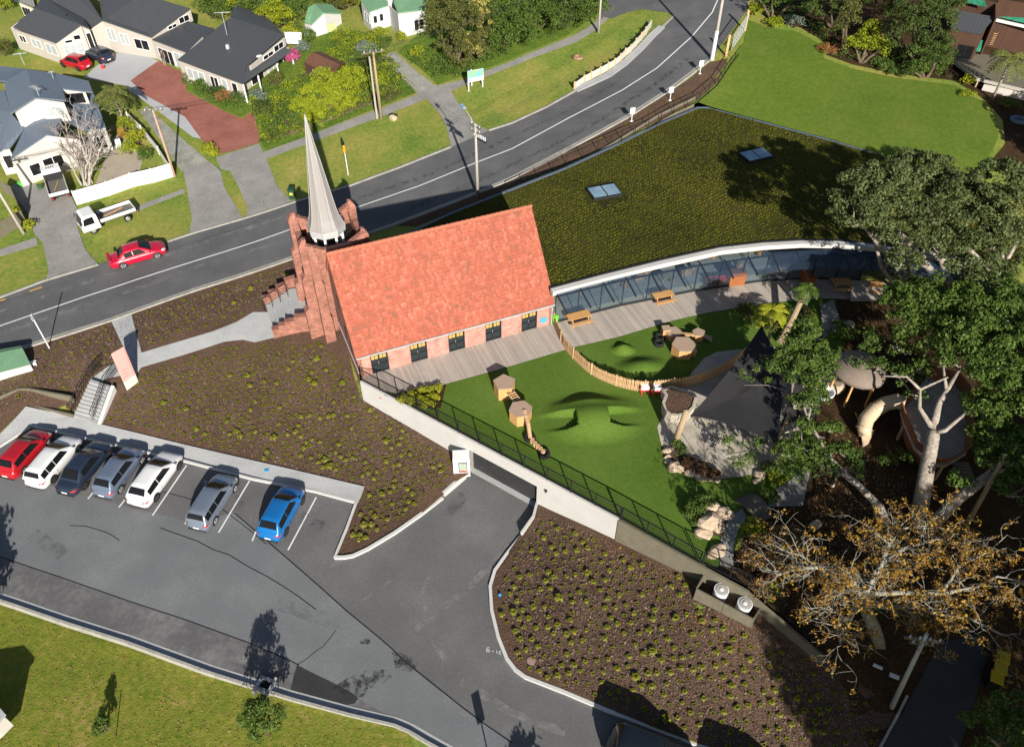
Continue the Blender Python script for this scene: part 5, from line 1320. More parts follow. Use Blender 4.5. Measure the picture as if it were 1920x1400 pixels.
# box culvert opening on the south kerb
t = thing('drain_box', 'square concrete drain box built into the bottom kerb beside the round tree', 'drain', P(497,1285,0))
for o in ((-.42,0,.14,.95),(.42,0,.14,.95)): MB().box(P(497,1285,.12)+Vector((o[0],o[1],0)), (o[2],o[3],.26), -R(18)).build('side', m_conc, t)
for o in (-.4,.4): MB().box(P(497,1285,.12)+Vector((.0,o,0)), (.75,.14,.26), -R(18)).build('rim', m_conc, t)
MB().box(P(497,1285,.02), (.7,.7,.02), -R(18)).build('grate', m_black, t)
# driveway fence, wooden fence left, house fence
def boardfence(name, label, pts, h, mat, bw=None, group=None, t_=.05, pname='panel'):
    w_ = [PG(*p) for p in pts]; t = thing(name, label, 'fence', w_[0], group)
    for i in range(len(w_)-1):
        a, b_ = w_[i], w_[i+1]; n = max(1, int((b_-a).length/bw)) if bw else 1
        for k in range(n):
            p, q = a.lerp(b_, k/n), a.lerp(b_, (k+.93)/n if bw else 1)
            MB().wall(p, q, p.z-.1, p.z+h, t_, z0b=q.z-.1, z1b=(q.z+h)).build(pname, mat, t)
        if not bw: MB().bar(up(a,-.1), up(a,h+.08), .12).build('post', mat, t)
    return t
m_fencew = M('cream_fence', [(.60,.585,.55),(.68,.665,.63)], scale=1, fine=8, rough=.7)
boardfence('garden_fence', 'long cream solid panel fence in front of the blue roofed house garden', [(146,384),(208,366),(252,350),(290,342),(330,330)], 1.5, m_fencew)
boardfence('wooden_fence', 'dark brown paling fence beside the left driveway', [(0,448),(25,432),(50,418),(40,395),(30,372),(8,362)], 1.4, m_greyw, bw=.16, pname='paling')
boardfence('garden_wall', 'pale low wall between the gravel strip and the blue roofed house garden', [(242,225),(268,250),(300,290),(322,325)], .9, m_fencew)
# ------------------------------------------------------------------ play garden
def PL(px, py, dz=0): return P(px, py, ZL) + Vector((0,0,dz))
# turf mounds
def mound(name, label, px, py, rx, ry, h, rot=0, cut=None):
    c = PL(px, py); m = MB(); n, k = (120, 60) if cut else (40, 12)
    def hz(x, y):
        f = min(1, math.hypot(x/rx, y/ry)); z = h*(math.cos(math.pi*f)+1)/2
        if cut:
            z += .22*math.exp(-((x+.1)/1.9)**2 - ((y-1.35)/.42)**2)
            if abs(y+.25) < .62 + max(0, abs(x)-cut)*.25 and abs(x) > cut: z *= min(1, max(.04, ((abs(y+.25)-.35)/.5)**2)) if abs(y+.25) > .35 else .04
        return z + .004
    def pt_(f, a):
        x, y = rx*f*math.cos(a), ry*f*math.sin(a)
        return (c.x + x*math.cos(rot)-y*math.sin(rot), c.y + x*math.sin(rot)+y*math.cos(rot), c.z + hz(x, y) - (.012 if f >= .999 else 0))
    vs = [pt_(0, 0)]
    for i in range(1, k+1):
        for j in range(n): vs.append(pt_(i/k, 2*math.pi*j/n))
    fs = [(0, 1+j, 1+(j+1) % n) for j in range(n)] + [(1+(i-1)*n+j, 1+i*n+j, 1+i*n+(j+1) % n, 1+(i-1)*n+(j+1) % n) for i in range(1, k) for j in range(n)]
    m.add(vs, fs); return tag(m.build(name, m_turf, smooth=True), label, 'mound')
mound('turf_mound', 'large turf covered mound with a crawl tunnel on the play lawn', 1110, 784, 4.4, 2.6, .85, R(5), cut=1.15)
mound('turf_mound', 'low round turf mound inside the picket fence enclosure', 1203, 690, 2.4, 1.5, .5, R(10))
mound('turf_mound', 'small turf hump beside the left end of the round mound', 1168, 655, 1.1, .8, .45)
t = thing('crawl_tunnel', 'dark mouthed crawl tunnel through the large turf mound', 'tunnel', PL(1110,790))
cm = PL(1110,784); um_ = Vector((math.cos(R(5)), math.sin(R(5)), 0)); vm_2 = Vector((-um_.y, um_.x, 0)); yb = vm_2*-.25
MB().tube([cm + yb - um_*1.12 + Vector((0,0,.28)), cm + yb + um_*1.12 + Vector((0,0,.28))], .34, 16).build('pipe', m_black, t)
# curved picket fence
PF = [(1038,606),(1045,625),(1060,655),(1085,682),(1111,703),(1147,720),(1185,731),(1215,733),(1240,731),(1275,727),(1310,719),(1345,704),(1375,686),(1400,664),(1414,650)]
pf = []
w_ = [PL(a, b_) for a, b_ in PF]
for i in range(len(w_)-1):
    n = 6
    for k in range(n): # Catmull-Rom
        p0, p1, p2, p3 = w_[max(i-1,0)], w_[i], w_[i+1], w_[min(i+2, len(w_)-1)]; s = k/n
        pf.append(.5*((2*p1)+(p2-p0)*s+(2*p0-5*p1+4*p2-p3)*s*s+(3*p1-p0-3*p2+p3)*s**3))
pf.append(w_[-1])
t = thing('picket_fence', 'curved chestnut picket fence winding across the play lawn', 'fence', pf[0])
cum = [0]
for a, b_ in zip(pf, pf[1:]): cum.append(cum[-1] + (b_-a).length)
def alongf(s):
    for i in range(len(pf)-1):
        if cum[i+1] >= s: return pf[i].lerp(pf[i+1], (s-cum[i])/max(1e-6, cum[i+1]-cum[i])), (pf[i+1]-pf[i]).normalized()
    return pf[-1], (pf[-1]-pf[-2]).normalized()
pk = MB().box((0,0,.5), (.085,.03,1.0)).add([(-.0425,-.015,1),(.0425,-.015,1),(.0425,.015,1),(-.0425,.015,1),(0,0,1.07)], [(0,1,4),(1,2,4),(2,3,4),(3,0,4)])
pm = None; s = .05; k = 0; rr = random.Random(2)
while s < cum[-1]-.03:
    q, dd = alongf(s)
    if k % 18 == 0: MB().bar(q, up(q,1.12), .1).build('post', m_wood, t)
    else:
        if pm is None: o = pk.build('picket', m_wood, t); o.location = q - Vector(t['_o']) - Vector((0,0,0)); pm = o; pm_me = o.data; 
        else: o = pm.copy(); COL.objects.link(o)
        if k == 1:
            # mesh was built relative to the parent; re-centre it on its own foot
            pm_me.transform(Matrix.Translation(Vector(t['_o'])))
        o.location = q - Vector(t['_o']); o.rotation_euler = (rr.uniform(-.03,.03), rr.uniform(-.03,.03), math.atan2(dd.y, dd.x)); o.scale = (1,1,rr.uniform(.94,1.04))
    s += .118; k += 1
for z in (.3,.8):
    m = MB(); 
    m.tube([up(p, z) for p in pf], .022, 5, False); m.build('rail', m_wood, t)
# play boxes, logs and tyres
def hexbox(label, px, py, r, h, n=6, rot=0, group='timber play boxes', steps=False):
    r *= .84; c = PL(px, py); t = thing('play_box', label, 'play box', c, group)
    ring = [(c.x + r*math.cos(rot+2*math.pi*i/n), c.y + r*math.sin(rot+2*math.pi*i/n)) for i in range(n)]
    MB().prism(ring, c.z, c.z+h-.05).build('body', m_wood_o, t)
    ring2 = [(c.x + r*1.06*math.cos(rot+2*math.pi*i/n), c.y + r*1.06*math.sin(rot+2*math.pi*i/n)) for i in range(n)]
    MB().prism(ring2, c.z+h-.05, c.z+h).build('top', M('play_top', [(.30,.21,.15),(.44,.33,.25)], scale=2, fine=14, rough=.8, stretch=(1,6,1)) if 'play_top' not in bpy.data.materials else bpy.data.materials['play_top'], t)
    for i in range(4): 
        a = rot - math.pi/2 + .3; d = Vector((math.cos(a), math.sin(a), 0)); q = Vector((c.x, c.y, c.z + h*(i+.5)/4)) + d*(r*.90)
        if steps: MB().box(q, (.06,.5,.06), a).build('rung', m_wood, t)
    return t
hexbox('tall timber play box with climbing rungs nearest the yellow shrubs', 946, 738, .95, 1.2, 5, .4, steps=True)
hexbox('timber play box joined to the log beam beside the mesh fence', 976, 785, .95, 1.05, 6, .2)
hexbox('small square orange play box at the left of the log bridge', 1247, 628, .5, .75, 4, .9)
hexbox('hexagonal play platform beside the two tyres inside the fence', 1261, 632, .72, .6, 6, .1)
hexbox('small play platform where the log bridge meets the ramp', 1308, 634, .6, .65, 5, .3)
hexbox('large hexagonal play box in the middle of the fenced lawn', 1279, 662, 1.05, .95, 6, .0, steps=True)
hexbox('low timber step box against the large hexagonal play box', 1297, 663, .45, .5, 4, .8)
tag(MB().bar(PL(1268,634,.5), PL(1302,638,.55), .28, .1).build('log_bridge', m_wood), 'flat timber bridge between two small play platforms', 'bridge')
tag(MB().add([PL(1312,634,.62),PL(1316,641,.62),PL(1335,642,.06),PL(1335,632,.06),PL(1312,634,.52),PL(1316,641,.52),PL(1335,642,.0),PL(1335,632,.0)], [(0,1,2,3),(7,6,5,4),(0,4,5,1),(1,5,6,2),(2,6,7,3),(3,7,4,0)]).build('play_ramp', bpy.data.materials['play_top']), 'grey timber ramp leading down from the small play platform', 'ramp')
tag(MB().tube([PL(983,788,1.0), PL(990,808,.75), PL(994,826,.3)], [.17,.15,.14], 9).build('log_beam', m_wood), 'sloping round log leaning on the play box by the fence', 'log')
for i, (a, b_) in enumerate(((998,829),(1003,835),(1008,840),(1013,845),(1018,850))):
    tag(MB().tube([PL(a, b_, 0), PL(a, b_, .32)], .16, 9).build('stepping_log', m_wood), ('first','second','third','fourth','fifth')[i] + ' short stepping log, counted from the sloping log towards the mesh fence', 'log', 'stepping logs in a row by the fence')
def tyre(px, py, lab, dz=0):
    c = PL(px, py, dz); m = MB(); n = 20; vs = []
    prof = [(.42,.0),(.42,.22),(.36,.26),(.22,.24),(.2,.12),(.22,0)]
    m.lathe(c, prof, n, False); k = len(prof); m.f += [((k-1)*n+j, (k-1)*n+(j+1) % n, (j+1) % n, j) for j in range(n)]
    tag(m.build('play_tyre', m_tyre, smooth=True), lab, 'tyre', 'old tyres in the play garden')  # a whole old tyre, lying on its own
tyre(1237,634,'black tyre lying flat left of the play boxes, upper of the pair'); tyre(1235,645,'black tyre lying flat left of the play boxes, lower of the pair')
tyre(993,822,'black tyre at the foot of the sloping log'); tyre(1020,852,'black tyre against the mesh fence at the end of the stepping logs')
tl = thing('timber_ladder', 'short timber ladder between the two play boxes by the yellow shrubs', 'ladder', PL(966,760))
A_, B_ = PL(958,752,.9), PL(972,768,.75); side = Vector((.22,.12,0))
for s_ in (-1,1): MB().bar(A_+side*s_, B_+side*s_, .07).build('side_rail', m_wood, tl)
for i in range(5): q = A_.lerp(B_, (i+.5)/5); MB().bar(q-side, q+side, .06).build('rung', m_wood, tl)
# picnic tables on the deck
def picnic(label, px, py, rot, L_=1.9, W_=.8):
    c = PL(px, py, .05); t = thing('picnic_table', label, 'picnic table', c, 'timber picnic tables on the deck'); ca, sa_ = math.cos(rot), math.sin(rot)
    def q(x, y, z): return Vector((c.x + x*ca - y*sa_, c.y + x*sa_ + y*ca, c.z + z))
    for i in range(4): MB().box(q(0, -W_/2+.1+i*.2, .62), (L_, .185, .04), rot).build('plank', m_wood_o, t)
    for s_ in (-1,1):
        for k in range(2): MB().box(q(0, s_*(W_/2+.22+k*.15), .36), (L_, .14, .04), rot).build('bench', m_wood_o, t)
        MB().bar(q(s_*L_*.36, -W_/2-.3, .32), q(s_*L_*.36, W_/2+.3, .32), .05, .09).build('bearer', m_wood_o, t)
        for u in (-1,1): MB().bar(q(s_*L_*.36, u*(W_/2+.2), 0), q(s_*L_*.36, u*.22, .6), .06, .08).build('leg', m_wood_o, t)
    return t
picnic('timber picnic table standing nearest the church corner', 1085, 604, UA-R(2), 1.9, .62)
picnic('timber picnic table in the middle of the deck', 1241, 563, UA-R(5), 1.75)
picnic('timber picnic table on the shaded deck by the tree', 1575, 540, R(2), 1.6)
picnic('half hidden picnic table under the tree branches', 1638, 545, R(5), 1.2)
t = thing('green_bin', 'bright lime green bin beside the picket fence and church corner', 'bin', PL(1041,608,.05))
MB().lathe(PL(1041,608,.05), [(.2,0),(.25,.75),(.26,.8)], 12).build('body', M('lime_plastic', [(.12,.55,.03)], rough=.4), t); MB().lathe(PL(1041,608,.85), [(.26,0),(.22,.08),(.05,.12)], 12).build('lid', bpy.data.materials['lime_plastic'], t)
t = thing('hose_reel', 'blue hose reel on the brick wall at the end of the church', 'hose reel', ch(15.0,-.15,ZL+.6))
MB().tube([ch(14.9,.1,ZL+.7), ch(14.9,-.12,ZL+.7)], .3, 14).build('reel', M('hose_blue', [(.06,.32,.50)], rough=.5), t); MB().box(ch(14.65,.05,ZL+.75), (.3,.2,.5), UA).build('bracket', m_black, t)
# timber chairs, red chairs, door panel and cabinets on the deck
t = thing('timber_screen', 'rust brown timber cabinet against the glass front', 'cabinet', PL(1378,527,.05))
MB().box(PL(1378,532,.05), (1.35,.7,1.25), R(8), True).build('body', M('rust_timber', [(.22,.07,.025),(.32,.12,.04)], scale=2, fine=10, rough=.7), t)
MB().box(PL(1378,532,1.32), (1.4,.75,.05), R(8)).build('top', bpy.data.materials['rust_timber'], t)
m_redc = M('red_chair', [(.55,.02,.03)], rough=.4)
for i in range(6):
    c = PL(1326+i*7, 532-i*.6, .05); t = thing('red_stool', ('leftmost','second','third','fourth','fifth','rightmost')[i] + ' small red stool in the row beside the rust brown cabinet', 'stool', c, 'row of red stools on the deck')
    MB().box(up(c,.36), (.3,.3,.04), R(10)).build('seat', m_redc, t)
    for sx in (-1,1):
        for sy in (-1,1): MB().bar(c + Vector((sx*.12, sy*.12, 0)), c + Vector((sx*.1, sy*.1, .35)), .03).build('leg', m_redc, t)
    MB().box(c + Vector((0,.14,.5)), (.3,.03,.22), R(10)).build('backrest', m_redc, t)
for i, (a, b_) in enumerate(((1503,528),(1521,533))):
    c = PL(a, b_, .05); t = thing('orange_chair', ('left','right')[i] + ' orange metal framed chair on the shaded deck', 'chair', c, 'two orange chairs')
    mo = M('orange_metal', [(.55,.16,.04)], rough=.4) if i == 0 else bpy.data.materials['orange_metal']
    MB().box(up(c,.42), (.5,.5,.04), .3).build('seat', mo, t); MB().tube([c+Vector((.3*math.cos(x/8*math.pi*2),.3*math.sin(x/8*math.pi*2),.75)) for x in range(9)], .03, 5).build('back_ring', mo, t)
    for s1 in (-.2,.2):
        for s2 in (-.2,.2): MB().bar(c+Vector((s1,s2,0)), c+Vector((s1,s2,.74)), .03).build('leg', mo, t)
for lab, (a, b_) in (('left white and red play trolley hanging at the picket fence',(1208,736)),('right white and red play trolley next to the garden planter',(1230,737))):
    c = PL(a, b_); t = thing('play_trolley', lab, 'trolley', c, 'white and red trolleys')
    MB().box(up(c,.62), (.62,.42,.26), R(3)).build('tub', m_whitep, t)
    for s1 in (-1,1): MB().bar(c+Vector((s1*.36,-.1,.7)), c+Vector((s1*.22,-.28,0)), .06).bar(c+Vector((s1*.22,-.28,0)), c+Vector((s1*.30,.25,0)), .05).build('frame', m_redc, t)
    MB().bar(c+Vector((-.4,-.24,.45)), c+Vector((.4,-.24,.45)), .06).build('handle', m_redc, t)
# stone ringed garden planter
pc = [(1243,730),(1250,740),(1244,755),(1248,770),(1258,776),(1272,777),(1290,773),(1300,762),(1305,745),(1300,737),(1272,728),(1258,724)]
t = thing('garden_planter', 'raised pale stone edged planter of dark soil beside the picket fence', 'planter', PL(1272,750))
ring = [P(a, b_, ZL+.75) for a, b_ in pc]
for i in range(len(ring)): MB().wall(ring[i], ring[(i+1) % len(ring)], ZL, ZL+.75, .2).build('wall', m_stone, t)
cc = sum(ring, Vector())/len(ring)
MB().prism([tuple(p.lerp(cc, .06).xy) for p in ring], ZL, ZL+.66).build('soil', m_mulch, t)
# rocks
ORD = ['first','second','third','fourth','fifth','sixth','seventh','eighth','ninth','tenth','eleventh','twelfth','thirteenth','last']
RK = [(1250,845,.38),(1251,858,.3),(1253,866,.32),(1262,876,.62),(1270,880,.5),(1279,883,.28),(1294,888,.42),(1304,892,.3),(1314,896,.45),(1320,899,.32),(1333,897,.3),(1343,893,.42),(1344,900,.3),
      (1329,955,.75),(1322,968,.45),(1332,982,.95),(1342,990,.6),(1318,1000,.62),(1327,1006,.4),(1355,966,.7),(1362,960,.45),(1345,1035,.55),(1352,1028,.4),(1335,1042,.4),(1425,890,.5),(1418,902,.35),(1565,730,.8),(1580,700,.4),(1528,985,.5),(1475,702,.6),(1468,715,.45),(1485,708,.5),(1478,745,.5),(1530,640,.5),(1590,612,.6)]
kinds = {'upper bed':'tan garden rock edging the bark bed by the timber post', 'fence bed':'tan boulder in the rock garden beside the mesh fence', 'shade':'weathered rock in the shaded part of the play garden'}
for i, (a, b_, r) in enumerate(RK):
    kk_ = 'upper bed' if i < 13 else 'fence bed' if i < 24 else 'shade'
    n_ = i if i < 13 else i-13 if i < 24 else i-24
    tag(rock(PL(a, b_, -.05), r, (1, .8, .62), i).build('garden_rock', m_rock), ORD[n_] + {'upper bed':' tan rock along the bark bed, counted from the sail post', 'fence bed':' boulder of the rock garden by the mesh fence, counted from the top left', 'shade':' weathered rock of the shaded play garden, counted from the yard edge'}[kk_], 'rock', 'rocks of the ' + kk_)
# timber posts and the shade sail
def post(base, h, lab, lean=(0,0), r=.16, mat=m_wpole, name='timber_post'):
    b_ = PL(*base); m = MB().tube([b_, b_ + Vector((lean[0], lean[1], h))], [r, r*.85], 10); return tag(m.build(name, mat, smooth=True), lab, 'post')
post((1263,838), 3.6, 'thick round timber post holding the shade sail by the garden planter', (.35,.1), .22)
post((1424,684), 3.2, 'leaning timber post at the top corner of the shade sail', (.1,-.0), .15)
post((1455,838), 3.4, 'timber post holding the lower right corner of the shade sail', (.1,0), .14)
post((1812,985), 5.5, 'tall yellowish timber post in the shade right of the pale trunks', (.6,1.2), .15)
m_sail = M('sail_cloth', [(.022,.022,.024),(.036,.035,.037)], scale=1, fine=12, rough=.95)
def sail(name, lab, corners, sagf=.12, n=14):
    c = [P(a, b_, z) for a, b_, z in corners]; k = len(c); ctr = sum(c, Vector())/k; m = MB()
    edge_ = []
    for i in range(k):
        a, b_ = c[i], c[(i+1) % k]
        for j in range(n):
            s = j/n; q = a.lerp(b_, s); q = q.lerp(ctr, sagf*4*s*(1-s)); edge_.append(q)
    N = len(edge_); vs = [ctr]; rings_ = 5
    for r_ in range(1, rings_+1):
        for q in edge_: vs.append(ctr.lerp(q, r_/rings_) - Vector((0,0,.25*(1-(r_/rings_)**2))))
    fs = [(0, 1+j, 1+(j+1) % N) for j in range(N)] + [(1+(r_-1)*N+j, 1+r_*N+j, 1+r_*N+(j+1) % N, 1+(r_-1)*N+(j+1) % N) for r_ in range(1, rings_) for j in range(N)]
    m.add(vs, fs); return tag(m.build(name, m_sail, smooth=True), lab, 'shade sail')
sail('shade_sail', 'large charcoal shade sail stretched over the play garden', [(1428,610,6.3),(1484,688,5.9),(1458,834,6.1),(1294,779,6.4)], .085)
sail('shade_sail', 'smaller charcoal shade sail half hidden beneath the tree branches', [(1495,690,4.8),(1560,700,5.2),(1530,790,4.6),(1462,800,5.6)], .14)
# curved timber bridge
t = thing('footbridge', 'small arched grey timber footbridge at the corner of the play lawn', 'bridge', PL(1415,960))
A_, B_ = PL(1393,942,.1), PL(1428,968,.1); dd = (B_-A_); nn_ = Vector((-dd.y, dd.x, 0)).normalized()
A_, B_ = (PL(1385,938)+PL(1402,928))/2, (PL(1420,985)+PL(1448,970))/2
dd = (B_-A_); L_ = dd.length; dn = dd.normalized(); nn_ = Vector((-dn.y, dn.x, 0)); nb = 18
for i in range(nb):
    s = (i+.5)/nb; q = A_.lerp(B_, s) + Vector((0,0,.12+.45*math.sin(math.pi*s)))
    MB().box(q, (L_/nb*.93, 1.3, .05), math.atan2(dn.y, dn.x)).build('plank', m_greyw if 'bridge_plank' not in bpy.data.materials else bpy.data.materials['bridge_plank'], t)
for s_ in (-.6,.6):
    m = MB()
    for i in range(10): m.bar(A_.lerp(B_, i/10) + nn_*s_ + Vector((0,0,.0+.45*math.sin(math.pi*i/10))), A_.lerp(B_, (i+1)/10) + nn_*s_ + Vector((0,0,.0+.45*math.sin(math.pi*(i+1)/10))), .08, .15)
    m.build('beam', m_greyw, t)
# boat shaped deck, tube slide, hull
t = thing('ship_deck', 'ship shaped timber play deck with rust red sides under the trees', 'play structure', PL(1755,800))
hull = [(1694,790),(1688,770),(1715,735),(1740,705),(1790,712),(1812,740),(1815,800),(1812,850),(1775,872),(1745,872),(1715,840)]
hz = 5.0; hp = [P(a, b_, hz) for a, b_ in hull]; cc = sum(hp, Vector())/len(hp)
MB().prism([tuple(p.xy) for p in hp], hz-.15, hz).build('deck', m_deck, t)
mr = M('rust_panel', [(.17,.065,.03),(.27,.115,.055)], scale=1.5, fine=9, rough=.75)
for i in range(len(hp)):
    a, b_ = hp[i], hp[(i+1) % len(hp)]
    if i in (2,): continue
    oa, ob = (a-cc).normalized()*.12, (b_-cc).normalized()*.12
    lo_a, lo_b = a.lerp(cc, .22), b_.lerp(cc, .22)
    q = [Vector((lo_a.x, lo_a.y, hz-1.6)), Vector((lo_b.x, lo_b.y, hz-1.6)), Vector((b_.x, b_.y, hz+.75))+ob, Vector((a.x, a.y, hz+.75))+oa]
    th_ = (cc-a).normalized()*.08; q2 = [p + Vector((th_.x, th_.y, 0)) for p in q]
    MB().add(q+q2, [(0,1,2,3),(7,6,5,4),(0,4,5,1),(1,5,6,2),(2,6,7,3),(3,7,4,0)]).build('side_panel', mr, t)
for i in (0,3,6,8): a = hp[i].lerp(cc,.1); MB().bar((a.x,a.y,2.9), (a.x,a.y,hz), .18).build('leg', m_wpole, t)
for i in range(5): MB().box(P(1800+i*3, 868+i*7, 4.6-.4*i), (1.1,.3,.06), R(-10)).build('stair_tread', m_greyw, t)
m_slide = M('slide_plastic', [(.46,.36,.24),(.55,.45,.31)], scale=1, fine=8, rough=.35)
sl_ = thing('tube_slide', 'curved beige tube slide coming down from the ship deck', 'slide', PL(1625,830))
pts = [P(1697,757,5.4), P(1680,752,5.3), P(1660,757,5.0), P(1640,768,4.7), P(1625,785,4.3), P(1620,803,3.9), P(1622,818,3.6)]
MB().tube(pts, [.52,.52,.52,.52,.52,.50,.40], 14).build('tube', m_slide, sl_, smooth=True)
for i in (1,3,5): d = (pts[i]-pts[i-1]).normalized(); MB().tube([pts[i]-d*.04, pts[i]+d*.04], .56, 14).build('joint_ring', m_slide, sl_)
MB().add([P(1614,808,3.6),P(1640,806,3.6),P(1628,832,3.35),P(1618,838,3.35)], [(0,1,2,3)]).slab([P(1614,808,3.5),P(1640,806,3.5),P(1624,832,3.35),P(1618,838,3.35)], .06).build('run_out', m_slide, sl_)
t = thing('white_tub', 'curved white play tub beside the shaded path', 'tub', PL(1540,745))
MB().lathe(PL(1540,745,.0), [(.5,.1),(.75,.5),(.8,.75),(.7,.72),(.45,.3)], 16, False).build('shell', m_whitep, t, smooth=True)
hutz = ZL+2.6
t = thing('playhouse', 'rounded grey timber playhouse roof in the dappled shade', 'playhouse', PL(1610,700))
MB().lathe(P(1612,690,hutz), [(1.9,-.25),(1.85,0),(1.5,.35),(.8,.6),(.02,.7)], 18).build('roof', M('hut_roof', [(.15,.12,.10),(.26,.21,.17)], scale=1.5, fine=9, rough=.9), t, smooth=True)
for k in range(6): a = k*math.pi/3; q = P(1612,690,hutz) + Vector((1.5*math.cos(a),1.5*math.sin(a),0)); MB().bar((q.x,q.y,ZL), (q.x,q.y,hutz), .12).build('post', m_wood_o, t)
tag(MB().tube([PL(1462,645,.2), PL(1478,620,1.0), PL(1500,580,2.2)], [.3,.24,.2], 9).build('carved_log', m_wpole), 'long leaning orange brown climbing log by the small palm', 'log')
# slatted timber divider on the deck
tag(MB().wall(P(1500,522,ZL), P(1512,560,ZL), ZL, ZL+1.5, .1).build('deck_divider', bpy.data.materials['rust_timber']), 'brown timber divider panel crossing the shaded deck', 'panel')
# ------------------------------------------------------------------ heat pump enclosure
t = thing('plant_enclosure', 'open topped timber board enclosure around two heat pump units in the bed', 'enclosure', PG(1370,1140))
ez = 2.75
E4 = [P(1327,1065,ez), P(1306,1103,ez), P(1413,1160,ez), P(1436,1125,ez)]
for i in range(3):
    a, b_ = E4[i], E4[i+1]; n = 2 if i == 1 else 1
    for j in range(7):
        z = 1.35 + .2*j; 
        for k in range(n): p, q = a.lerp(b_, k/n), a.lerp(b_, (k+.985)/n); MB().wall(p, q, z, z+.192, .09).build('board', m_greyw, t)
MB().prism([tuple(p.xy) for p in E4], 1.2, 1.55).build('floor', m_black, t)
m_fan = M('fan_grille', [(.30,.29,.27),(.44,.43,.41)], scale=3, fine=20, rough=.6)
for lab, (a, b_) in (('white round topped heat pump unit at the upper left of the timber enclosure',(1353,1105)),('white round topped heat pump unit at the lower right of the timber enclosure',(1397,1131))):
    c = P(a, b_, ez+.05); h_ = thing('heat_pump', lab, 'heat pump', (c.x, c.y, 1.5), 'heat pump units')
    MB().lathe((c.x, c.y, 1.5), [(.40,0),(.42,.05),(.42,1.2),(.44,1.25),(.44,1.32),(.38,1.33)], 24, False).build('casing', m_whitep, h_, smooth=False)
    g = MB(); g.lathe((c.x, c.y, 2.80), [(.385,0),(.30,.03),(.02,.04)], 24); g.build('grille', m_fan, h_); MB().lathe((c.x, c.y, 2.83), [(.13,0),(.11,.04),(.01,.05)], 14).build('fan_hub', m_whitep, h_)
tag(MB().box(P(1646,1249,1.9), (.5,.16,.1), -R(28)).build('small_plate', m_whitep), 'thin white plate lying in the deep shade left of the metal pole', 'plate', 'white plates in the shade')
tag(MB().box(P(1677,1267,1.9), (.5,.22,.1), -R(25)).build('small_plate', m_whitep), 'slightly larger white plate lying in the deep shade near the metal pole', 'plate', 'white plates in the shade')
m_yel = M('bin_yellow', [(.55,.38,.01)], rough=.5)
for i, (a, b_) in enumerate(((1868,1246),(1863,1266),(1856,1284))):
    c = PG(a, b_); t = thing('yellow_bin', ('uppermost','middle','lowest')[i] + ' of the three yellow lidded bins in the dark lane', 'bin', c, 'yellow lidded bins')
    MB().box(c, (.6,.65,.95), R(-28), True).build('body', m_black, t); MB().box(up(c,1.0), (.66,.72,.09), R(-28)).build('lid', m_yel, t)
# ------------------------------------------------------------------ houses across the road
m_roof_d = stripe('dark_roof_sheet', (.060,.064,.072), (.085,.090,.10), .35, 'X', .12, .5, 'UV', .35, .5, vary=.15)
m_roof_b = stripe('blue_roof_sheet', (.115,.145,.19), (.15,.18,.23), .40, 'X', .1, .5, 'UV', .3, .4, vary=.1)
m_roof_g = stripe('green_roof_sheet', (.14,.28,.16), (.20,.36,.22), .35, 'X', .12, .6, 'UV', .5, .4, vary=.2)
m_roof_br = M('brown_tile_roof', [(.10,.045,.03),(.17,.08,.05)], scale=1, fine=12, rough=.9, bump=.3, bscale=20)
m_clad = stripe('cream_cladding', (.43,.40,.36), (.49,.46,.42), .20, 'Y', .08, .8, 'UV', .3, .3)
m_cladw = stripe('white_cladding', (.50,.50,.495), (.57,.57,.565), .18, 'Y', .08, .7, 'UV', .3, .3)
m_clado = M('off_white_plaster', [(.46,.44,.41),(.52,.50,.47)], scale=.8, fine=8, rough=.9)
m_cedar = stripe('cedar_cladding', (.060,.030,.020), (.11,.055,.035), .15, 'X', .12, .8, 'UV', .5, .4, vary=.3)
m_awn = M('green_awning', [(.015,.14,.085),(.03,.22,.14),(.12,.35,.24)], scale=1.2, fine=6, mix=.4, rough=.4)
m_curt = M('curtain', [(.26,.30,.31),(.42,.45,.45)], scale=4, fine=3, rough=.8)
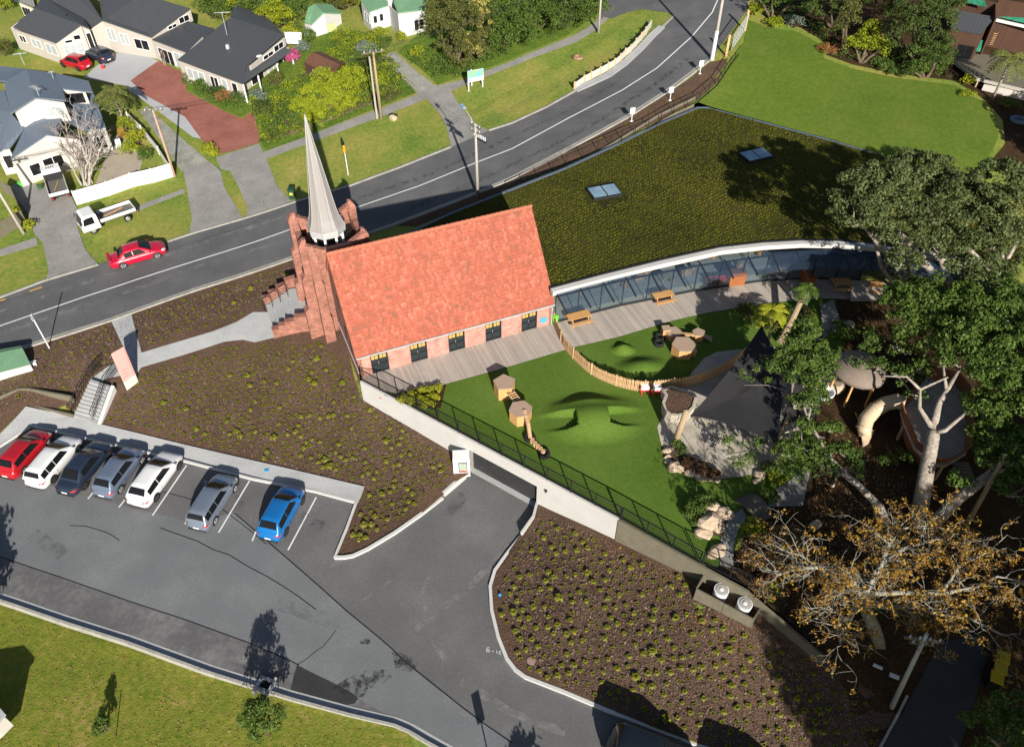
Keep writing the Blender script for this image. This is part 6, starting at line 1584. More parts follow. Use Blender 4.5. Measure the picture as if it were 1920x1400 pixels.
def house(name, label, cat, base, roofs, walls, rmat, wmat, t_=.14):
    """roofs: lists of (px, py, z); walls: ((px,py,z), (px,py,z), zbottom, windows) with windows (s0, s1, z0, z1, kind)"""
    b_ = PG(*base); t = thing(name, label, cat, b_)
    for r in roofs:
        mt = rmat
        if isinstance(r, tuple): r, mt = r
        q = [P(*p) for p in r]
        MB().slab(q, t_).build('roof', mt, t)
    for w in walls:
        a, b2, zb, wins = w[:4]; mt = w[4] if len(w) > 4 else wmat
        A_, B_ = P(*a), P(*b2); zl = zb if zb is not None else min(G(A_.x, A_.y), G(B_.x, B_.y)) - .3
        MB().wall(A_, B_, zl, A_.z-.02, .14, z1b=B_.z-.02).build('wall', mt, t)
        d = (Vector((B_.x,B_.y,0))-Vector((A_.x,A_.y,0))); L_ = d.length; d.normalize(); n_ = Vector((d.y,-d.x,0)); n_ = n_ if n_.y < 0 else -n_
        ang = math.atan2(d.y, d.x)
        for (s0, s1, z0, z1, kd) in wins:
            c = Vector((A_.x,A_.y,0)) + d*L_*(s0+s1)/2 + n_*.085; c.z = (z0+z1)/2; W_ = L_*(s1-s0); H_ = z1-z0
            fr = MB(); 
            for zz in (z0, z1): fr.box((c.x, c.y, zz), (W_+.08, .08, .07), ang)
            k = 2 if W_ > 1.1 else 1
            if W_ > 2.4: k = 3
            for i in range(k+1): q = c + d*(-W_/2 + W_*i/k); fr.box((q.x, q.y, c.z), (.06, .08, H_), ang)
            f_ = fr.build('window', m_whitep if kd != 'd' else m_dark, t)
            MB().box(c - n_*.01, (W_, .04, H_), ang).build('pane', {'g': m_cg, 'c': m_curt, 'd': m_cg, 'n': m_black}[kd], f_)
    return t
ZE = 5.9
h1 = house('house', 'large cream house with a dark grey sheet roof in the top left corner', 'house', (120,110),
 [[(20,50,ZE),(105,82,ZE),(152,47,7.5),(66,16,7.5)], [(66,16,7.5),(152,47,7.5),(168,53,6.9),(160,36,6.9),(110,8,6.9),(80,-8,6.9)],
  [(160,36,6.9),(168,55,6.2),(192,38,7.6),(160,-10,8.2),(110,-30,8.2),(80,-8,6.9)],
  [(192,38,7.6),(284,70,6.5),(356,16,7.9),(262,-12,9.0),(180,-40,9.0)],
  [(284,72,6.3),(349,98,6.3),(402,54,6.6),(352,40,6.6)]],
 [((23,54,ZE),(105,82,ZE),None,[(.12,.26,4.6,5.4,'g'),(.40,.62,4.5,5.5,'c'),(.72,.96,4.3,5.5,'c')]),
  ((105,82,ZE),(152,49,7.4),None,[(.18,.58,3.7,5.5,'c'),(.62,.86,4.3,5.7,'c'),(.30,.55,5.75,6.1,'g'),(.62,.85,5.95,6.5,'g')]),
  ((152,49,7.3),(168,56,6.7),None,[(.2,.9,4.2,6.4,'n')]),
  ((168,56,6.3),(192,40,7.4),None,[]),
  ((192,40,7.4),(284,72,6.4),None,[(.03,.20,5.2,6.7,'c'),(.30,.48,5.0,6.3,'c'),(.60,.90,4.8,6.0,'g')]),
  ((284,72,6.4),(356,18,7.7),6.3,[(.40,.60,6.5,6.9,'g'),(.68,.92,6.6,7.3,'g')]),
  ((286,76,6.2),(349,100,6.2),None,[(.12,.55,3.9,5.6,'n'),(.60,.95,3.9,5.8,'c')]),
  ((20,52,ZE),(66,16,7.4),None,[])], m_roof_d, m_clad)
ft = up(P(128,36,6.9), 0); MB().tube([ft+Vector((0,0,-.2)), ft+Vector((0,0,.6))], .12, 8).build('flue', m_black, h1)
h1b = house('house', 'small cream gabled house end behind the large dark roofed house', 'house', (42,28), [[(34,3,7.0),(66,14,6.2),(60,-8,7.5),(30,-20,8)], [(34,3,7.0),(30,5,6.6),(10,-18,7.5),(20,-30,8)]],
 [((36,5,6.9),(62,16,6.2),None,[(.1,.25,5.4,6.3,'d'),(.32,.45,5.4,6.2,'d'),(.52,.65,5.3,6.1,'d')])], m_roof_d, m_clad)
h2 = house('house', 'grey hip roofed house with a white verandah at the end of the red paved drive', 'house', (400,165),
 [[(333,112,6.4),(455,157,6.4),(462,123,7.0),(532,65,8.0),(432,33,8.6)], [(455,157,6.4),(549,96,6.4),(533,89,7.0),(463,124,7.0)], [(432,33,8.6),(532,65,8.0),(500,30,7.4),(440,8,7.4)]],
 [((336,114,6.3),(455,155,6.3),None,[(.10,.38,4.6,5.8,'c'),(.48,.60,4.5,5.8,'n'),(.66,.74,4.3,5.9,'c'),(.82,.9,4.3,5.9,'n')]),
  ((468,124,7.4),(533,70,7.9),6.9,[(.35,.62,7.0,7.45,'g'),(.66,.92,7.05,7.7,'g')]),
  ((452,140,6.2),(540,88,6.2),None,[(.15,.4,4.4,6.0,'n'),(.5,.62,4.3,6.0,'c'),(.72,.95,4.4,6.0,'n')]),
  ((336,114,6.3),(380,70,6.9),None,[])], m_roof_d, m_clad)
for a, b_ in ((456,158),(484,142),(519,120),(547,101)): q = P(a, b_, 6.25); MB().bar((q.x,q.y,G(q.x,q.y)-.2), q, .14).build('verandah_post', m_whitep, h2)
q = P(487,108,7.35); MB().lathe(q, [(.02,0),(.30,.05),(.40,.12)], 14, False).build('satellite_dish', m_whitep, h2)
q = P(427,88,7.6); MB().box(q, (.35,.35,.5)).build('roof_vent', m_metal_gr, h2)
q = P(426,66,8.1); an = MB().tube([q, up(q,2.6)], .03, 6).build('aerial_mast', m_metal_gr, h2); MB().bar(up(q,2.5)+Vector((-.9,0,0)), up(q,2.5)+Vector((.9,.2,0)), .05).build('aerial', m_metal_gr, an)
MB().bar(P(433,34,8.65), P(531,66,8.05), .2, .06).build('ridge_cap', m_roof_d, h2)
h3 = house('house', 'two storey cream house with a pale blue grey roof behind the bare tree', 'house', (60,330),
 [[(7,155,8.0),(20,212,7.6),(66,183,8.6),(50,130,8.8)], [(50,130,8.8),(66,183,8.6),(124,188,8.1),(116,166,8.1),(174,173,7.7),(166,152,7.9),(104,137,8.3)],
  [(-60,118,6.8),(48,129,7.0),(12,152,7.0),(-60,150,6.6)],
  [(-80,190,5.8),(8,168,6.8),(20,212,6.6),(38,232,6.2),(0,283,5.0),(-60,290,4.8)],
  [(0,281,5.0),(19,277,5.0),(46,240,6.0),(36,228,6.3)],
  [(19,298,4.9),(46,240,6.0),(76,220,6.4),(120,214,6.3),(104,262,5.5),(88,252,6.1)],
  [(122,192,6.6),(176,176,6.6),(198,238,5.4),(162,247,5.4),(120,225,6.0)]],
 [((30,210,7.6),(66,185,8.4),5.6,[]),((66,185,8.4),(120,192,7.9),5.9,[(.30,.88,6.5,7.5,'c')]),
  ((118,168,8.0),(160,172,7.6),6.3,[(.05,.85,6.5,7.5,'d')]),((8,158,7.9),(30,212,7.5),5.5,[]),
  ((21,300,4.8),(88,254,6.0),None,[]),((88,254,6.0),(150,262,5.4),None,[]),
  ((-10,283,4.9),(18,279,4.9),None,[(.3,.9,2.9,4.3,'n')]),((24,310,4.6),(130,270,4.8),None,[(.22,.40,2.9,4.1,'g'),(.46,.80,3.0,4.2,'g')], m_clado),
  ((162,248,5.3),(197,239,5.3),None,[(.2,.8,3.2,4.6,'g')])], m_roof_b, m_clado)
for (a, b_, zz, L_, an) in ((46,108,10.4,1.3,20),(76,172,9.4,1.4,-35),(104,142,9.0,.5,10)):
    q = P(a, b_+14, zz-1.2); m = MB().tube([q, up(q,1.3)], .03, 6).build('aerial_mast', m_metal_gr, h3)
    g = MB(); c = up(q,1.2); dx_ = Vector((math.cos(R(an)), math.sin(R(an)), 0)); g.bar(c-dx_*L_/2, c+dx_*L_/2, .05)
    for k in range(6): e = c + dx_*L_*(k/5-.5); g.bar(e+Vector((-dx_.y,dx_.x,0))*.35, e-Vector((-dx_.y,dx_.x,0))*.35, .02)
    g.build('aerial', m_metal_gr, m)
h4 = house('cottage', 'white weatherboard cottage with a green iron roof at the top of the picture', 'house', (720,70),
 [[(676,2,8.8),(693,22,8.6),(728,10,8.9),(722,-30,9.5),(690,-30,9.3)], [(738,5,9.6),(746,24,9.3),(795,18,9.2),(812,-40,10),(742,-40,10.6)]],
 [((678,5,8.7),(694,23,8.5),None,[(.3,.9,7.0,8.0,'c')]),((694,23,8.5),(730,11,8.8),None,[(.10,.30,7.1,8.0,'n'),(.42,.62,7.2,8.1,'n')]),
  ((730,11,8.8),(747,26,9.2),None,[]),((747,26,9.2),(796,20,9.1),None,[(.55,.92,7.0,8.2,'n')])], m_roof_g, m_cladw)
MB().box(P(733,30,7.0), (.9,.7,4.2), .3).build('chimney', m_cladw, h4)
h5 = house('garage', 'small white garage with faded green doors and a rusty green roof', 'garage', (605,60),
 [[(571,42,7.2),(583,47,7.0),(606,24,8.2),(590,8,8.4),(578,14,8.0)], [(606,24,8.2),(641,25,7.2),(620,8,7.6),(590,8,8.4)]],
 [((584,48,7.0),(607,26,8.1),None,[]),((607,26,8.1),(638,27,7.1),None,[]),((572,44,7.0),(584,48,7.0),None,[])], m_roof_g, m_cladw)
a_, b_ = P(599,50,6.6), P(630,40,6.9)
for k in range(2): p, q = a_.lerp(b_, k*.5+.02), a_.lerp(b_, k*.5+.49); MB().wall(p+Vector((0,-.2,0)), q+Vector((0,-.2,0)), p.z-1.9, p.z, .06).build('door_leaf', M('door_green', [(.33,.38,.17),(.42,.46,.24)], scale=2, fine=8, rough=.8) if k == 0 else bpy.data.materials['door_green'], h5)
h6 = house('garden_shed', 'small brown tiled roof outbuilding behind the yellow green shrubs', 'shed', (610,140),
 [[(570,117,6.6),(586,98,7.4),(637,121,7.4),(618,143,6.6)], [(586,98,7.4),(637,121,7.4),(647,118,6.9),(600,97,6.9)]],
 [((572,119,6.5),(583,124,6.5),None,[]),((583,124,6.5),(617,142,6.5),None,[(.1,.4,5.0,6.2,'n')])], m_roof_br, m_cedar)
# brown cedar house at the top right
h7 = house('cedar_house', 'dark brown cedar house with green awnings and a timber deck in the top right corner', 'house', (1850,120),
 [([(1788,18,12.0),(1866,32,12.0),(1838,64,11.0),(1784,54,11.0)], m_roof_d), ([(1867,-30,13.5),(2010,-10,13.5),(2010,2,13.0),(1880,-6,13.0)], m_roof_d)],
 [((1796,-10,13.0),(1868,5,13.0),10.8,[]),((1868,5,13.0),(1868,34,12.2),8,[]),((1782,56,10.9),(1840,66,10.9),6.8,[(.45,.95,8.3,9.6,'d')]),
  ((1874,-2,13.0),(2000,18,13.0),7.2,[]),((1840,66,10.9),(1874,-2,12.8),7.5,[])], m_roof_d, m_cedar)
for (q4) in ([(1797,2,12.6),(1850,14,12.6),(1846,2,13.2),(1800,-10,13.2)], [(1872,32,11.2),(1990,60,11.2),(1986,38,11.9),(1878,14,11.9)], [(1806,90,8.9),(1838,98,8.9),(1843,76,9.8),(1808,68,9.8)], [(1770,76,9.2),(1778,70,9.4),(1780,60,9.9),(1772,62,9.7)]):
    MB().slab([P(*p) for p in q4], .05).build('awning', m_awn, h7)
MB().bar(P(1868,38,10.9), P(1992,66,10.9), .12, .3).build('gutter_beam', m_whitep, h7)
dk = [P(1787,98,8.4), P(1786,114,8.2), P(1832,148,8.2), P(1925,170,8.2), P(2000,180,8.2), P(1990,120,8.6), P(1850,92,8.8)]
MB().prism([tuple(p.xy) for p in dk], 8.05, 8.2).build('deck', m_greyw, h7)
for i in range(1, 4): MB().bar(dk[i]+Vector((0,0,-.05)), dk[i+1]+Vector((0,0,-.05)), .12, .3).build('deck_edge', m_clad, h7)
for a, b_ in ((1786,116),(1834,150),(1880,160),(1905,166)): q = P(a, b_, 8.1); MB().bar((q.x,q.y,5.5), q, .16).build('deck_post', m_wpole, h7)
MB().wall(P(1845,158,7.9), P(1990,186,7.9), 5.5, 7.9, .1).build('base_wall', m_clado, h7)
lad = MB(); A_, B_ = P(1858,85,8.4), P(1868,62,10.6)
for s_ in (-.2,.2): lad.bar(A_+Vector((s_,0,0)), B_+Vector((s_,0,0)), .05)
for i in range(7): q = A_.lerp(B_, (i+.5)/7); lad.bar(q-Vector((.2,0,0)), q+Vector((.2,0,0)), .04)
tag(lad.build('ladder', m_wood), 'pale wooden ladder leaning on the brown cedar wall', 'ladder')
tag(MB().lathe(PG(1908,228), [(.6,0),(.85,.12),(.8,.3),(.45,.3),(.4,.1)], 18).build('paddling_ring', M('ring_blue', [(.10,.14,.19)], rough=.6)), 'pale blue grey ring lying in the shade at the right edge', 'ring')
# garden things
tag(MB().lathe(PG(646,74), [(.8,0),(.95,.25),(.9,.3),(.02,.31)], 20).build('trampoline', m_black), 'round black trampoline beside the white garage', 'trampoline')
t = thing('clothes_line', 'clothes line hung with white sheets behind the brown roofed shed', 'clothes line', PG(555,85)); b_ = PG(557,92)
for s_ in (-1,1): MB().tube([b_+Vector((s_*1.2,0,0)), b_+Vector((s_*1.2,.3,1.9))], .04, 6).build('post', m_metal_gr, t)
MB().slab([b_+Vector((-1.1,-.1,.7)), b_+Vector((.7,-.1,.6)), b_+Vector((.8,.3,1.85)), b_+Vector((-1.2,.3,1.9))], .03).build('sheet', m_whitep, t)
tag(MB().slab([PG(222,244)+Vector((-.1,0,.25)), PG(228,240)+Vector((.2,0,.2)), PG(238,258)+Vector((0,0,.2)), PG(232,263)+Vector((-.1,0,.2)), PG(223,255)+Vector((-.1,0,.2))], .08).build('surfboard', M('board_orange', [(.45,.26,.05)], rough=.5)), 'orange brown surfboard lying against the shrubs on the patio', 'surfboard')
for i, (a, b_) in enumerate(((225,279),(250,284))):
    c = PG(a, b_); t = thing('patio_chair', ('left','right')[i] + ' white plastic chair on the sandy patio', 'chair', c, 'white patio chairs')
    MB().box(up(c,.4), (.55,.55,.05), .4).build('seat', m_whitep, t); MB().box(c+Vector((-.1,.25,.7)), (.55,.06,.6), .4).build('backrest', m_whitep, t)
    for s1 in (-.22,.22):
        for s2 in (-.22,.22): MB().bar(c+Vector((s1,s2,0)), c+Vector((s1,s2,.4)), .05).build('leg', m_whitep, t)
c = PG(238,282); t = thing('patio_table', 'small white round table between the two patio chairs', 'table', c); MB().lathe(up(c,.5), [(.35,0),(.35,.04)], 14).build('tabletop', m_whitep, t); MB().tube([c, up(c,.5)], .05, 6).build('leg', m_whitep, t)
for nm, lab, a, b_, mm in (('wheelie_bin','orange recycling crate beside the parked white tipper','70','338',(.6,.28,.03)),('garden_bucket','bright green bucket by the blue roofed house drive','41','349',(.10,.55,.08)),('garden_bucket','teal bucket by the blue roofed house drive','46','343',(.05,.38,.36)),('storage_tub','dark green tub on the driveway beside the tipper','77','354',(.04,.10,.05))):
    c = PG(int(a), int(b_)); t = thing(nm, lab, 'container', c); mm_ = M('tub_'+a, [mm], rough=.5)
    MB().lathe(c, [(.22,0),(.28,.4)], 12).build('body', mm_, t); MB().lathe(up(c,.4), [(.3,0),(.3,.05)], 12).build('rim', mm_, t)
tag(MB().lathe(up(PG(194,130),.05), [(.02,0),(.22,.1),(.25,.25),(.15,.42),(.02,.45)], 12).build('play_ball', M('ball_red', [(.7,.03,.02)], rough=.4)), 'bright red ball lying on the pale drive by the two cars', 'ball')
# person standing at the garage door of the dark roofed house
def person(px, py, label):
    c = PG(px, py, .06); t = thing('person', label, 'person', c)
    m = MB()
    for s_ in (-1,1):
        m.tube([c+Vector((s_*.10,-.02,.0)), c+Vector((s_*.10,0,.45)), c+Vector((s_*.09,0,.86))], [.05,.065,.085], 8)
        m.tube([c+Vector((s_*.10,-.16,.04)), c+Vector((s_*.10,.06,.06))], [.045,.05], 6)
        m.tube([c+Vector((s_*.20,0,1.42)), c+Vector((s_*.27,-.04,1.12)), c+Vector((s_*.24,-.20,.92))], [.055,.045,.035], 8)
    m.tube([c+Vector((0,0,.82)), c+Vector((0,0,1.05)), c+Vector((0,0,1.38)), c+Vector((0,0,1.48)), c+Vector((0,-.01,1.56))], [.15,.15,.18,.09,.055], 10)
    m.lathe(c+Vector((0,-.01,1.54)), [(.04,0),(.085,.06),(.10,.14),(.085,.22),(.03,.26)], 10)
    m.build('body', M('skin', [(.36,.22,.16)], rough=.7), t)
    MB().tube([c+Vector((0,0,.84)), c+Vector((0,0,1.08)), c+Vector((0,0,1.40)), c+Vector((0,0,1.47))], [.165,.16,.195,.11], 10).build('shirt', M('dark_cloth', [(.05,.055,.065)], rough=.9), t)
    sh = MB()
    for s_ in (-1,1): sh.tube([c+Vector((s_*.09,0,.45)), c+Vector((s_*.085,0,.9))], [.09,.11], 8)
    sh.build('shorts', M('grey_cloth', [(.12,.13,.15)], rough=.9), t)
    MB().lathe(c+Vector((0,.01,1.64)), [(.10,0),(.105,.06),(.08,.15),(.02,.18)], 10).build('hair', m_black, t)
person(310, 122, 'person in a dark top and shorts standing at the open garage door')
# ------------------------------------------------------------------ vegetation
def leafmat(name, cols, rough=.6, spec=.25, island=.55):
    m = M(name, cols, scale=.5, fine=2.0, mix=.4, rough=rough, spec=spec, island=island)
    nt = m.node_tree; b = nt.nodes['Principled BSDF']; out = nt.nodes['Material Output']
    tr = nt.nodes.new('ShaderNodeBsdfTranslucent'); mx = nt.nodes.new('ShaderNodeMixShader'); mx.inputs[0].default_value = .22
    src = b.inputs['Base Color'].links[0].from_socket
    nt.links.new(src, tr.inputs[0]); nt.links.new(b.outputs[0], mx.inputs[1]); nt.links.new(tr.outputs[0], mx.inputs[2]); nt.links.new(mx.outputs[0], out.inputs[0])
    return m
lm_poh = leafmat('pohutukawa_leaf', [(.045,.070,.022),(.095,.125,.040),(.160,.185,.070)])
lm_dark = leafmat('deep_green_leaf', [(.036,.068,.011),(.075,.130,.020),(.130,.190,.034)])
lm_mid = leafmat('mid_green_leaf', [(.040,.080,.014),(.080,.135,.022),(.130,.180,.035)])
lm_oliv = leafmat('olive_leaf', [(.060,.075,.018),(.105,.120,.028),(.150,.125,.040)])
lm_lime = leafmat('lime_leaf', [(.120,.165,.010),(.230,.280,.014),(.330,.350,.020)])
lm_gold = leafmat('golden_leaf', [(.24,.22,.05),(.36,.33,.09),(.46,.42,.13)])
lm_yel = leafmat('yellow_green_leaf', [(.16,.19,.015),(.28,.30,.02),(.40,.40,.03)])
lm_aut = leafmat('autumn_leaf', [(.12,.055,.018),(.24,.12,.022),(.36,.21,.028),(.40,.29,.035)])
lm_red = leafmat('red_twig', [(.28,.06,.05),(.36,.12,.10)])
lm_pink = leafmat('pink_flower', [(.40,.05,.16),(.52,.12,.26)])
lm_orf = leafmat('orange_flower', [(.45,.14,.05),(.30,.14,.05),(.10,.14,.04)])
lm_grey = leafmat('grey_green_leaf', [(.12,.16,.12),(.20,.25,.20)])
lm_palm = leafmat('palm_leaf', [(.05,.075,.018),(.12,.14,.035),(.20,.20,.06)])
lm_hedge = leafmat('hedge_leaf', [(.03,.055,.012),(.060,.095,.020),(.095,.120,.030)])
m_bark = M('pale_bark', [(.14,.115,.095),(.30,.26,.22),(.42,.38,.34)], scale=1.8, fine=6, mix=.55, rough=.95, bump=.3, bscale=9)
m_bark_d = M('brown_bark', [(.07,.05,.035),(.16,.12,.085)], scale=2, fine=9, rough=.95, bump=.3, bscale=9)
m_bark_g = M('lichen_bark', [(.13,.13,.10),(.26,.25,.20),(.38,.36,.31)], scale=1.5, fine=7, mix=.55, rough=.95, bump=.3, bscale=9)
NR = np.random.default_rng(11)
def unit(n, up_=0.0):
    v = NR.normal(size=(n, 3)); v[:, 2] += up_; return v / np.linalg.norm(v, axis=1)[:, None]
def leaves(centres, radii, per, size, flat=.8, shell=.55, up_=.25, low=-.35):
    """leaf quads around clump centres; returns vertices and quads"""
    centres = np.asarray(centres, float); k = len(centres)
    if k == 0: return None
    c = np.repeat(centres, per, axis=0); r = np.repeat(np.asarray(radii, float), per)
    d = unit(len(c), up_); keep = d[:, 2] > low; c, r, d = c[keep], r[keep], d[keep]
    n = len(c)
    rr = r * (shell + (1-shell) * NR.random(n)**.6)
    p = c + d * rr[:, None] * np.array([1, 1, flat])
    nrm = d + .75 * NR.normal(size=(n, 3)); nrm[:, 2] += .25; nrm /= np.linalg.norm(nrm, axis=1)[:, None]
    a = np.cross(nrm, NR.normal(size=(n, 3))); a /= np.linalg.norm(a, axis=1)[:, None]; b = np.cross(nrm, a)
    s = size * (.6 + .8 * NR.random(n))[:, None]; w = .62
    V = np.stack([p - a*s, p + b*s*w*.8 - a*s*.1, p + a*s, p - b*s*w*.8 + a*s*.1], 1)
    F = (np.arange(n)*4)[:, None] + np.arange(4)[None]
    return V.reshape(-1, 3), F
def crown_clumps(blobs, dens=.9, cr=.62, low=-.25):
    """clump centres on the skins of overlapping ellipsoids (x, y, z, rx, ry, rz)"""
    C = []
    for (x, y, z, rx, ry, rz) in blobs:
        n = max(5, int(dens * 2*math.pi*((rx*ry)**.8+(rx*rz)**.8+(ry*rz)**.8)/3*1.6))
        d = unit(n, .35); d = d[d[:, 2] > low]
        f = .70 + .32*NR.random(len(d))
        C.append(np.array([x, y, z]) + d*f[:, None]*np.array([rx, ry, rz]))
    return np.concatenate(C)
def addcrown(t, blobs, mat, leaf=.11, dens=1.1, cr=(.42,.75), per=70, name='crown', flat=.75, low=-.25):
    C = crown_clumps(blobs, dens, low=low); R_ = NR.uniform(cr[0], cr[1], len(C))
    V, F = leaves(C, R_, per, leaf, flat)
    ob = raw(name, V, F, mat, t)
    return ob, C
def limbs(t, paths, mat=None, name='trunk', n=7):
    m = MB()
    for pts, r in paths:
        k = len(pts)
        # wobble the path
        q = []
        for i, p in enumerate(pts): q.append(Vector(p))
        rr_ = [r[0] + (r[1]-r[0])*i/(k-1) for i in range(k)]
        m.tube(q, rr_, n)
    return m.build(name, mat or m_bark, t, smooth=True)
def crook(a, b_, n=5, amp=.12):
    a, b_ = Vector(a), Vector(b_); L_ = (b_-a).length; out = [a]
    for i in range(1, n): out.append(a.lerp(b_, i/n) + Vector(tuple(NR.normal(0, amp*L_/3, 3))))
    return out + [b_]
def bush(label, px, py, r, h, mat, leaf=.10, cat='shrub', name='shrub', group=None, dz=0, surf=G, per=60, dens=1.6, blobs=None, cr=(.28,.5)):
    b_ = PG(px, py, 0, surf); t = thing(name, label, cat, b_, group)
    B = blobs or [(b_.x, b_.y, b_.z + h*.45, r, r, h*.55)] + [(b_.x + r*.5*math.cos(a), b_.y + r*.5*math.sin(a), b_.z + h*.42, r*.6, r*.6, h*.5) for a in NR.uniform(0, 6.28, 3)]
    addcrown(t, B, mat, leaf, dens, cr, per, 'foliage')
    tips = [(x, y, z) for x, y, z, *_ in B[:4]]
    limbs(t, [(crook(b_ - Vector((0,0,.1)), q, 3), (.07, .03)) for q in tips], m_bark_d, 'stem', 5)
    return t
def tree(label, base, zbase, crowns, mat, leaf=.12, trunks=None, name='tree', cat='tree', dens=1.0, per=70, cr=(.45,.8), bark=None, group=None, flat=.75, twigs=0, low=-.25):
    """crowns: (px, py, z, rx, rz); trunk limbs run from the base to each crown"""
    b_ = P(*base, zbase); t = thing(name, label, cat, b_, group)
    B = []
    for (px, py, z, rx, rz) in crowns: q = P(px, py, z); B.append((q.x, q.y, z, rx, rx, rz))
    ob, C = addcrown(t, B, mat, leaf, dens, cr, per, flat=flat, low=low)
    L_ = []
    hmax = max(z for *_, z, rx, rz in [(c[0], c[1], c[2], c[3], c[4]) for c in crowns])
    fork = Vector((b_.x + (B[0][0]-b_.x)*.3, b_.y + (B[0][1]-b_.y)*.3, zbase + (min(c[2] for c in crowns)-zbase)*.5))
    if trunks is None:
        L_.append((crook(b_ - Vector((0,0,.2)), fork, 4, .06), (.32, .22)))
        for (x, y, z, rx, ry, rz) in B: L_.append((crook(fork, (x, y, z - rz*.3), 4, .1), (.18, .07)))
    else:
        for pts, r in trunks: L_.append(([P(*p) for p in pts], r))
    for (x, y, z, rx, ry, rz) in B:
        for _ in range(twigs):
            d = unit(1, .1)[0]; L_.append((crook((x, y, z - rz*.55), (x + d[0]*rx*.8, y + d[1]*ry*.8, z + d[2]*rz*.55), 4, .2), (.07, .02)))
    limbs(t, L_, bark or m_bark)
    return t
# --- the great pohutukawas on the right
def sph(lst): return lst
tree('large round crowned pohutukawa on the lawn edge above the planted roof', (1760,470), 5.5,
 [(1640,365,13.7,2.9,1.9),(1610,405,13.0,2.0,1.5),(1668,345,14.1,1.8,1.4)], lm_poh, .115, dens=1.9, per=120, name='pohutukawa', trunks=[([(1770,540,3),(1740,500,6.5),(1690,440,9.5),(1650,390,11)], (.35,.15)), ([(1740,500,6.5),(1655,470,8.5),(1615,420,10)], (.2,.08))], twigs=5, cr=(.38,.68))
tree('dome shaped pohutukawa crown standing highest against the bright lawn', (1790,520), 3.5,
 [(1728,328,13.9,2.4,1.6),(1752,345,13.5,1.6,1.3),(1705,345,13.5,1.5,1.2)], lm_poh, .115, dens=1.9, per=120, name='pohutukawa', trunks=[([(1790,560,3),(1760,470,8),(1735,370,11.5)], (.35,.15))], twigs=4, cr=(.38,.68))
tree('wide pohutukawa spreading along the right edge over the planted roof', (1880,560), 3.5,
 [(1815,385,13.7,2.7,1.8),(1870,350,14.1,2.4,1.6),(1905,400,13.7,2.7,1.8),(1850,430,12.9,2.6,1.6),(1770,410,13.1,2.2,1.4),(1965,350,13.7,2.6,1.8),(1790,360,13.5,1.6,1.1)], lm_poh, .115, dens=1.8, per=120, name='pohutukawa', trunks=[([(1880,620,3),(1870,520,8),(1850,420,11)], (.4,.18)), ([(1870,520,8),(1800,450,10),(1770,415,11)], (.2,.08)), ([(1870,520,8),(1920,430,10.5)], (.2,.1))], twigs=5, cr=(.38,.68))
tree('lower pohutukawa limb reaching over the curved glass front', (1770,560), 3.5,
 [(1700,440,11.9,2.0,1.2),(1765,475,11.7,1.9,1.1),(1690,490,10.9,1.3,.8),(1820,480,11.9,2.2,1.3),(1880,470,12.3,2.2,1.4),(1850,520,11.1,1.6,.9),(1740,440,12.1,1.6,1.0),(1650,440,11.1,1.1,.8)], lm_poh, .10, dens=1.6, per=100, name='pohutukawa',
 trunks=[([(1685,545,3.4),(1655,505,6.5),(1640,455,8.5),(1660,440,9.5)], (.2,.09)),([(1715,530,3.4),(1703,490,7.5),(1700,450,9.5)], (.2,.1)),([(1655,505,6.5),(1700,470,9),(1760,480,9.8)], (.12,.05)),([(1703,490,7.5),(1790,480,9.6),(1840,510,9.2)], (.13,.05)),([(1875,545,6),(1880,500,9),(1880,475,10)], (.2,.1))], twigs=4, cr=(.35,.62))
tree('broad deep green tree filling the middle of the right edge', (1880,800), 2.8,
 [(1720,565,9.8,2.0,1.3),(1680,575,9.2,1.5,1.0),(1780,560,10.2,2.1,1.3),(1845,570,10.6,2.2,1.5),(1905,590,10.6,2.2,1.5),(1830,625,10.2,2.0,1.3),(1880,655,10.0,2.2,1.4),(1770,610,9.6,1.6,1.0),(1815,680,9.6,1.7,1.1),(1905,720,9.6,2.1,1.4),(1740,600,9.0,1.2,.8),(1955,650,10.4,2.6,1.8),(1865,530,10.6,1.8,1.2),(1800,650,9.9,1.6,1.0),(1700,610,9.2,1.4,.9),(1735,560,10,1.6,1.0),(1845,690,9.8,1.8,1.1),(1860,600,10.4,1.9,1.2),(1880,690,9.8,1.9,1.2),(1750,640,9.4,1.3,.8)], lm_dark, .11, dens=1.6, per=105, name='pohutukawa',
 trunks=[([(1722,975,3.2),(1740,870,5.6),(1750,817,6.8),(1750,805,7.1)], (.52,.34)),([(1750,805,7.1),(1760,757,8.0),(1775,732,8.6),(1800,690,9.3)], (.26,.1)),([(1750,805,7.1),(1724,765,7.9),(1725,730,8.6),(1777,707,9.2)], (.17,.06)),([(1752,810,7.0),(1772,807,7.6),(1810,775,8.2),(1850,765,8.6)], (.18,.06)),([(1725,730,8.6),(1700,706,9.2),(1655,705,9.3)], (.1,.04)),([(1775,732,8.6),(1770,700,9.2),(1765,660,9.4)], (.12,.05))], twigs=4, cr=(.34,.6))
tree('dark green tree leaning in from the right with a thick pale limb', (1730,1000), 2.9,
 [(1880,830,8.0,1.7,1.1),(1850,770,8.6,1.5,1.0),(1905,790,8.6,1.9,1.2),(1850,860,7.4,.9,.6),(1910,920,7.2,1.3,.9),(1940,860,8.2,2.2,1.4),(1800,900,6.3,.5,.35)], lm_dark, .11, dens=1.7, per=100, name='pohutukawa',
 trunks=[([(1727,1000,3.0),(1765,967,4.3),(1800,932,5.3),(1840,902,6.2),(1905,858,7.4)], (.42,.26)),([(1840,902,6.2),(1865,870,7.2),(1850,800,8.2)], (.14,.06))], twigs=4, cr=(.34,.6))
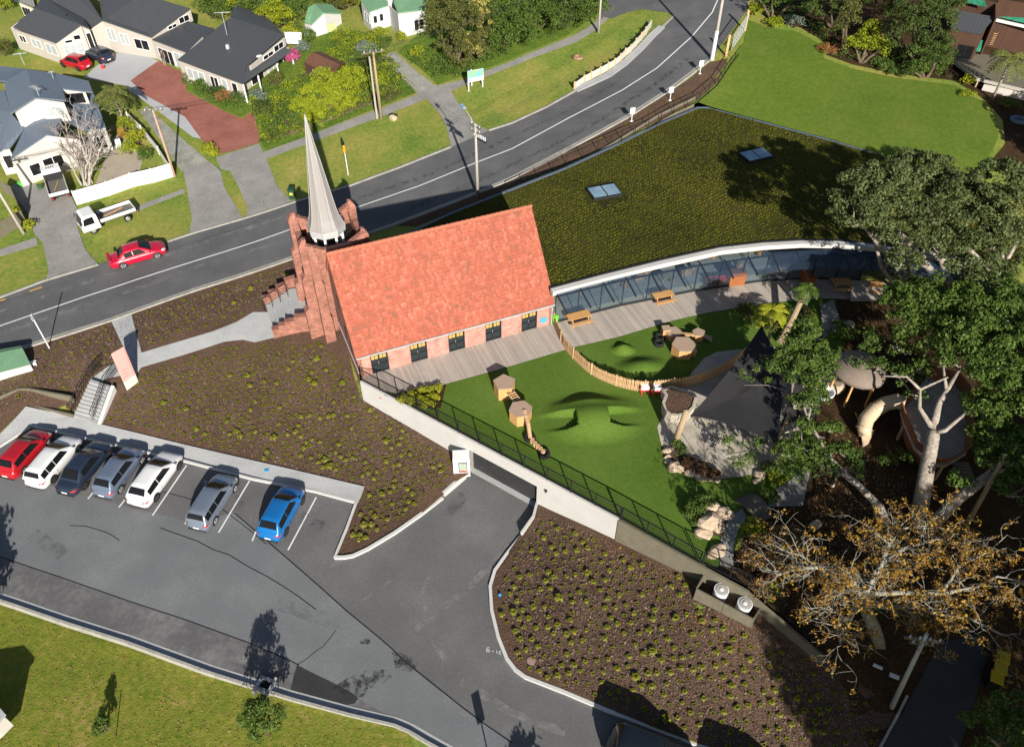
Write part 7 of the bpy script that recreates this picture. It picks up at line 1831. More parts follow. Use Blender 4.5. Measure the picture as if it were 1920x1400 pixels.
tree('rounded bright green crown over the shade sail path', (1700,1000), 2.9,
 [(1510,650,8.6,1.45,.95),(1540,680,8.4,1.2,.8),(1475,672,8.0,1.1,.7),(1510,690,8.2,1.4,.8),(1455,680,7.6,.75,.5),(1512,625,8.8,1.0,.7),(1545,660,8.4,.8,.6),(1490,640,8.4,1.0,.7),(1535,700,8.0,.9,.6),(1480,700,7.6,.8,.5)], lm_mid, .10, dens=1.9, per=110, name='pohutukawa',
 trunks=[([(1665,985,3.3),(1650,950,4.6),(1630,930,5.2),(1602,902,5.9),(1572,880,6.3)], (.26,.17)),([(1602,902,5.9),(1560,862,6.4),(1538,828,6.9),(1515,785,7.4),(1500,745,7.8),(1512,700,8.2)], (.13,.06)),([(1572,880,6.3),(1562,912,5.6),(1548,905,5.9)], (.10,.04)),([(1515,785,7.4),(1530,730,7.9),(1538,695,8.2)], (.08,.04))], twigs=6, cr=(.32,.56))
tree('loose mid green crown hanging over the bark slope left of the pale trunk', (1690,990), 2.9,
 [(1508,760,7.6,.9,.55),(1530,740,7.6,.7,.5),(1500,800,7.0,.75,.5),(1520,840,6.6,.9,.55),(1545,870,6.3,.95,.55),(1475,850,6.2,.8,.5),(1500,880,6.0,.8,.45),(1585,850,6.6,.8,.5),(1600,880,6.1,.6,.4),(1560,805,6.8,.7,.45),(1460,875,5.9,.5,.35),(1530,810,6.9,.8,.5),(1490,760,7.4,.6,.4),(1560,850,6.4,.8,.5),(1525,720,7.8,.9,.55),(1490,830,6.5,.7,.4)], lm_mid, .09, dens=2.1, per=90, name='pohutukawa',
 trunks=[([(1655,975,3.4),(1630,930,5.0),(1585,893,5.9),(1550,875,6.2)], (.16,.08)),([(1572,880,6.1),(1520,895,5.5),(1490,885,5.8)], (.07,.03)),([(1545,870,6.2),(1505,840,6.6),(1500,790,7.1)], (.08,.03))], twigs=4, cr=(.28,.5))
tree('sparse green branch tip over the pale paving', (1690,990), 2.9,
 [(1372,835,5.2,.62,.4),(1395,860,5.1,.62,.4),(1410,840,5.3,.5,.35),(1380,870,4.9,.5,.3),(1360,828,5.2,.35,.25),(1440,815,5.6,.5,.35),(1425,830,5.5,.35,.25)], lm_mid, .075, dens=2.2, per=60, name='branch_tip', cat='branch',
 trunks=[([(1500,800,6.6),(1455,818,5.8),(1400,845,5.2),(1372,850,5.0)], (.06,.02))], twigs=3, cr=(.24,.4))
tree('small green branch tip lying over the shade sail', (1500,800), 6.0, [(1400,705,6.9,.5,.35),(1412,690,6.9,.35,.25),(1440,712,6.9,.28,.2)], lm_mid, .075, dens=2.4, per=60, name='branch_tip', cat='branch', trunks=[([(1480,735,6.9),(1440,722,6.8),(1395,722,6.7)], (.04,.015))], twigs=2, cr=(.22,.36))
tree('bushy green crown between the path and the timber playhouse', (1640,760), 3.2, [(1625,645,7.2,.9,.6),(1640,630,7.3,.8,.6),(1610,680,6.8,.6,.4),(1650,690,6.9,.9,.55),(1690,700,7.0,1.0,.6),(1720,690,7.2,.9,.6),(1690,650,7.6,1.1,.7),(1740,640,8.0,1.0,.7),(1720,740,6.8,.6,.4)], lm_dark, .085, dens=1.6, per=80, name='pohutukawa', trunks=[([(1715,745,6.6),(1690,712,6.7),(1650,680,6.8)], (.07,.03))], twigs=4, cr=(.28,.5))
tree('dark evergreen at the bottom right corner of the picture', (1880,1420), .6, [(1860,1375,6.5,1.3,1.2),(1900,1350,7.0,1.4,1.3),(1930,1400,7.0,1.6,1.5),(1885,1420,6.0,1.3,1.0)], lm_dark, .09, dens=1.6, per=80, name='evergreen_tree', cr=(.32,.55))
# --- autumn plane tree, branch by branch
def grow(p, d, L_, r, depth, out, tips, spread=.75):
    n = 4; pts = [p.copy()]; q = p.copy(); dd = d.copy()
    for i in range(n):
        dd = (dd + Vector(tuple(NR.normal(0, .30, 3)))).normalized(); dd.z = dd.z*.88 + (.03 if depth > 1 else .05); dd.normalize()
        q = q + dd*L_/n; pts.append(q.copy())
    out.append((pts, (r, r*.55)))
    if depth <= 0: tips.append(pts[-1]); tips.append(pts[2]); return
    for k in range(3 if depth > 1 else 3):
        s = pts[2 + (k % 3)] if k < 2 else pts[-1]
        nd = (dd + Vector(tuple(NR.normal(0, spread, 3)))*.9).normalized(); nd.z *= .55; nd.normalize()
        grow(s, nd, L_*NR.uniform(.55,.8), r*.5, depth-1, out, tips, spread)
t = thing('autumn_tree', 'large spreading plane tree with rusty orange autumn leaves and pale twisting limbs', 'tree', P(1650,1212,1.6))
out, tips = [], []
FK = P(1617,1122,7.0)
out.append(([P(1650,1212,1.6), P(1640,1180,3.6), P(1622,1140,5.8), FK], (.42,.28)))
mains = [([(1617,1122,7.0),(1605,1100,7.3),(1590,1080,7.6),(1573,1065,7.8),(1535,1063,8.0),(1490,1066,8.1),(1455,1078,8.1)], (.22,.09)),
 ([(1617,1122,7.0),(1632,1095,7.5),(1638,1078,7.9),(1655,1055,8.3),(1668,1020,8.6),(1640,1000,8.8)], (.20,.08)),
 ([(1617,1122,7.0),(1642,1112,7.3),(1690,1110,7.7),(1765,1112,8.1),(1830,1100,8.5)], (.20,.08)),
 ([(1620,1128,6.8),(1665,1140,7.1),(1710,1135,7.3),(1752,1150,7.5),(1820,1160,7.8),(1880,1190,7.9)], (.15,.06)),
 ([(1617,1128,6.7),(1596,1150,6.9),(1590,1180,6.8),(1575,1205,6.6)], (.15,.06)),
 ([(1590,1080,7.6),(1575,1120,7.2),(1560,1130,7.1),(1530,1160,6.9)], (.09,.04)),
 ([(1655,1055,8.3),(1700,1025,8.8),(1760,1010,9.2),(1830,1030,9.4)], (.12,.05)),
 ([(1668,1020,8.6),(1690,990,9.0),(1740,985,9.3)], (.08,.03)),
 ([(1830,1100,8.5),(1870,1080,8.9),(1920,1090,9.1)], (.08,.04)),
 ([(1765,1112,8.1),(1800,1060,8.9),(1860,1030,9.4)], (.09,.04)),
 ([(1535,1063,8.0),(1500,1040,8.3),(1460,1030,8.4)], (.07,.03))]
for pts, r in mains:
    w_ = [P(*p) for p in pts]; out.append((w_, r))
    for i in range(1, len(w_)):
        d = (w_[i]-w_[i-1]).normalized()
        for _ in range(4):
            nd = (d + Vector(tuple(NR.normal(0, .85, 3)))).normalized(); nd.z = abs(nd.z)*.4 + .02; nd.normalize()
            grow(w_[i-1].lerp(w_[i], NR.random()), nd, NR.uniform(.9, 1.7), .032, 2, out, tips)
limbs(t, out, m_bark_g, 'trunk', 5)
T_ = np.array([tuple(p) for p in tips]); T_ = T_[NR.random(len(T_)) < .62]
dens_ = np.clip((T_[:, 0] - 9)/12, .35, 1.0); T_ = T_[NR.random(len(T_)) < dens_]
V, F = leaves(T_, NR.uniform(.12,.32,len(T_)), 9, .078, .8, .2, .1, -1)
raw('foliage', V, F, lm_aut, t)
# brown leafed shrub mass under the plane tree
t = thing('beech_hedge', 'dry brown twiggy shrub mass beside the stone path below the plane tree', 'shrub', P(1440,1060,3.1)); B = []
for a, b_, r in ((1425,1040,1.3),(1460,1060,1.5),(1480,1020,1.2),(1500,1050,1.3),(1445,1090,1.1)): q = P(a, b_, 4.2); B.append((q.x, q.y, 4.2, r, r, .9))
addcrown(t, B, leafmat('brown_twig', [(.09,.05,.025),(.20,.12,.06),(.33,.20,.10)]), .07, 2.0, (.3,.5), 60, 'foliage'); limbs(t, [(crook(P(1450,1070,3.0), (x, y, z), 4, .15), (.07,.02)) for x, y, z, *_ in B], m_bark_g, 'stem', 5)
# bare tree by the blue roofed house
t = thing('bare_tree', 'bare pale grey multi stemmed tree in front of the blue roofed house', 'tree', PG(163,346))
out, tips = [], []; b_ = PG(163,346)
for (a, c, z) in ((118,215,6.9),(140,200,7.4),(165,195,7.6),(185,222,7.0),(100,240,6.2),(150,235,7.0),(195,255,6.2),(122,262,5.6),(175,250,6.5)):
    e = P(a, c, z); w_ = crook(b_ + Vector((NR.normal(0,.2), NR.normal(0,.2), 0)), e, 6, .07); out.append((w_, (.12,.03)))
    for i in range(2, len(w_)):
        for _ in range(4):
            d = ((w_[i]-w_[i-1]).normalized() + Vector(tuple(NR.normal(0,.4,3)))).normalized(); d.z = abs(d.z)*.8+.3; d.normalize()
            grow(w_[i-1].lerp(w_[i], NR.random()), d, NR.uniform(.7,1.3), .028, 1, out, tips, .45)
limbs(t, out, M('grey_bark', [(.30,.27,.24),(.42,.39,.36)], scale=2, fine=9, rough=.95), 'trunk', 4)
T_ = np.array([tuple(p) for p in tips]); T_ = T_[NR.random(len(T_)) < .16]; V, F = leaves(T_, np.full(len(T_), .1), 3, .06, 1, .2, 0, -1); raw('bud', V, F, lm_red, t, kind='stuff')
# hedge and trees beyond the road
def mass(name, label, cat, pts, mat, base, leaf=.10, dens=1.3, per=75, cr=(.38,.66), group=None):
    b_ = PG(*base); t = thing(name, label, cat, b_, group); B = []
    for (px, py, h, r, rz) in pts:
        q = PG(px, py, h); B.append((q.x, q.y, q.z, r, r, rz))
    addcrown(t, B, mat, leaf, dens, cr, per, low=-.5)
    limbs(t, [(crook(b_ - Vector((0,0,.2)), (x, y, z-rz*.3), 4, .08), (.22,.06)) for x, y, z, rx, ry, rz in B], m_bark_d, 'trunk', 6)
mass('broadleaf_tree', 'tall olive green tree beside the green roofed cottage', 'tree', [(835,20,3.6,2.3,2.2),(870,50,3.2,2.3,2.0),(845,75,2.6,1.9,1.7),(885,90,2.2,1.7,1.4),(875,5,4.2,2.2,2.2),(905,40,3.2,1.7,1.8),(815,45,3.0,1.5,1.5),(865,110,1.5,1.2,1.0)], lm_oliv, (855,118), .105, 1.5, 90)
mass('conifer', 'golden yellow conifer between the olive tree and the dark hedge', 'tree', [(900,18,4.0,1.2,1.8),(912,45,3.0,1.1,1.4),(885,80,2.2,.9,1.0),(895,100,1.5,.7,.8),(903,-10,4.5,1.3,1.5),(880,92,1.4,.6,.6),(908,62,2.2,.6,.7)], lm_gold, (900,105), .085, 2.4, 95, (.25,.42))
for i, (a, b_, lab) in enumerate(((950,40,'deep green tree right of the golden conifer'),(1000,15,'deep green tree in the middle of the roadside hedge'),(1050,0,'dark green tree at the right of the roadside hedge'),(1095,-12,'rightmost green tree of the roadside hedge beside the pale pole'))):
    mass('hedge_tree', lab, 'tree', [(a,b_,3.2,2.5,2.2),(a+22,b_+22,2.2,2.0,1.5),(a-14,b_+28,2.0,1.8,1.4),(a+8,b_-25,3.8,2.4,2.2),(a-4,b_+42,1.2,1.6,1.0)], lm_dark if i != 2 else lm_hedge, (a,b_+45), .105, 1.3, 85, group='trees of the roadside hedge')
for i, (a, b_, m_, lab) in enumerate(((400,8,lm_mid,'mid green tree behind the dark roofed house'),(440,-5,lm_lime,'bright green tree behind the grey hip roof'),(480,12,lm_mid,'round green tree above the grey hip roof'),(520,25,lm_lime,'yellow green tree between the hip roof and the white garage'),(550,5,lm_mid,'bushy green tree left of the white garage'),(545,60,lm_yel,'pale yellow green shrub by the clothes line'),(640,-10,lm_oliv,'olive shrub tree behind the white garage'),(575,70,lm_mid,'leafy green shrub against the white garage'))):
    mass('garden_tree', lab, 'tree', [(a,b_,2.4,1.9,1.6),(a+14,b_+14,1.6,1.5,1.1),(a-16,b_+8,1.7,1.5,1.2)] if i not in (5,7) else [(a,b_,1.2,1.0,.8),(a+8,b_+8,.8,.8,.6)], m_, (a,b_+25), .10, 1.4, 75, group='garden trees behind the houses')
mass('flowering_shrub', 'large bright yellow green shrub in front of the brown shed', 'shrub', [(640,165,1.5,1.9,1.1),(600,175,1.4,1.8,1.1),(660,145,1.5,1.5,1.0),(610,150,1.6,1.7,1.1),(570,200,1.1,1.5,.9),(640,190,1.0,1.5,.8),(590,215,.8,1.4,.8)], lm_lime, (610,200), .095, 2.6, 110, (.34,.55))
mass('garden_shrub', 'dark green shrub left of the large yellow green shrub', 'shrub', [(545,205,1.0,1.4,.9),(530,225,.8,1.2,.8),(560,225,.8,1.2,.7),(515,245,.6,1.0,.6)], lm_mid, (540,225), .085, 1.6, 80, (.28,.45))
for a, b_, r, h, m_, lab in ((355,155,.75,.9,lm_mid,'clipped round bush at the corner of the hip roofed house'),(385,168,1.0,.9,lm_mid,'left green bush along the red paved drive'),(410,182,1.0,.9,lm_hedge,'middle green bush along the red paved drive'),(420,187,1.1,.7,lm_orf,'orange flowered bush along the red paved drive'),(450,190,.9,.8,lm_mid,'right green bush along the red paved drive'),(518,160,1.0,1.0,lm_oliv,'round olive bush beside the verandah'),(495,215,1.1,1.1,lm_hedge,'dark bush beside the brick strip'),(490,190,.9,.9,lm_grey,'greyish bush near the verandah post'),
    (552,120,.9,1.2,lm_pink,'magenta flowering bush beside the verandah'),(565,100,.9,1.0,lm_grey,'pale twiggy bush behind the magenta bush'),(690,100,1.3,1.0,lm_grey,'grey green bush above the gravel drive'),(720,85,1.0,.7,lm_mid,'low green bush before the cottage wall'),(710,72,.9,.9,lm_lime,'lime bush under the cottage window'),(755,78,.5,.9,lm_lime,'slim lime plant on the cottage wall'),(785,108,.9,.8,lm_lime,'yellow green bush at the top of the verge'),(700,130,1.3,1.1,lm_oliv,'olive bush behind the timber power pole'),(715,160,1.0,.8,lm_lime,'strappy bright plant behind the timber power pole'),(675,118,1.1,.9,lm_mid,'green bush right of the brown shed'),(730,190,.9,.6,lm_oliv,'low rusty bush by the footpath corner'),
    (820,130,1.1,.8,lm_mid,'leafy bush under the olive tree'),(850,140,1.0,.6,lm_mid,'low green bush near the notice board'),(925,100,1.5,.7,lm_mid,'low spreading bush under the dark hedge'),(98,283,.7,.9,lm_hedge,'dark bush behind the bare tree'),
    (395,285,.8,.6,lm_yel,'yellow green bush at the corner of the brick drive'),(402,292,.5,.5,lm_yel,'small yellow green bush at the foot of the brick drive'),(250,345,.45,.6,lm_yel,'small lime plant behind the cream fence'),(58,428,.6,.5,lm_yel,'yellow green plant at the foot of the leaning pole'),(30,405,.6,.5,lm_yel,'yellow green plant inside the wooden fence'),(12,105,1.1,1.4,lm_oliv,'yellowish spiky bush on the top left lawn'),(10,20,1.3,1.8,lm_lime,'large leafy plant in the very top left corner'),(5,300,.9,1.0,lm_lime,'lime bush beside the blue roofed house wall'),(150,90,.5,.6,lm_lime,'small lime plant by the gable of the dark roofed house'),
    (245,290,.9,1.1,lm_lime,'bright shrub beside the patio, nearest the cream fence'),(262,270,1.0,1.2,lm_yel,'yellowish shrub in the row beside the patio'),(240,248,.9,1.2,lm_lime,'lime shrub in the row beside the patio'),(275,298,.8,.9,lm_mid,'green shrub in the corner of the cream fence'),(660,15,1.2,1.0,lm_yel,'pale bush behind the garage at the top')):
    bush(lab, a, b_, r, h*1.3, m_, .085)
# long clipped verge border plants
mass('ground_cover', 'low green border running along the upper footpath', 'hedge', [(500,262,.3,.8,.4),(530,252,.3,.8,.4),(560,240,.35,.9,.4),(600,227,.35,.9,.4),(640,212,.35,.9,.4),(670,200,.35,.9,.4),(700,188,.3,.8,.4),(740,172,.3,.8,.3)], lm_oliv, (600,232), .07, 2.2, 70, (.22,.4))
def cover(name, label, poly, n, mat, r0, r1, h1, leaf=.085, per=55):
    w_ = [PG(a, b_) for a, b_ in poly]; xs = [p.x for p in w_]; ys = [p.y for p in w_]
    x = NR.uniform(min(xs), max(xs), n*4); y = NR.uniform(min(ys), max(ys), n*4); k = inpoly(x, y, w_); x, y = x[k][:n], y[k][:n]
    z = Gn(np.column_stack([x, y])) + NR.uniform(.1, h1, len(x)); V, F = leaves(np.column_stack([x, y, z]), NR.uniform(r0, r1, len(x)), per, leaf, .8, .5, .3)
    tag(raw(name, V, F, mat, None, kind='stuff'), label, 'ground cover')
cover('ground_cover', 'thick bright green planting around the brown shed and timber power pole', [(470,205),(520,180),(560,150),(640,60),(700,75),(745,130),(760,170),(700,195),(590,245),(500,275)], 330, lm_lime, .35, .7, .9)
cover('ground_cover', 'mixed darker planting between the grey hip roof and the footpath', [(470,205),(520,180),(560,150),(640,60),(700,75),(745,130),(760,170),(700,195),(590,245),(500,275)], 240, lm_mid, .3, .6, .7)
cover('ground_cover', 'rusty dry planting scattered in the front garden', [(470,205),(520,180),(640,100),(745,130),(760,170),(590,245),(500,275)], 70, lm_oliv, .25, .5, .7)
cover('ground_cover', 'dense undergrowth below the roadside hedge trees', [(760,115),(800,90),(1120,0),(1115,25),(1050,62),(960,104),(870,140),(820,150)], 260, lm_mid, .3, .6, .5)
cover('ground_cover', 'leafy green backdrop planting behind the houses', [(380,30),(400,-20),(680,-30),(670,20),(640,0),(560,40),(560,90),(545,100),(530,50)], 260, lm_mid, .5, .9, 1.6)
cover('ground_cover', 'leafy planting along the far edge of the bright lawn', [(1420,30),(1500,45),(1550,85),(1560,105),(1610,122),(1690,140),(1780,150),(1780,120),(1700,100),(1600,90),(1560,40),(1500,0),(1420,0)], 170, lm_dark, .3, .6, .6)
cover('ground_cover', 'low planting beside the red paved drive', [(345,145),(362,172),(420,200),(452,212),(470,195),(430,178),(370,158)], 60, lm_mid, .25, .45, .5)
cover('ground_cover', 'shaded undergrowth in the play garden', [(1380,590),(1420,580),(1520,590),(1540,660),(1470,640),(1420,640)], 60, lm_oliv, .25, .45, .5)
mass('dark_tree', 'dark tree in the shade at the top of the bright lawn', 'tree', [(1545,10,4.0,2.0,1.8),(1560,-10,5.0,2.2,2.0),(1525,-5,3.6,1.8,1.6),(1650,5,4.4,2.0,1.8),(1620,-15,5.2,2.2,2.0)], lm_hedge, (1560,50), .11, 1.6, 90)
# right-hand trees above the bright lawn
mass('evergreen_tree', 'tall dense evergreen beside the cedar house', 'tree', [(1720,20,5.5,2.6,2.6),(1745,50,4.5,2.5,2.4),(1700,70,3.8,2.1,2.0),(1755,95,2.8,2.0,1.8),(1715,-15,7,2.8,2.6),(1765,10,5.5,2.2,2.4),(1680,40,4.0,1.8,2.0)], lm_hedge, (1725,135), .10, 1.5, 90)
mass('camellia_bush', 'glossy green bush at the foot of the tall evergreen', 'shrub', [(1725,105,2.0,1.6,1.4),(1755,120,1.6,1.4,1.2),(1715,130,1.1,1.3,.9),(1765,100,2.2,1.2,1.2)], lm_mid, (1735,145), .095, 1.7, 80)
mass('garden_tree', 'small bright green tree with pale stems on the lawn edge', 'tree', [(1630,70,2.2,1.5,1.2),(1650,90,1.8,1.1,.9),(1605,85,1.8,1.1,.9),(1640,55,2.6,1.0,.9)], lm_lime, (1615,118), .10, 1.5, 75)
mass('cabbage_tree', 'slender pale tree standing in the shade at the top of the lawn', 'tree', [(1590,30,4.2,1.1,1.6),(1600,5,5.0,1.2,1.4),(1582,45,3.2,.8,.8)], lm_oliv, (1580,98), .095, 1.7, 75)
mass('broadleaf_tree', 'leafy tree at the top edge right of the road', 'tree', [(1450,-8,2.8,2.0,1.6),(1500,-20,3.5,2.2,1.8),(1420,-20,2.6,1.6,1.6)], lm_dark, (1450,40), .10, 1.4, 80)
bush('grey round bush at the top corner of the bright lawn', 1488, 52, 1.1, 1.3, lm_grey, .07); bush('lime green plant at the top corner of the bright lawn', 1450, 50, 1.0, .8, lm_lime, .09); bush('small bright bush beside the steel gate', 1415, 28, 1.0, 1.0, lm_lime, .09)
bush('rusty low shrub on the lawn edge below the slender tree', 1555, 98, 1.2, .7, lm_orf, .08); bush('strappy green clump on the lawn edge', 1650, 128, 1.3, .7, lm_mid, .08); bush('green clump beside the glossy bush', 1680, 140, 1.0, .6, lm_mid, .08); bush('low green plants under the cedar house deck', 1815, 182, .8, .5, lm_lime, .08)
bush('yellow green shrub beneath the cedar house deck', 1812, 158, .7, .9, lm_yel, .08); bush('green plants at the foot of the pale base wall', 1890, 200, 1.0, .6, lm_mid, .08)
# palms
def palm(label, base, h, n, L_, mat, lean=(0,0), surf=G, r=.14, trunk=None):
    b_ = PG(*base, 0, surf); t = thing('palm_tree', label, 'palm', b_); top_ = b_ + Vector((lean[0], lean[1], h))
    limbs(t, [([b_, b_.lerp(top_, .5) + Vector((.05,0,0)), top_], (r, r*.7))], trunk or m_bark, 'trunk', 7)
    for k in range(n):
        a = 2*math.pi*k/n + NR.uniform(-.2,.2); el = NR.uniform(.15,.9); d = Vector((math.cos(a), math.sin(a), 0)); pts = []
        for i in range(7): s = i/6; pts.append(top_ + d*L_*s*math.cos(el*.6) + Vector((0,0, L_*(math.sin(el)*s - (.55+.25*(1-el))*s*s*1.3))))
        m = MB(); sd = Vector((-d.y, d.x, 0))
        for i in range(6):
            w0 = .02; lw = L_*.20*math.sin(math.pi*(i+.8)/7.2)+.05
            for s_ in (-1,1):
                for j in range(2):
                    p = pts[i].lerp(pts[i+1], j*.5); q = pts[i].lerp(pts[i+1], j*.5+.3)
                    m.face([p, q, q + sd*s_*lw + d*lw*.5 - Vector((0,0,lw*.45)), p + sd*s_*lw + d*lw*.35 - Vector((0,0,lw*.5))])
            m.bar(pts[i], pts[i+1], .03)
        m.build('frond', mat, t)
palm('feathery palm in the garden behind the slim power pole', (237,240), 4.0, 15, 2.3, lm_palm, (-.4,.3)); palm('second shorter palm beside the patio shrubs', (228,225), 3.0, 12, 1.8, lm_palm, (.3,.1))
palm('drooping palm in front of the cedar house deck', (1860,188), 4.6, 13, 2.2, lm_palm, (.1,.1)); palm('small dark palm by the dark roofed house door', (188,84), 1.8, 10, .9, lm_palm)
palm('small tree fern beside the climbing log', (1508,590), 2.6, 10, 1.4, lm_mid, (-.3,.2), flat(ZL)); palm('yellowish palm clump behind the tip of the shade sail', (1440,610), 1.6, 12, 1.5, lm_yel, (0,0), flat(ZL))
# play garden shrubs
for a, b_, r, h, m_, lab in ((1268,850,.55,.9,lm_dark,'glossy green shrub at the foot of the sail post'),(1300,958,.6,.8,lm_dark,'dark leafy shrub among the rocks by the fence'),(1318,945,.6,.8,lm_dark,'second leafy shrub among the rocks by the fence'),(1290,965,.35,.4,lm_mid,'low green plant at the left of the rock garden'),(1306,982,.3,.3,lm_mid,'tiny green plant in the middle of the rock garden'),(1405,1000,.75,.9,lm_yel,'yellow green bush beside the stone path'),(1455,900,.55,.7,lm_lime,'lime bush beside the shaded paving'),(1440,885,.5,.6,lm_mid,'green shrub at the end of the paved yard'),(1440,935,.7,.5,lm_dark,'dark clipped bush next to the footbridge'),(1580,625,1.2,.6,lm_mid,'shaded green clump beside the boardwalk'),(1690,860,.6,.7,lm_dark,'small green shrub below the ship deck'),(1665,870,.6,.5,lm_dark,'low dark shrub below the tube slide'),(1445,1115,.5,.8,lm_lime,'bright green sprig beside the autumn tree roots'),(1535,1080,.7,1.0,lm_dark,'green shrub showing through the autumn branches'),(1400,590,.9,.9,lm_oliv,'olive shrub at the shaded end of the fenced lawn')):
    bush(lab, a, b_, r, h, m_, .07, surf=flat(ZL), cr=(.2,.36), dens=2.6)
FL_ = ['first','second','third','fourth','fifth','sixth','seventh','eighth','ninth','tenth','eleventh','twelfth']
for i, (a, b_) in enumerate(((760,748),(775,742),(790,738),(805,736),(820,731),(770,755),(785,752),(800,750),(815,748),(755,752),(795,760),(810,760))):
    bush(FL_[i] + ' yellow green flax clump of the bed between deck and play lawn, upper row first', a, b_, .28, .42, lm_yel, .07, 'plant', 'flax_clump', 'flax clumps below the deck', surf=flat(ZL), cr=(.14,.24), dens=5, per=45)
for i in range(9): 
    a, b_ = 1285 + i*6.5, 868 + i*3.0 + (i % 2)*6
    bush(FL_[i] + ' dry russet sedge from the left in the bark bed above the rocks', a, b_, .32, .5, leafmat('russet_sedge', [(.06,.035,.02),(.13,.07,.035)]) if i == 0 else bpy.data.materials['russet_sedge'], .07, 'plant', 'sedge_clump', 'russet sedges', surf=flat(ZL), cr=(.15,.26), dens=4, per=45)
# saplings and round tree at the bottom left
bush('small leafy sapling on the rough lawn', 200, 1372, .42, 1.5, lm_grey if False else lm_mid, .07, 'tree', 'sapling', cr=(.16,.28), dens=3.4)
limbs(thing('lawn_stake', 'thin stake standing in the rough lawn beside a patch of bare soil', 'stake', PG(219,1380)), [([PG(219,1380), up(PG(219,1380), 1.3)], (.03,.03))], m_bark_d, 'stake', 5)
t = thing('round_tree', 'dense round leafed tree on the rough lawn beside the drain box', 'tree', PG(505,1378)); b_ = PG(505,1378)
addcrown(t, [(b_.x, b_.y+.3, 1.6, 1.15, 1.15, 1.0),(b_.x-.4, b_.y, 1.4, .8, .8, .8),(b_.x+.4, b_.y+.1, 1.5, .8, .8, .8),(b_.x, b_.y, 2.3, .9, .9, .8),(b_.x+.1,b_.y,2.8,.7,.7,.5)], lm_mid, .075, 2.2, (.26,.44), 75); limbs(t, [([b_, up(b_,2.5)], (.12,.06))], m_bark_d)
# trees and structures standing just outside the frame, whose shade falls into it
def offtree(label, x, y, zb, r, h, mat=lm_hedge, name='evergreen_tree'):
    t = thing(name, label, 'tree', (x, y, zb)); B = [(x, y, zb+h*.6, r, r, h*.38)] + [(x + r*.55*math.cos(a), y + r*.55*math.sin(a), zb+h*(.45+.1*k), r*.62, r*.62, h*.28) for k, a in enumerate((0.4, 2.2, 3.9, 5.3))]
    addcrown(t, B, mat, .24, .8, (.7,1.15), 60, low=-.8); limbs(t, [([Vector((x,y,zb-.2)), Vector((x,y,zb+h*.6))], (.35,.2))], m_bark_d)
offtree('big evergreen below the bottom right corner shading the lane', 31, 3, .3, 4.6, 18); offtree('second big evergreen shading the end of the bark bed', 24.2, 1.0, .3, 3.9, 17); offtree('third evergreen right of the lane', 38, 6, .8, 4.8, 19); offtree('fourth evergreen in the row below the lane', 45, 9, .8, 5, 19); offtree('evergreen close behind the row shading the slope', 27.5, -7, .3, 5, 20)
offtree('evergreen beyond the right edge by the yellow bins', 35, 19, 1.2, 4.4, 15); offtree('evergreen beyond the right edge by the dark lane', 42, 34, 2.5, 4.5, 13)
offtree('dark tree left of the car park outside the frame', -33.6, 22.5, .1, 1.6, 4.5); offtree('slim tree below the bottom edge of the car park', 2.0, 10.6, .1, .6, 2.6)
offtree('tree at the right edge shading the corner of the bright lawn', 56, 64, 5.5, 5, 9)
# wall and roof at the bottom left corner
t = thing('lean_to', 'corner of a low pale roofed building at the bottom left edge', 'building', P(-20,1340,.1))
MB().prism([tuple(P(a, b_, 2.2).xy) for a, b_ in ((-95,1312),(-24,1302),(-2,1327),(-24,1354),(-95,1420))], 1.3, 1.45).build('roof', m_metal_gr, t); MB().prism([tuple(P(a, b_, 2.2).xy) for a, b_ in ((-90,1316),(-27,1307),(-8,1328),(-28,1348),(-90,1400))], 0, 1.3).build('wall', m_clado, t)
t = thing('street_sign', 'sign on a post below the bottom edge whose shadow falls on the car park', 'sign', P(930,1475,0)); b_ = P(930,1480,0)
MB().tube([b_, up(b_,2.4)], .04, 6).build('post', m_metal_gr, t); MB().box(up(b_,2.1), (.5,.05,.8), R(35)).build('sign_panel', m_metal_gr, t)
# ------------------------------------------------------------------ tussocks planted in rows in the bark beds
m_tuss = leafmat('tussock_blade', [(.14,.160,.014),(.21,.225,.022),(.29,.290,.036)], island=.5)
def tuft_mesh(n=26, r=.30, h=.30, seed=1):
    rr = random.Random(seed); m = MB()
    for i in range(n):
        a = rr.uniform(0, 6.28); d = Vector((math.cos(a), math.sin(a), 0)); sd = Vector((-d.y, d.x, 0))*.05; f = rr.uniform(.25, 1); R_ = r*f
        p0 = d*.03; p1 = d*R_*.55 + Vector((0,0,h*rr.uniform(.75,1.1))); p2 = d*R_*1.05 + Vector((0,0,h*rr.uniform(.3,.75)))
        m.add([p0-sd*.6, p0+sd*.6, p1+sd, p1-sd, p2], [(0,1,2,3),(3,2,4)])
    return m
tm = []
for s_ in range(4):
    m = tuft_mesh(36 + 3*s_, .215 + .015*s_, .14 + .012*s_, s_); ob = m.build('tussock', m_tuss, origin=(0,0,0)); tm.append(ob)
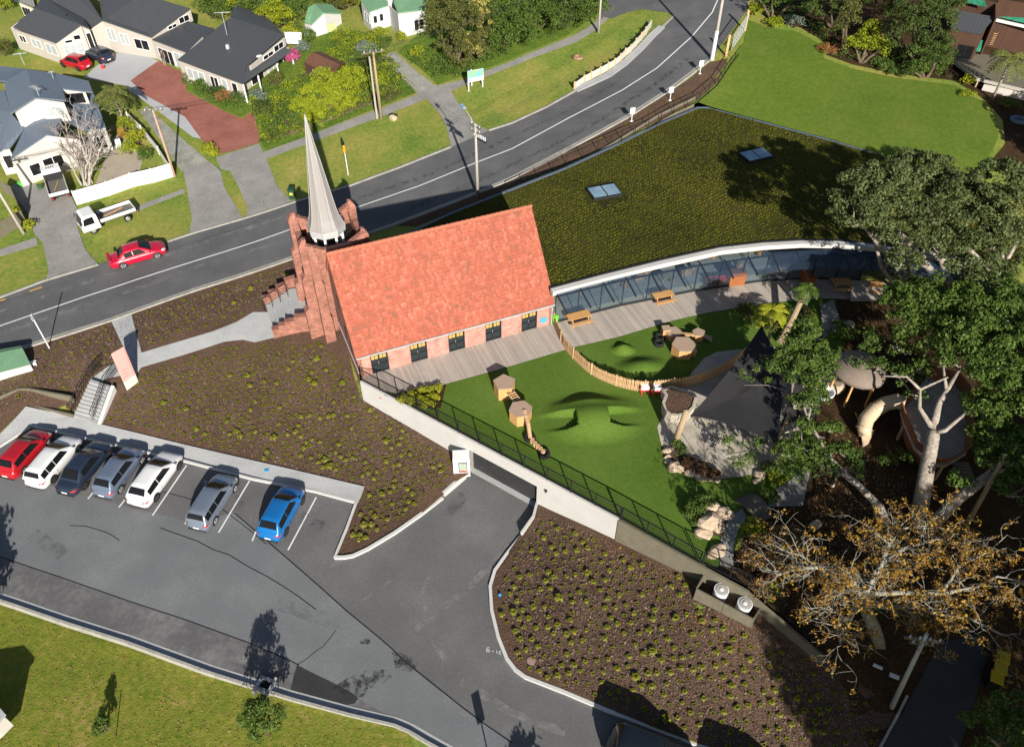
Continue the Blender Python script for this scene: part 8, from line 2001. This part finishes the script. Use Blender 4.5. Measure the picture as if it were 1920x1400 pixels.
def bedpoints(poly, step, rot, jit=.11, skip=.09):
    w_ = [PG(a, b_) for a, b_ in poly]; xs = [p.x for p in w_]; ys = [p.y for p in w_]; cx, cy = sum(xs)/len(xs), sum(ys)/len(ys); Rm = 45
    A_, B_ = np.meshgrid(np.arange(-Rm, Rm, step), np.arange(-Rm, Rm, step*.92)); B_ = B_.copy(); A_ = A_ + (np.arange(A_.shape[0]) % 2)[:, None]*step/2
    A_, B_ = A_.ravel(), B_.ravel(); x = cx + A_*math.cos(rot) - B_*math.sin(rot) + NR.normal(0, jit*step, A_.size); y = cy + A_*math.sin(rot) + B_*math.cos(rot) + NR.normal(0, jit*step, A_.size)
    k = inpoly(x, y, w_) & (NR.random(A_.size) > skip); return np.column_stack([x[k], y[k]])
BEDS = [([(90,648),(205,612),(222,675),(150,735),(60,735),(0,765),(0,720),(60,700),(70,660)], .85, .2, 'bark bed left of the church path'),
 ([(262,590),(370,552),(480,518),(545,500),(545,535),(500,555),(495,575),(440,598),(390,618),(272,655)], .80, .25, 'bark bed between the road and the church path'),
 ([(262,700),(340,678),(430,650),(470,652),(525,640),(592,645),(620,655),(645,690),(663,735),(760,808),(845,862),(850,888),(820,922),(740,982),(690,1012),(648,1034),(668,985),(690,925),(680,905),(480,858),(320,820),(200,788),(222,735)], .56, .3, 'bark bed between the church and the car park'),
 ([(1015,975),(1085,1000),(1160,1030),(1240,1068),(1300,1095),(1340,1145),(1430,1200),(1520,1240),(1640,1330),(1640,1400),(1500,1400),(1480,1440),(1330,1392),(1150,1325),(1065,1288),(1000,1262),(965,1230),(948,1190),(936,1145),(932,1102),(945,1072),(985,1015)], .66, .1, 'bark bed right of the driveway')]
pts_all = []
for poly, st_, rot, lab in BEDS:
    q = bedpoints(poly, st_, rot)
    for x, y in q: pts_all.append((x, y, lab))
extra = bedpoints([(955,344),(1060,294),(1120,262),(1180,229),(1250,188),(1290,170),(1240,205),(1150,248),(1070,292),(970,336)], .95, .4)
for x, y in extra: pts_all.append((x, y, 'narrow bark bed beside the road bend'))
XY = np.array([(p[0], p[1]) for p in pts_all]); keepm = np.ones(len(XY), bool)
def clear(poly):
    global keepm
    w_ = [PG(a, b_) for a, b_ in poly]; keepm &= ~inpoly(XY[:, 0], XY[:, 1], w_)
clear(PATH); clear([(495,560),(560,510),(600,640),(520,640)]); clear([(215,655),(262,700),(245,750),(215,735)]); clear([(1295,1050),(1300,1140),(1440,1215),(1470,1150)])
pts_all = [p for p, k in zip(pts_all, keepm) if k]; XY = XY[keepm]; Z_ = Gn(XY) + .03
# nearest to the camera show largest
dist = np.sqrt(XY[:, 0]**2 + XY[:, 1]**2 + (HC - Z_)**2); nsz = NR.uniform(.62, 1.12, len(XY))*np.where(NR.random(len(XY)) < .05, 1.45, 1.0)
order = np.argsort(dist / nsz)
for n_, i in enumerate(order[:300]):
    o = tm[n_ % 4] if n_ < 4 else tm[n_ % 4].copy()
    if n_ >= 4: COL.objects.link(o)
    o.location = (XY[i, 0], XY[i, 1], Z_[i]); s_ = nsz[i]; o.scale = (s_, s_, s_); o.rotation_euler = (0, 0, NR.uniform(0, 6.28))
    tag(o, ('small low' if s_ < .75 else 'broad round' if s_ > 1.06 else 'middling') + ' lime green tussock in the ' + pts_all[i][2], 'tussock', 'tussocks in the ' + pts_all[i][2])
rest = order[300:]; VV, FF = [], []; off = 0
base_v = [np.array(tuft_mesh(28, .22, .14, s_).v) for s_ in range(4)]; bf = [tuft_mesh(28, .22, .14, s_).f for s_ in range(4)]
allV, allF = [], []
for i in rest:
    k = i % 4; a = NR.uniform(0, 6.28); s_ = nsz[i]; Rm_ = np.array([[math.cos(a), -math.sin(a), 0],[math.sin(a), math.cos(a), 0],[0,0,1]])
    v = base_v[k] @ Rm_.T * s_ + np.array([XY[i, 0], XY[i, 1], Z_[i]])
    tri = [t3 for f in bf[k] for t3 in ([f] if len(f) == 3 else [(f[0], f[1], f[2]), (f[0], f[2], f[3])])]
    allV.append(v); allF.append(np.array(tri) + off); off += len(v)
print('tussocks', len(order))
o = raw('tussock_rows', np.concatenate(allV), np.concatenate(allF), m_tuss, None, kind='stuff'); tag(o, 'the remaining smaller lime green tussocks planted across the bark beds', 'tussocks')
# fallen leaves
def scatter(name, label, poly, n, mat, size, dz=.04, surf=None):
    w_ = [PG(a, b_, 0, surf or G) for a, b_ in poly]; xs = [p.x for p in w_]; ys = [p.y for p in w_]
    x = NR.uniform(min(xs), max(xs), n*3); y = NR.uniform(min(ys), max(ys), n*3); k = inpoly(x, y, w_); x, y = x[k][:n], y[k][:n]
    z = Gn(np.column_stack([x, y])) + dz if surf is None else np.full(len(x), surf(0,0)+dz)
    c = np.column_stack([x, y, z]); n = len(c); a = NR.uniform(0, 6.28, n); s = size*NR.uniform(.5, 1.3, n)
    da = np.column_stack([np.cos(a)*s, np.sin(a)*s, NR.normal(0,.3,n)*s]); db = np.column_stack([-np.sin(a)*s*.7, np.cos(a)*s*.7, NR.normal(0,.3,n)*s])
    c[:, 2] += s*.3
    V = np.stack([c-da, c-db, c+da, c+db], 1).reshape(-1, 3); F = (np.arange(n)*4)[:, None] + np.arange(4)[None]
    return tag(raw(name, V, F, mat, None, kind='stuff'), label, 'leaves')
scatter('fallen_leaves', 'orange fallen leaves scattered below the timber wall and autumn tree', [(1020,970),(1160,1022),(1300,1095),(1340,1150),(1430,1200),(1600,1290),(1640,1400),(1450,1300),(1300,1180),(1150,1060)], 1500, lm_aut, .055)
scatter('fallen_leaves', 'dry brown leaves scattered on the rough lawn', [(0,1150),(300,1240),(700,1370),(760,1400),(760,1440),(0,1440)], 1500, leafmat('dry_leaf', [(.20,.12,.05),(.34,.22,.11)]), .05, .13)
scatter('fallen_leaves', 'brown leaf litter on the shaded slope under the big trees', [(1560,780),(1700,900),(1700,1100),(1560,1150),(1420,1110),(1520,960)], 2500, bpy.data.materials['dry_leaf'], .06)
scatter('bark_chips', 'loose coarse bark chips strewn over the big planted bed', [(262,700),(592,645),(845,862),(740,982),(690,925),(480,858),(200,788)], 9000, leafmat('bark_chip', [(.06,.042,.032),(.16,.115,.088),(.25,.18,.135)]), .07, .035)
scatter('bark_chips', 'loose coarse bark chips strewn over the bed right of the driveway', [(1015,960),(1300,1095),(1640,1330),(1640,1400),(1330,1392),(1000,1262),(932,1102)], 9000, bpy.data.materials['bark_chip'], .07, .035)
scatter('bark_chips', 'loose coarse bark chips strewn over the bed beside the road', [(90,648),(545,500),(545,535),(272,655),(150,735),(0,765),(0,720)], 5000, bpy.data.materials['bark_chip'], .07, .035)
print('objects', len(bpy.data.objects))
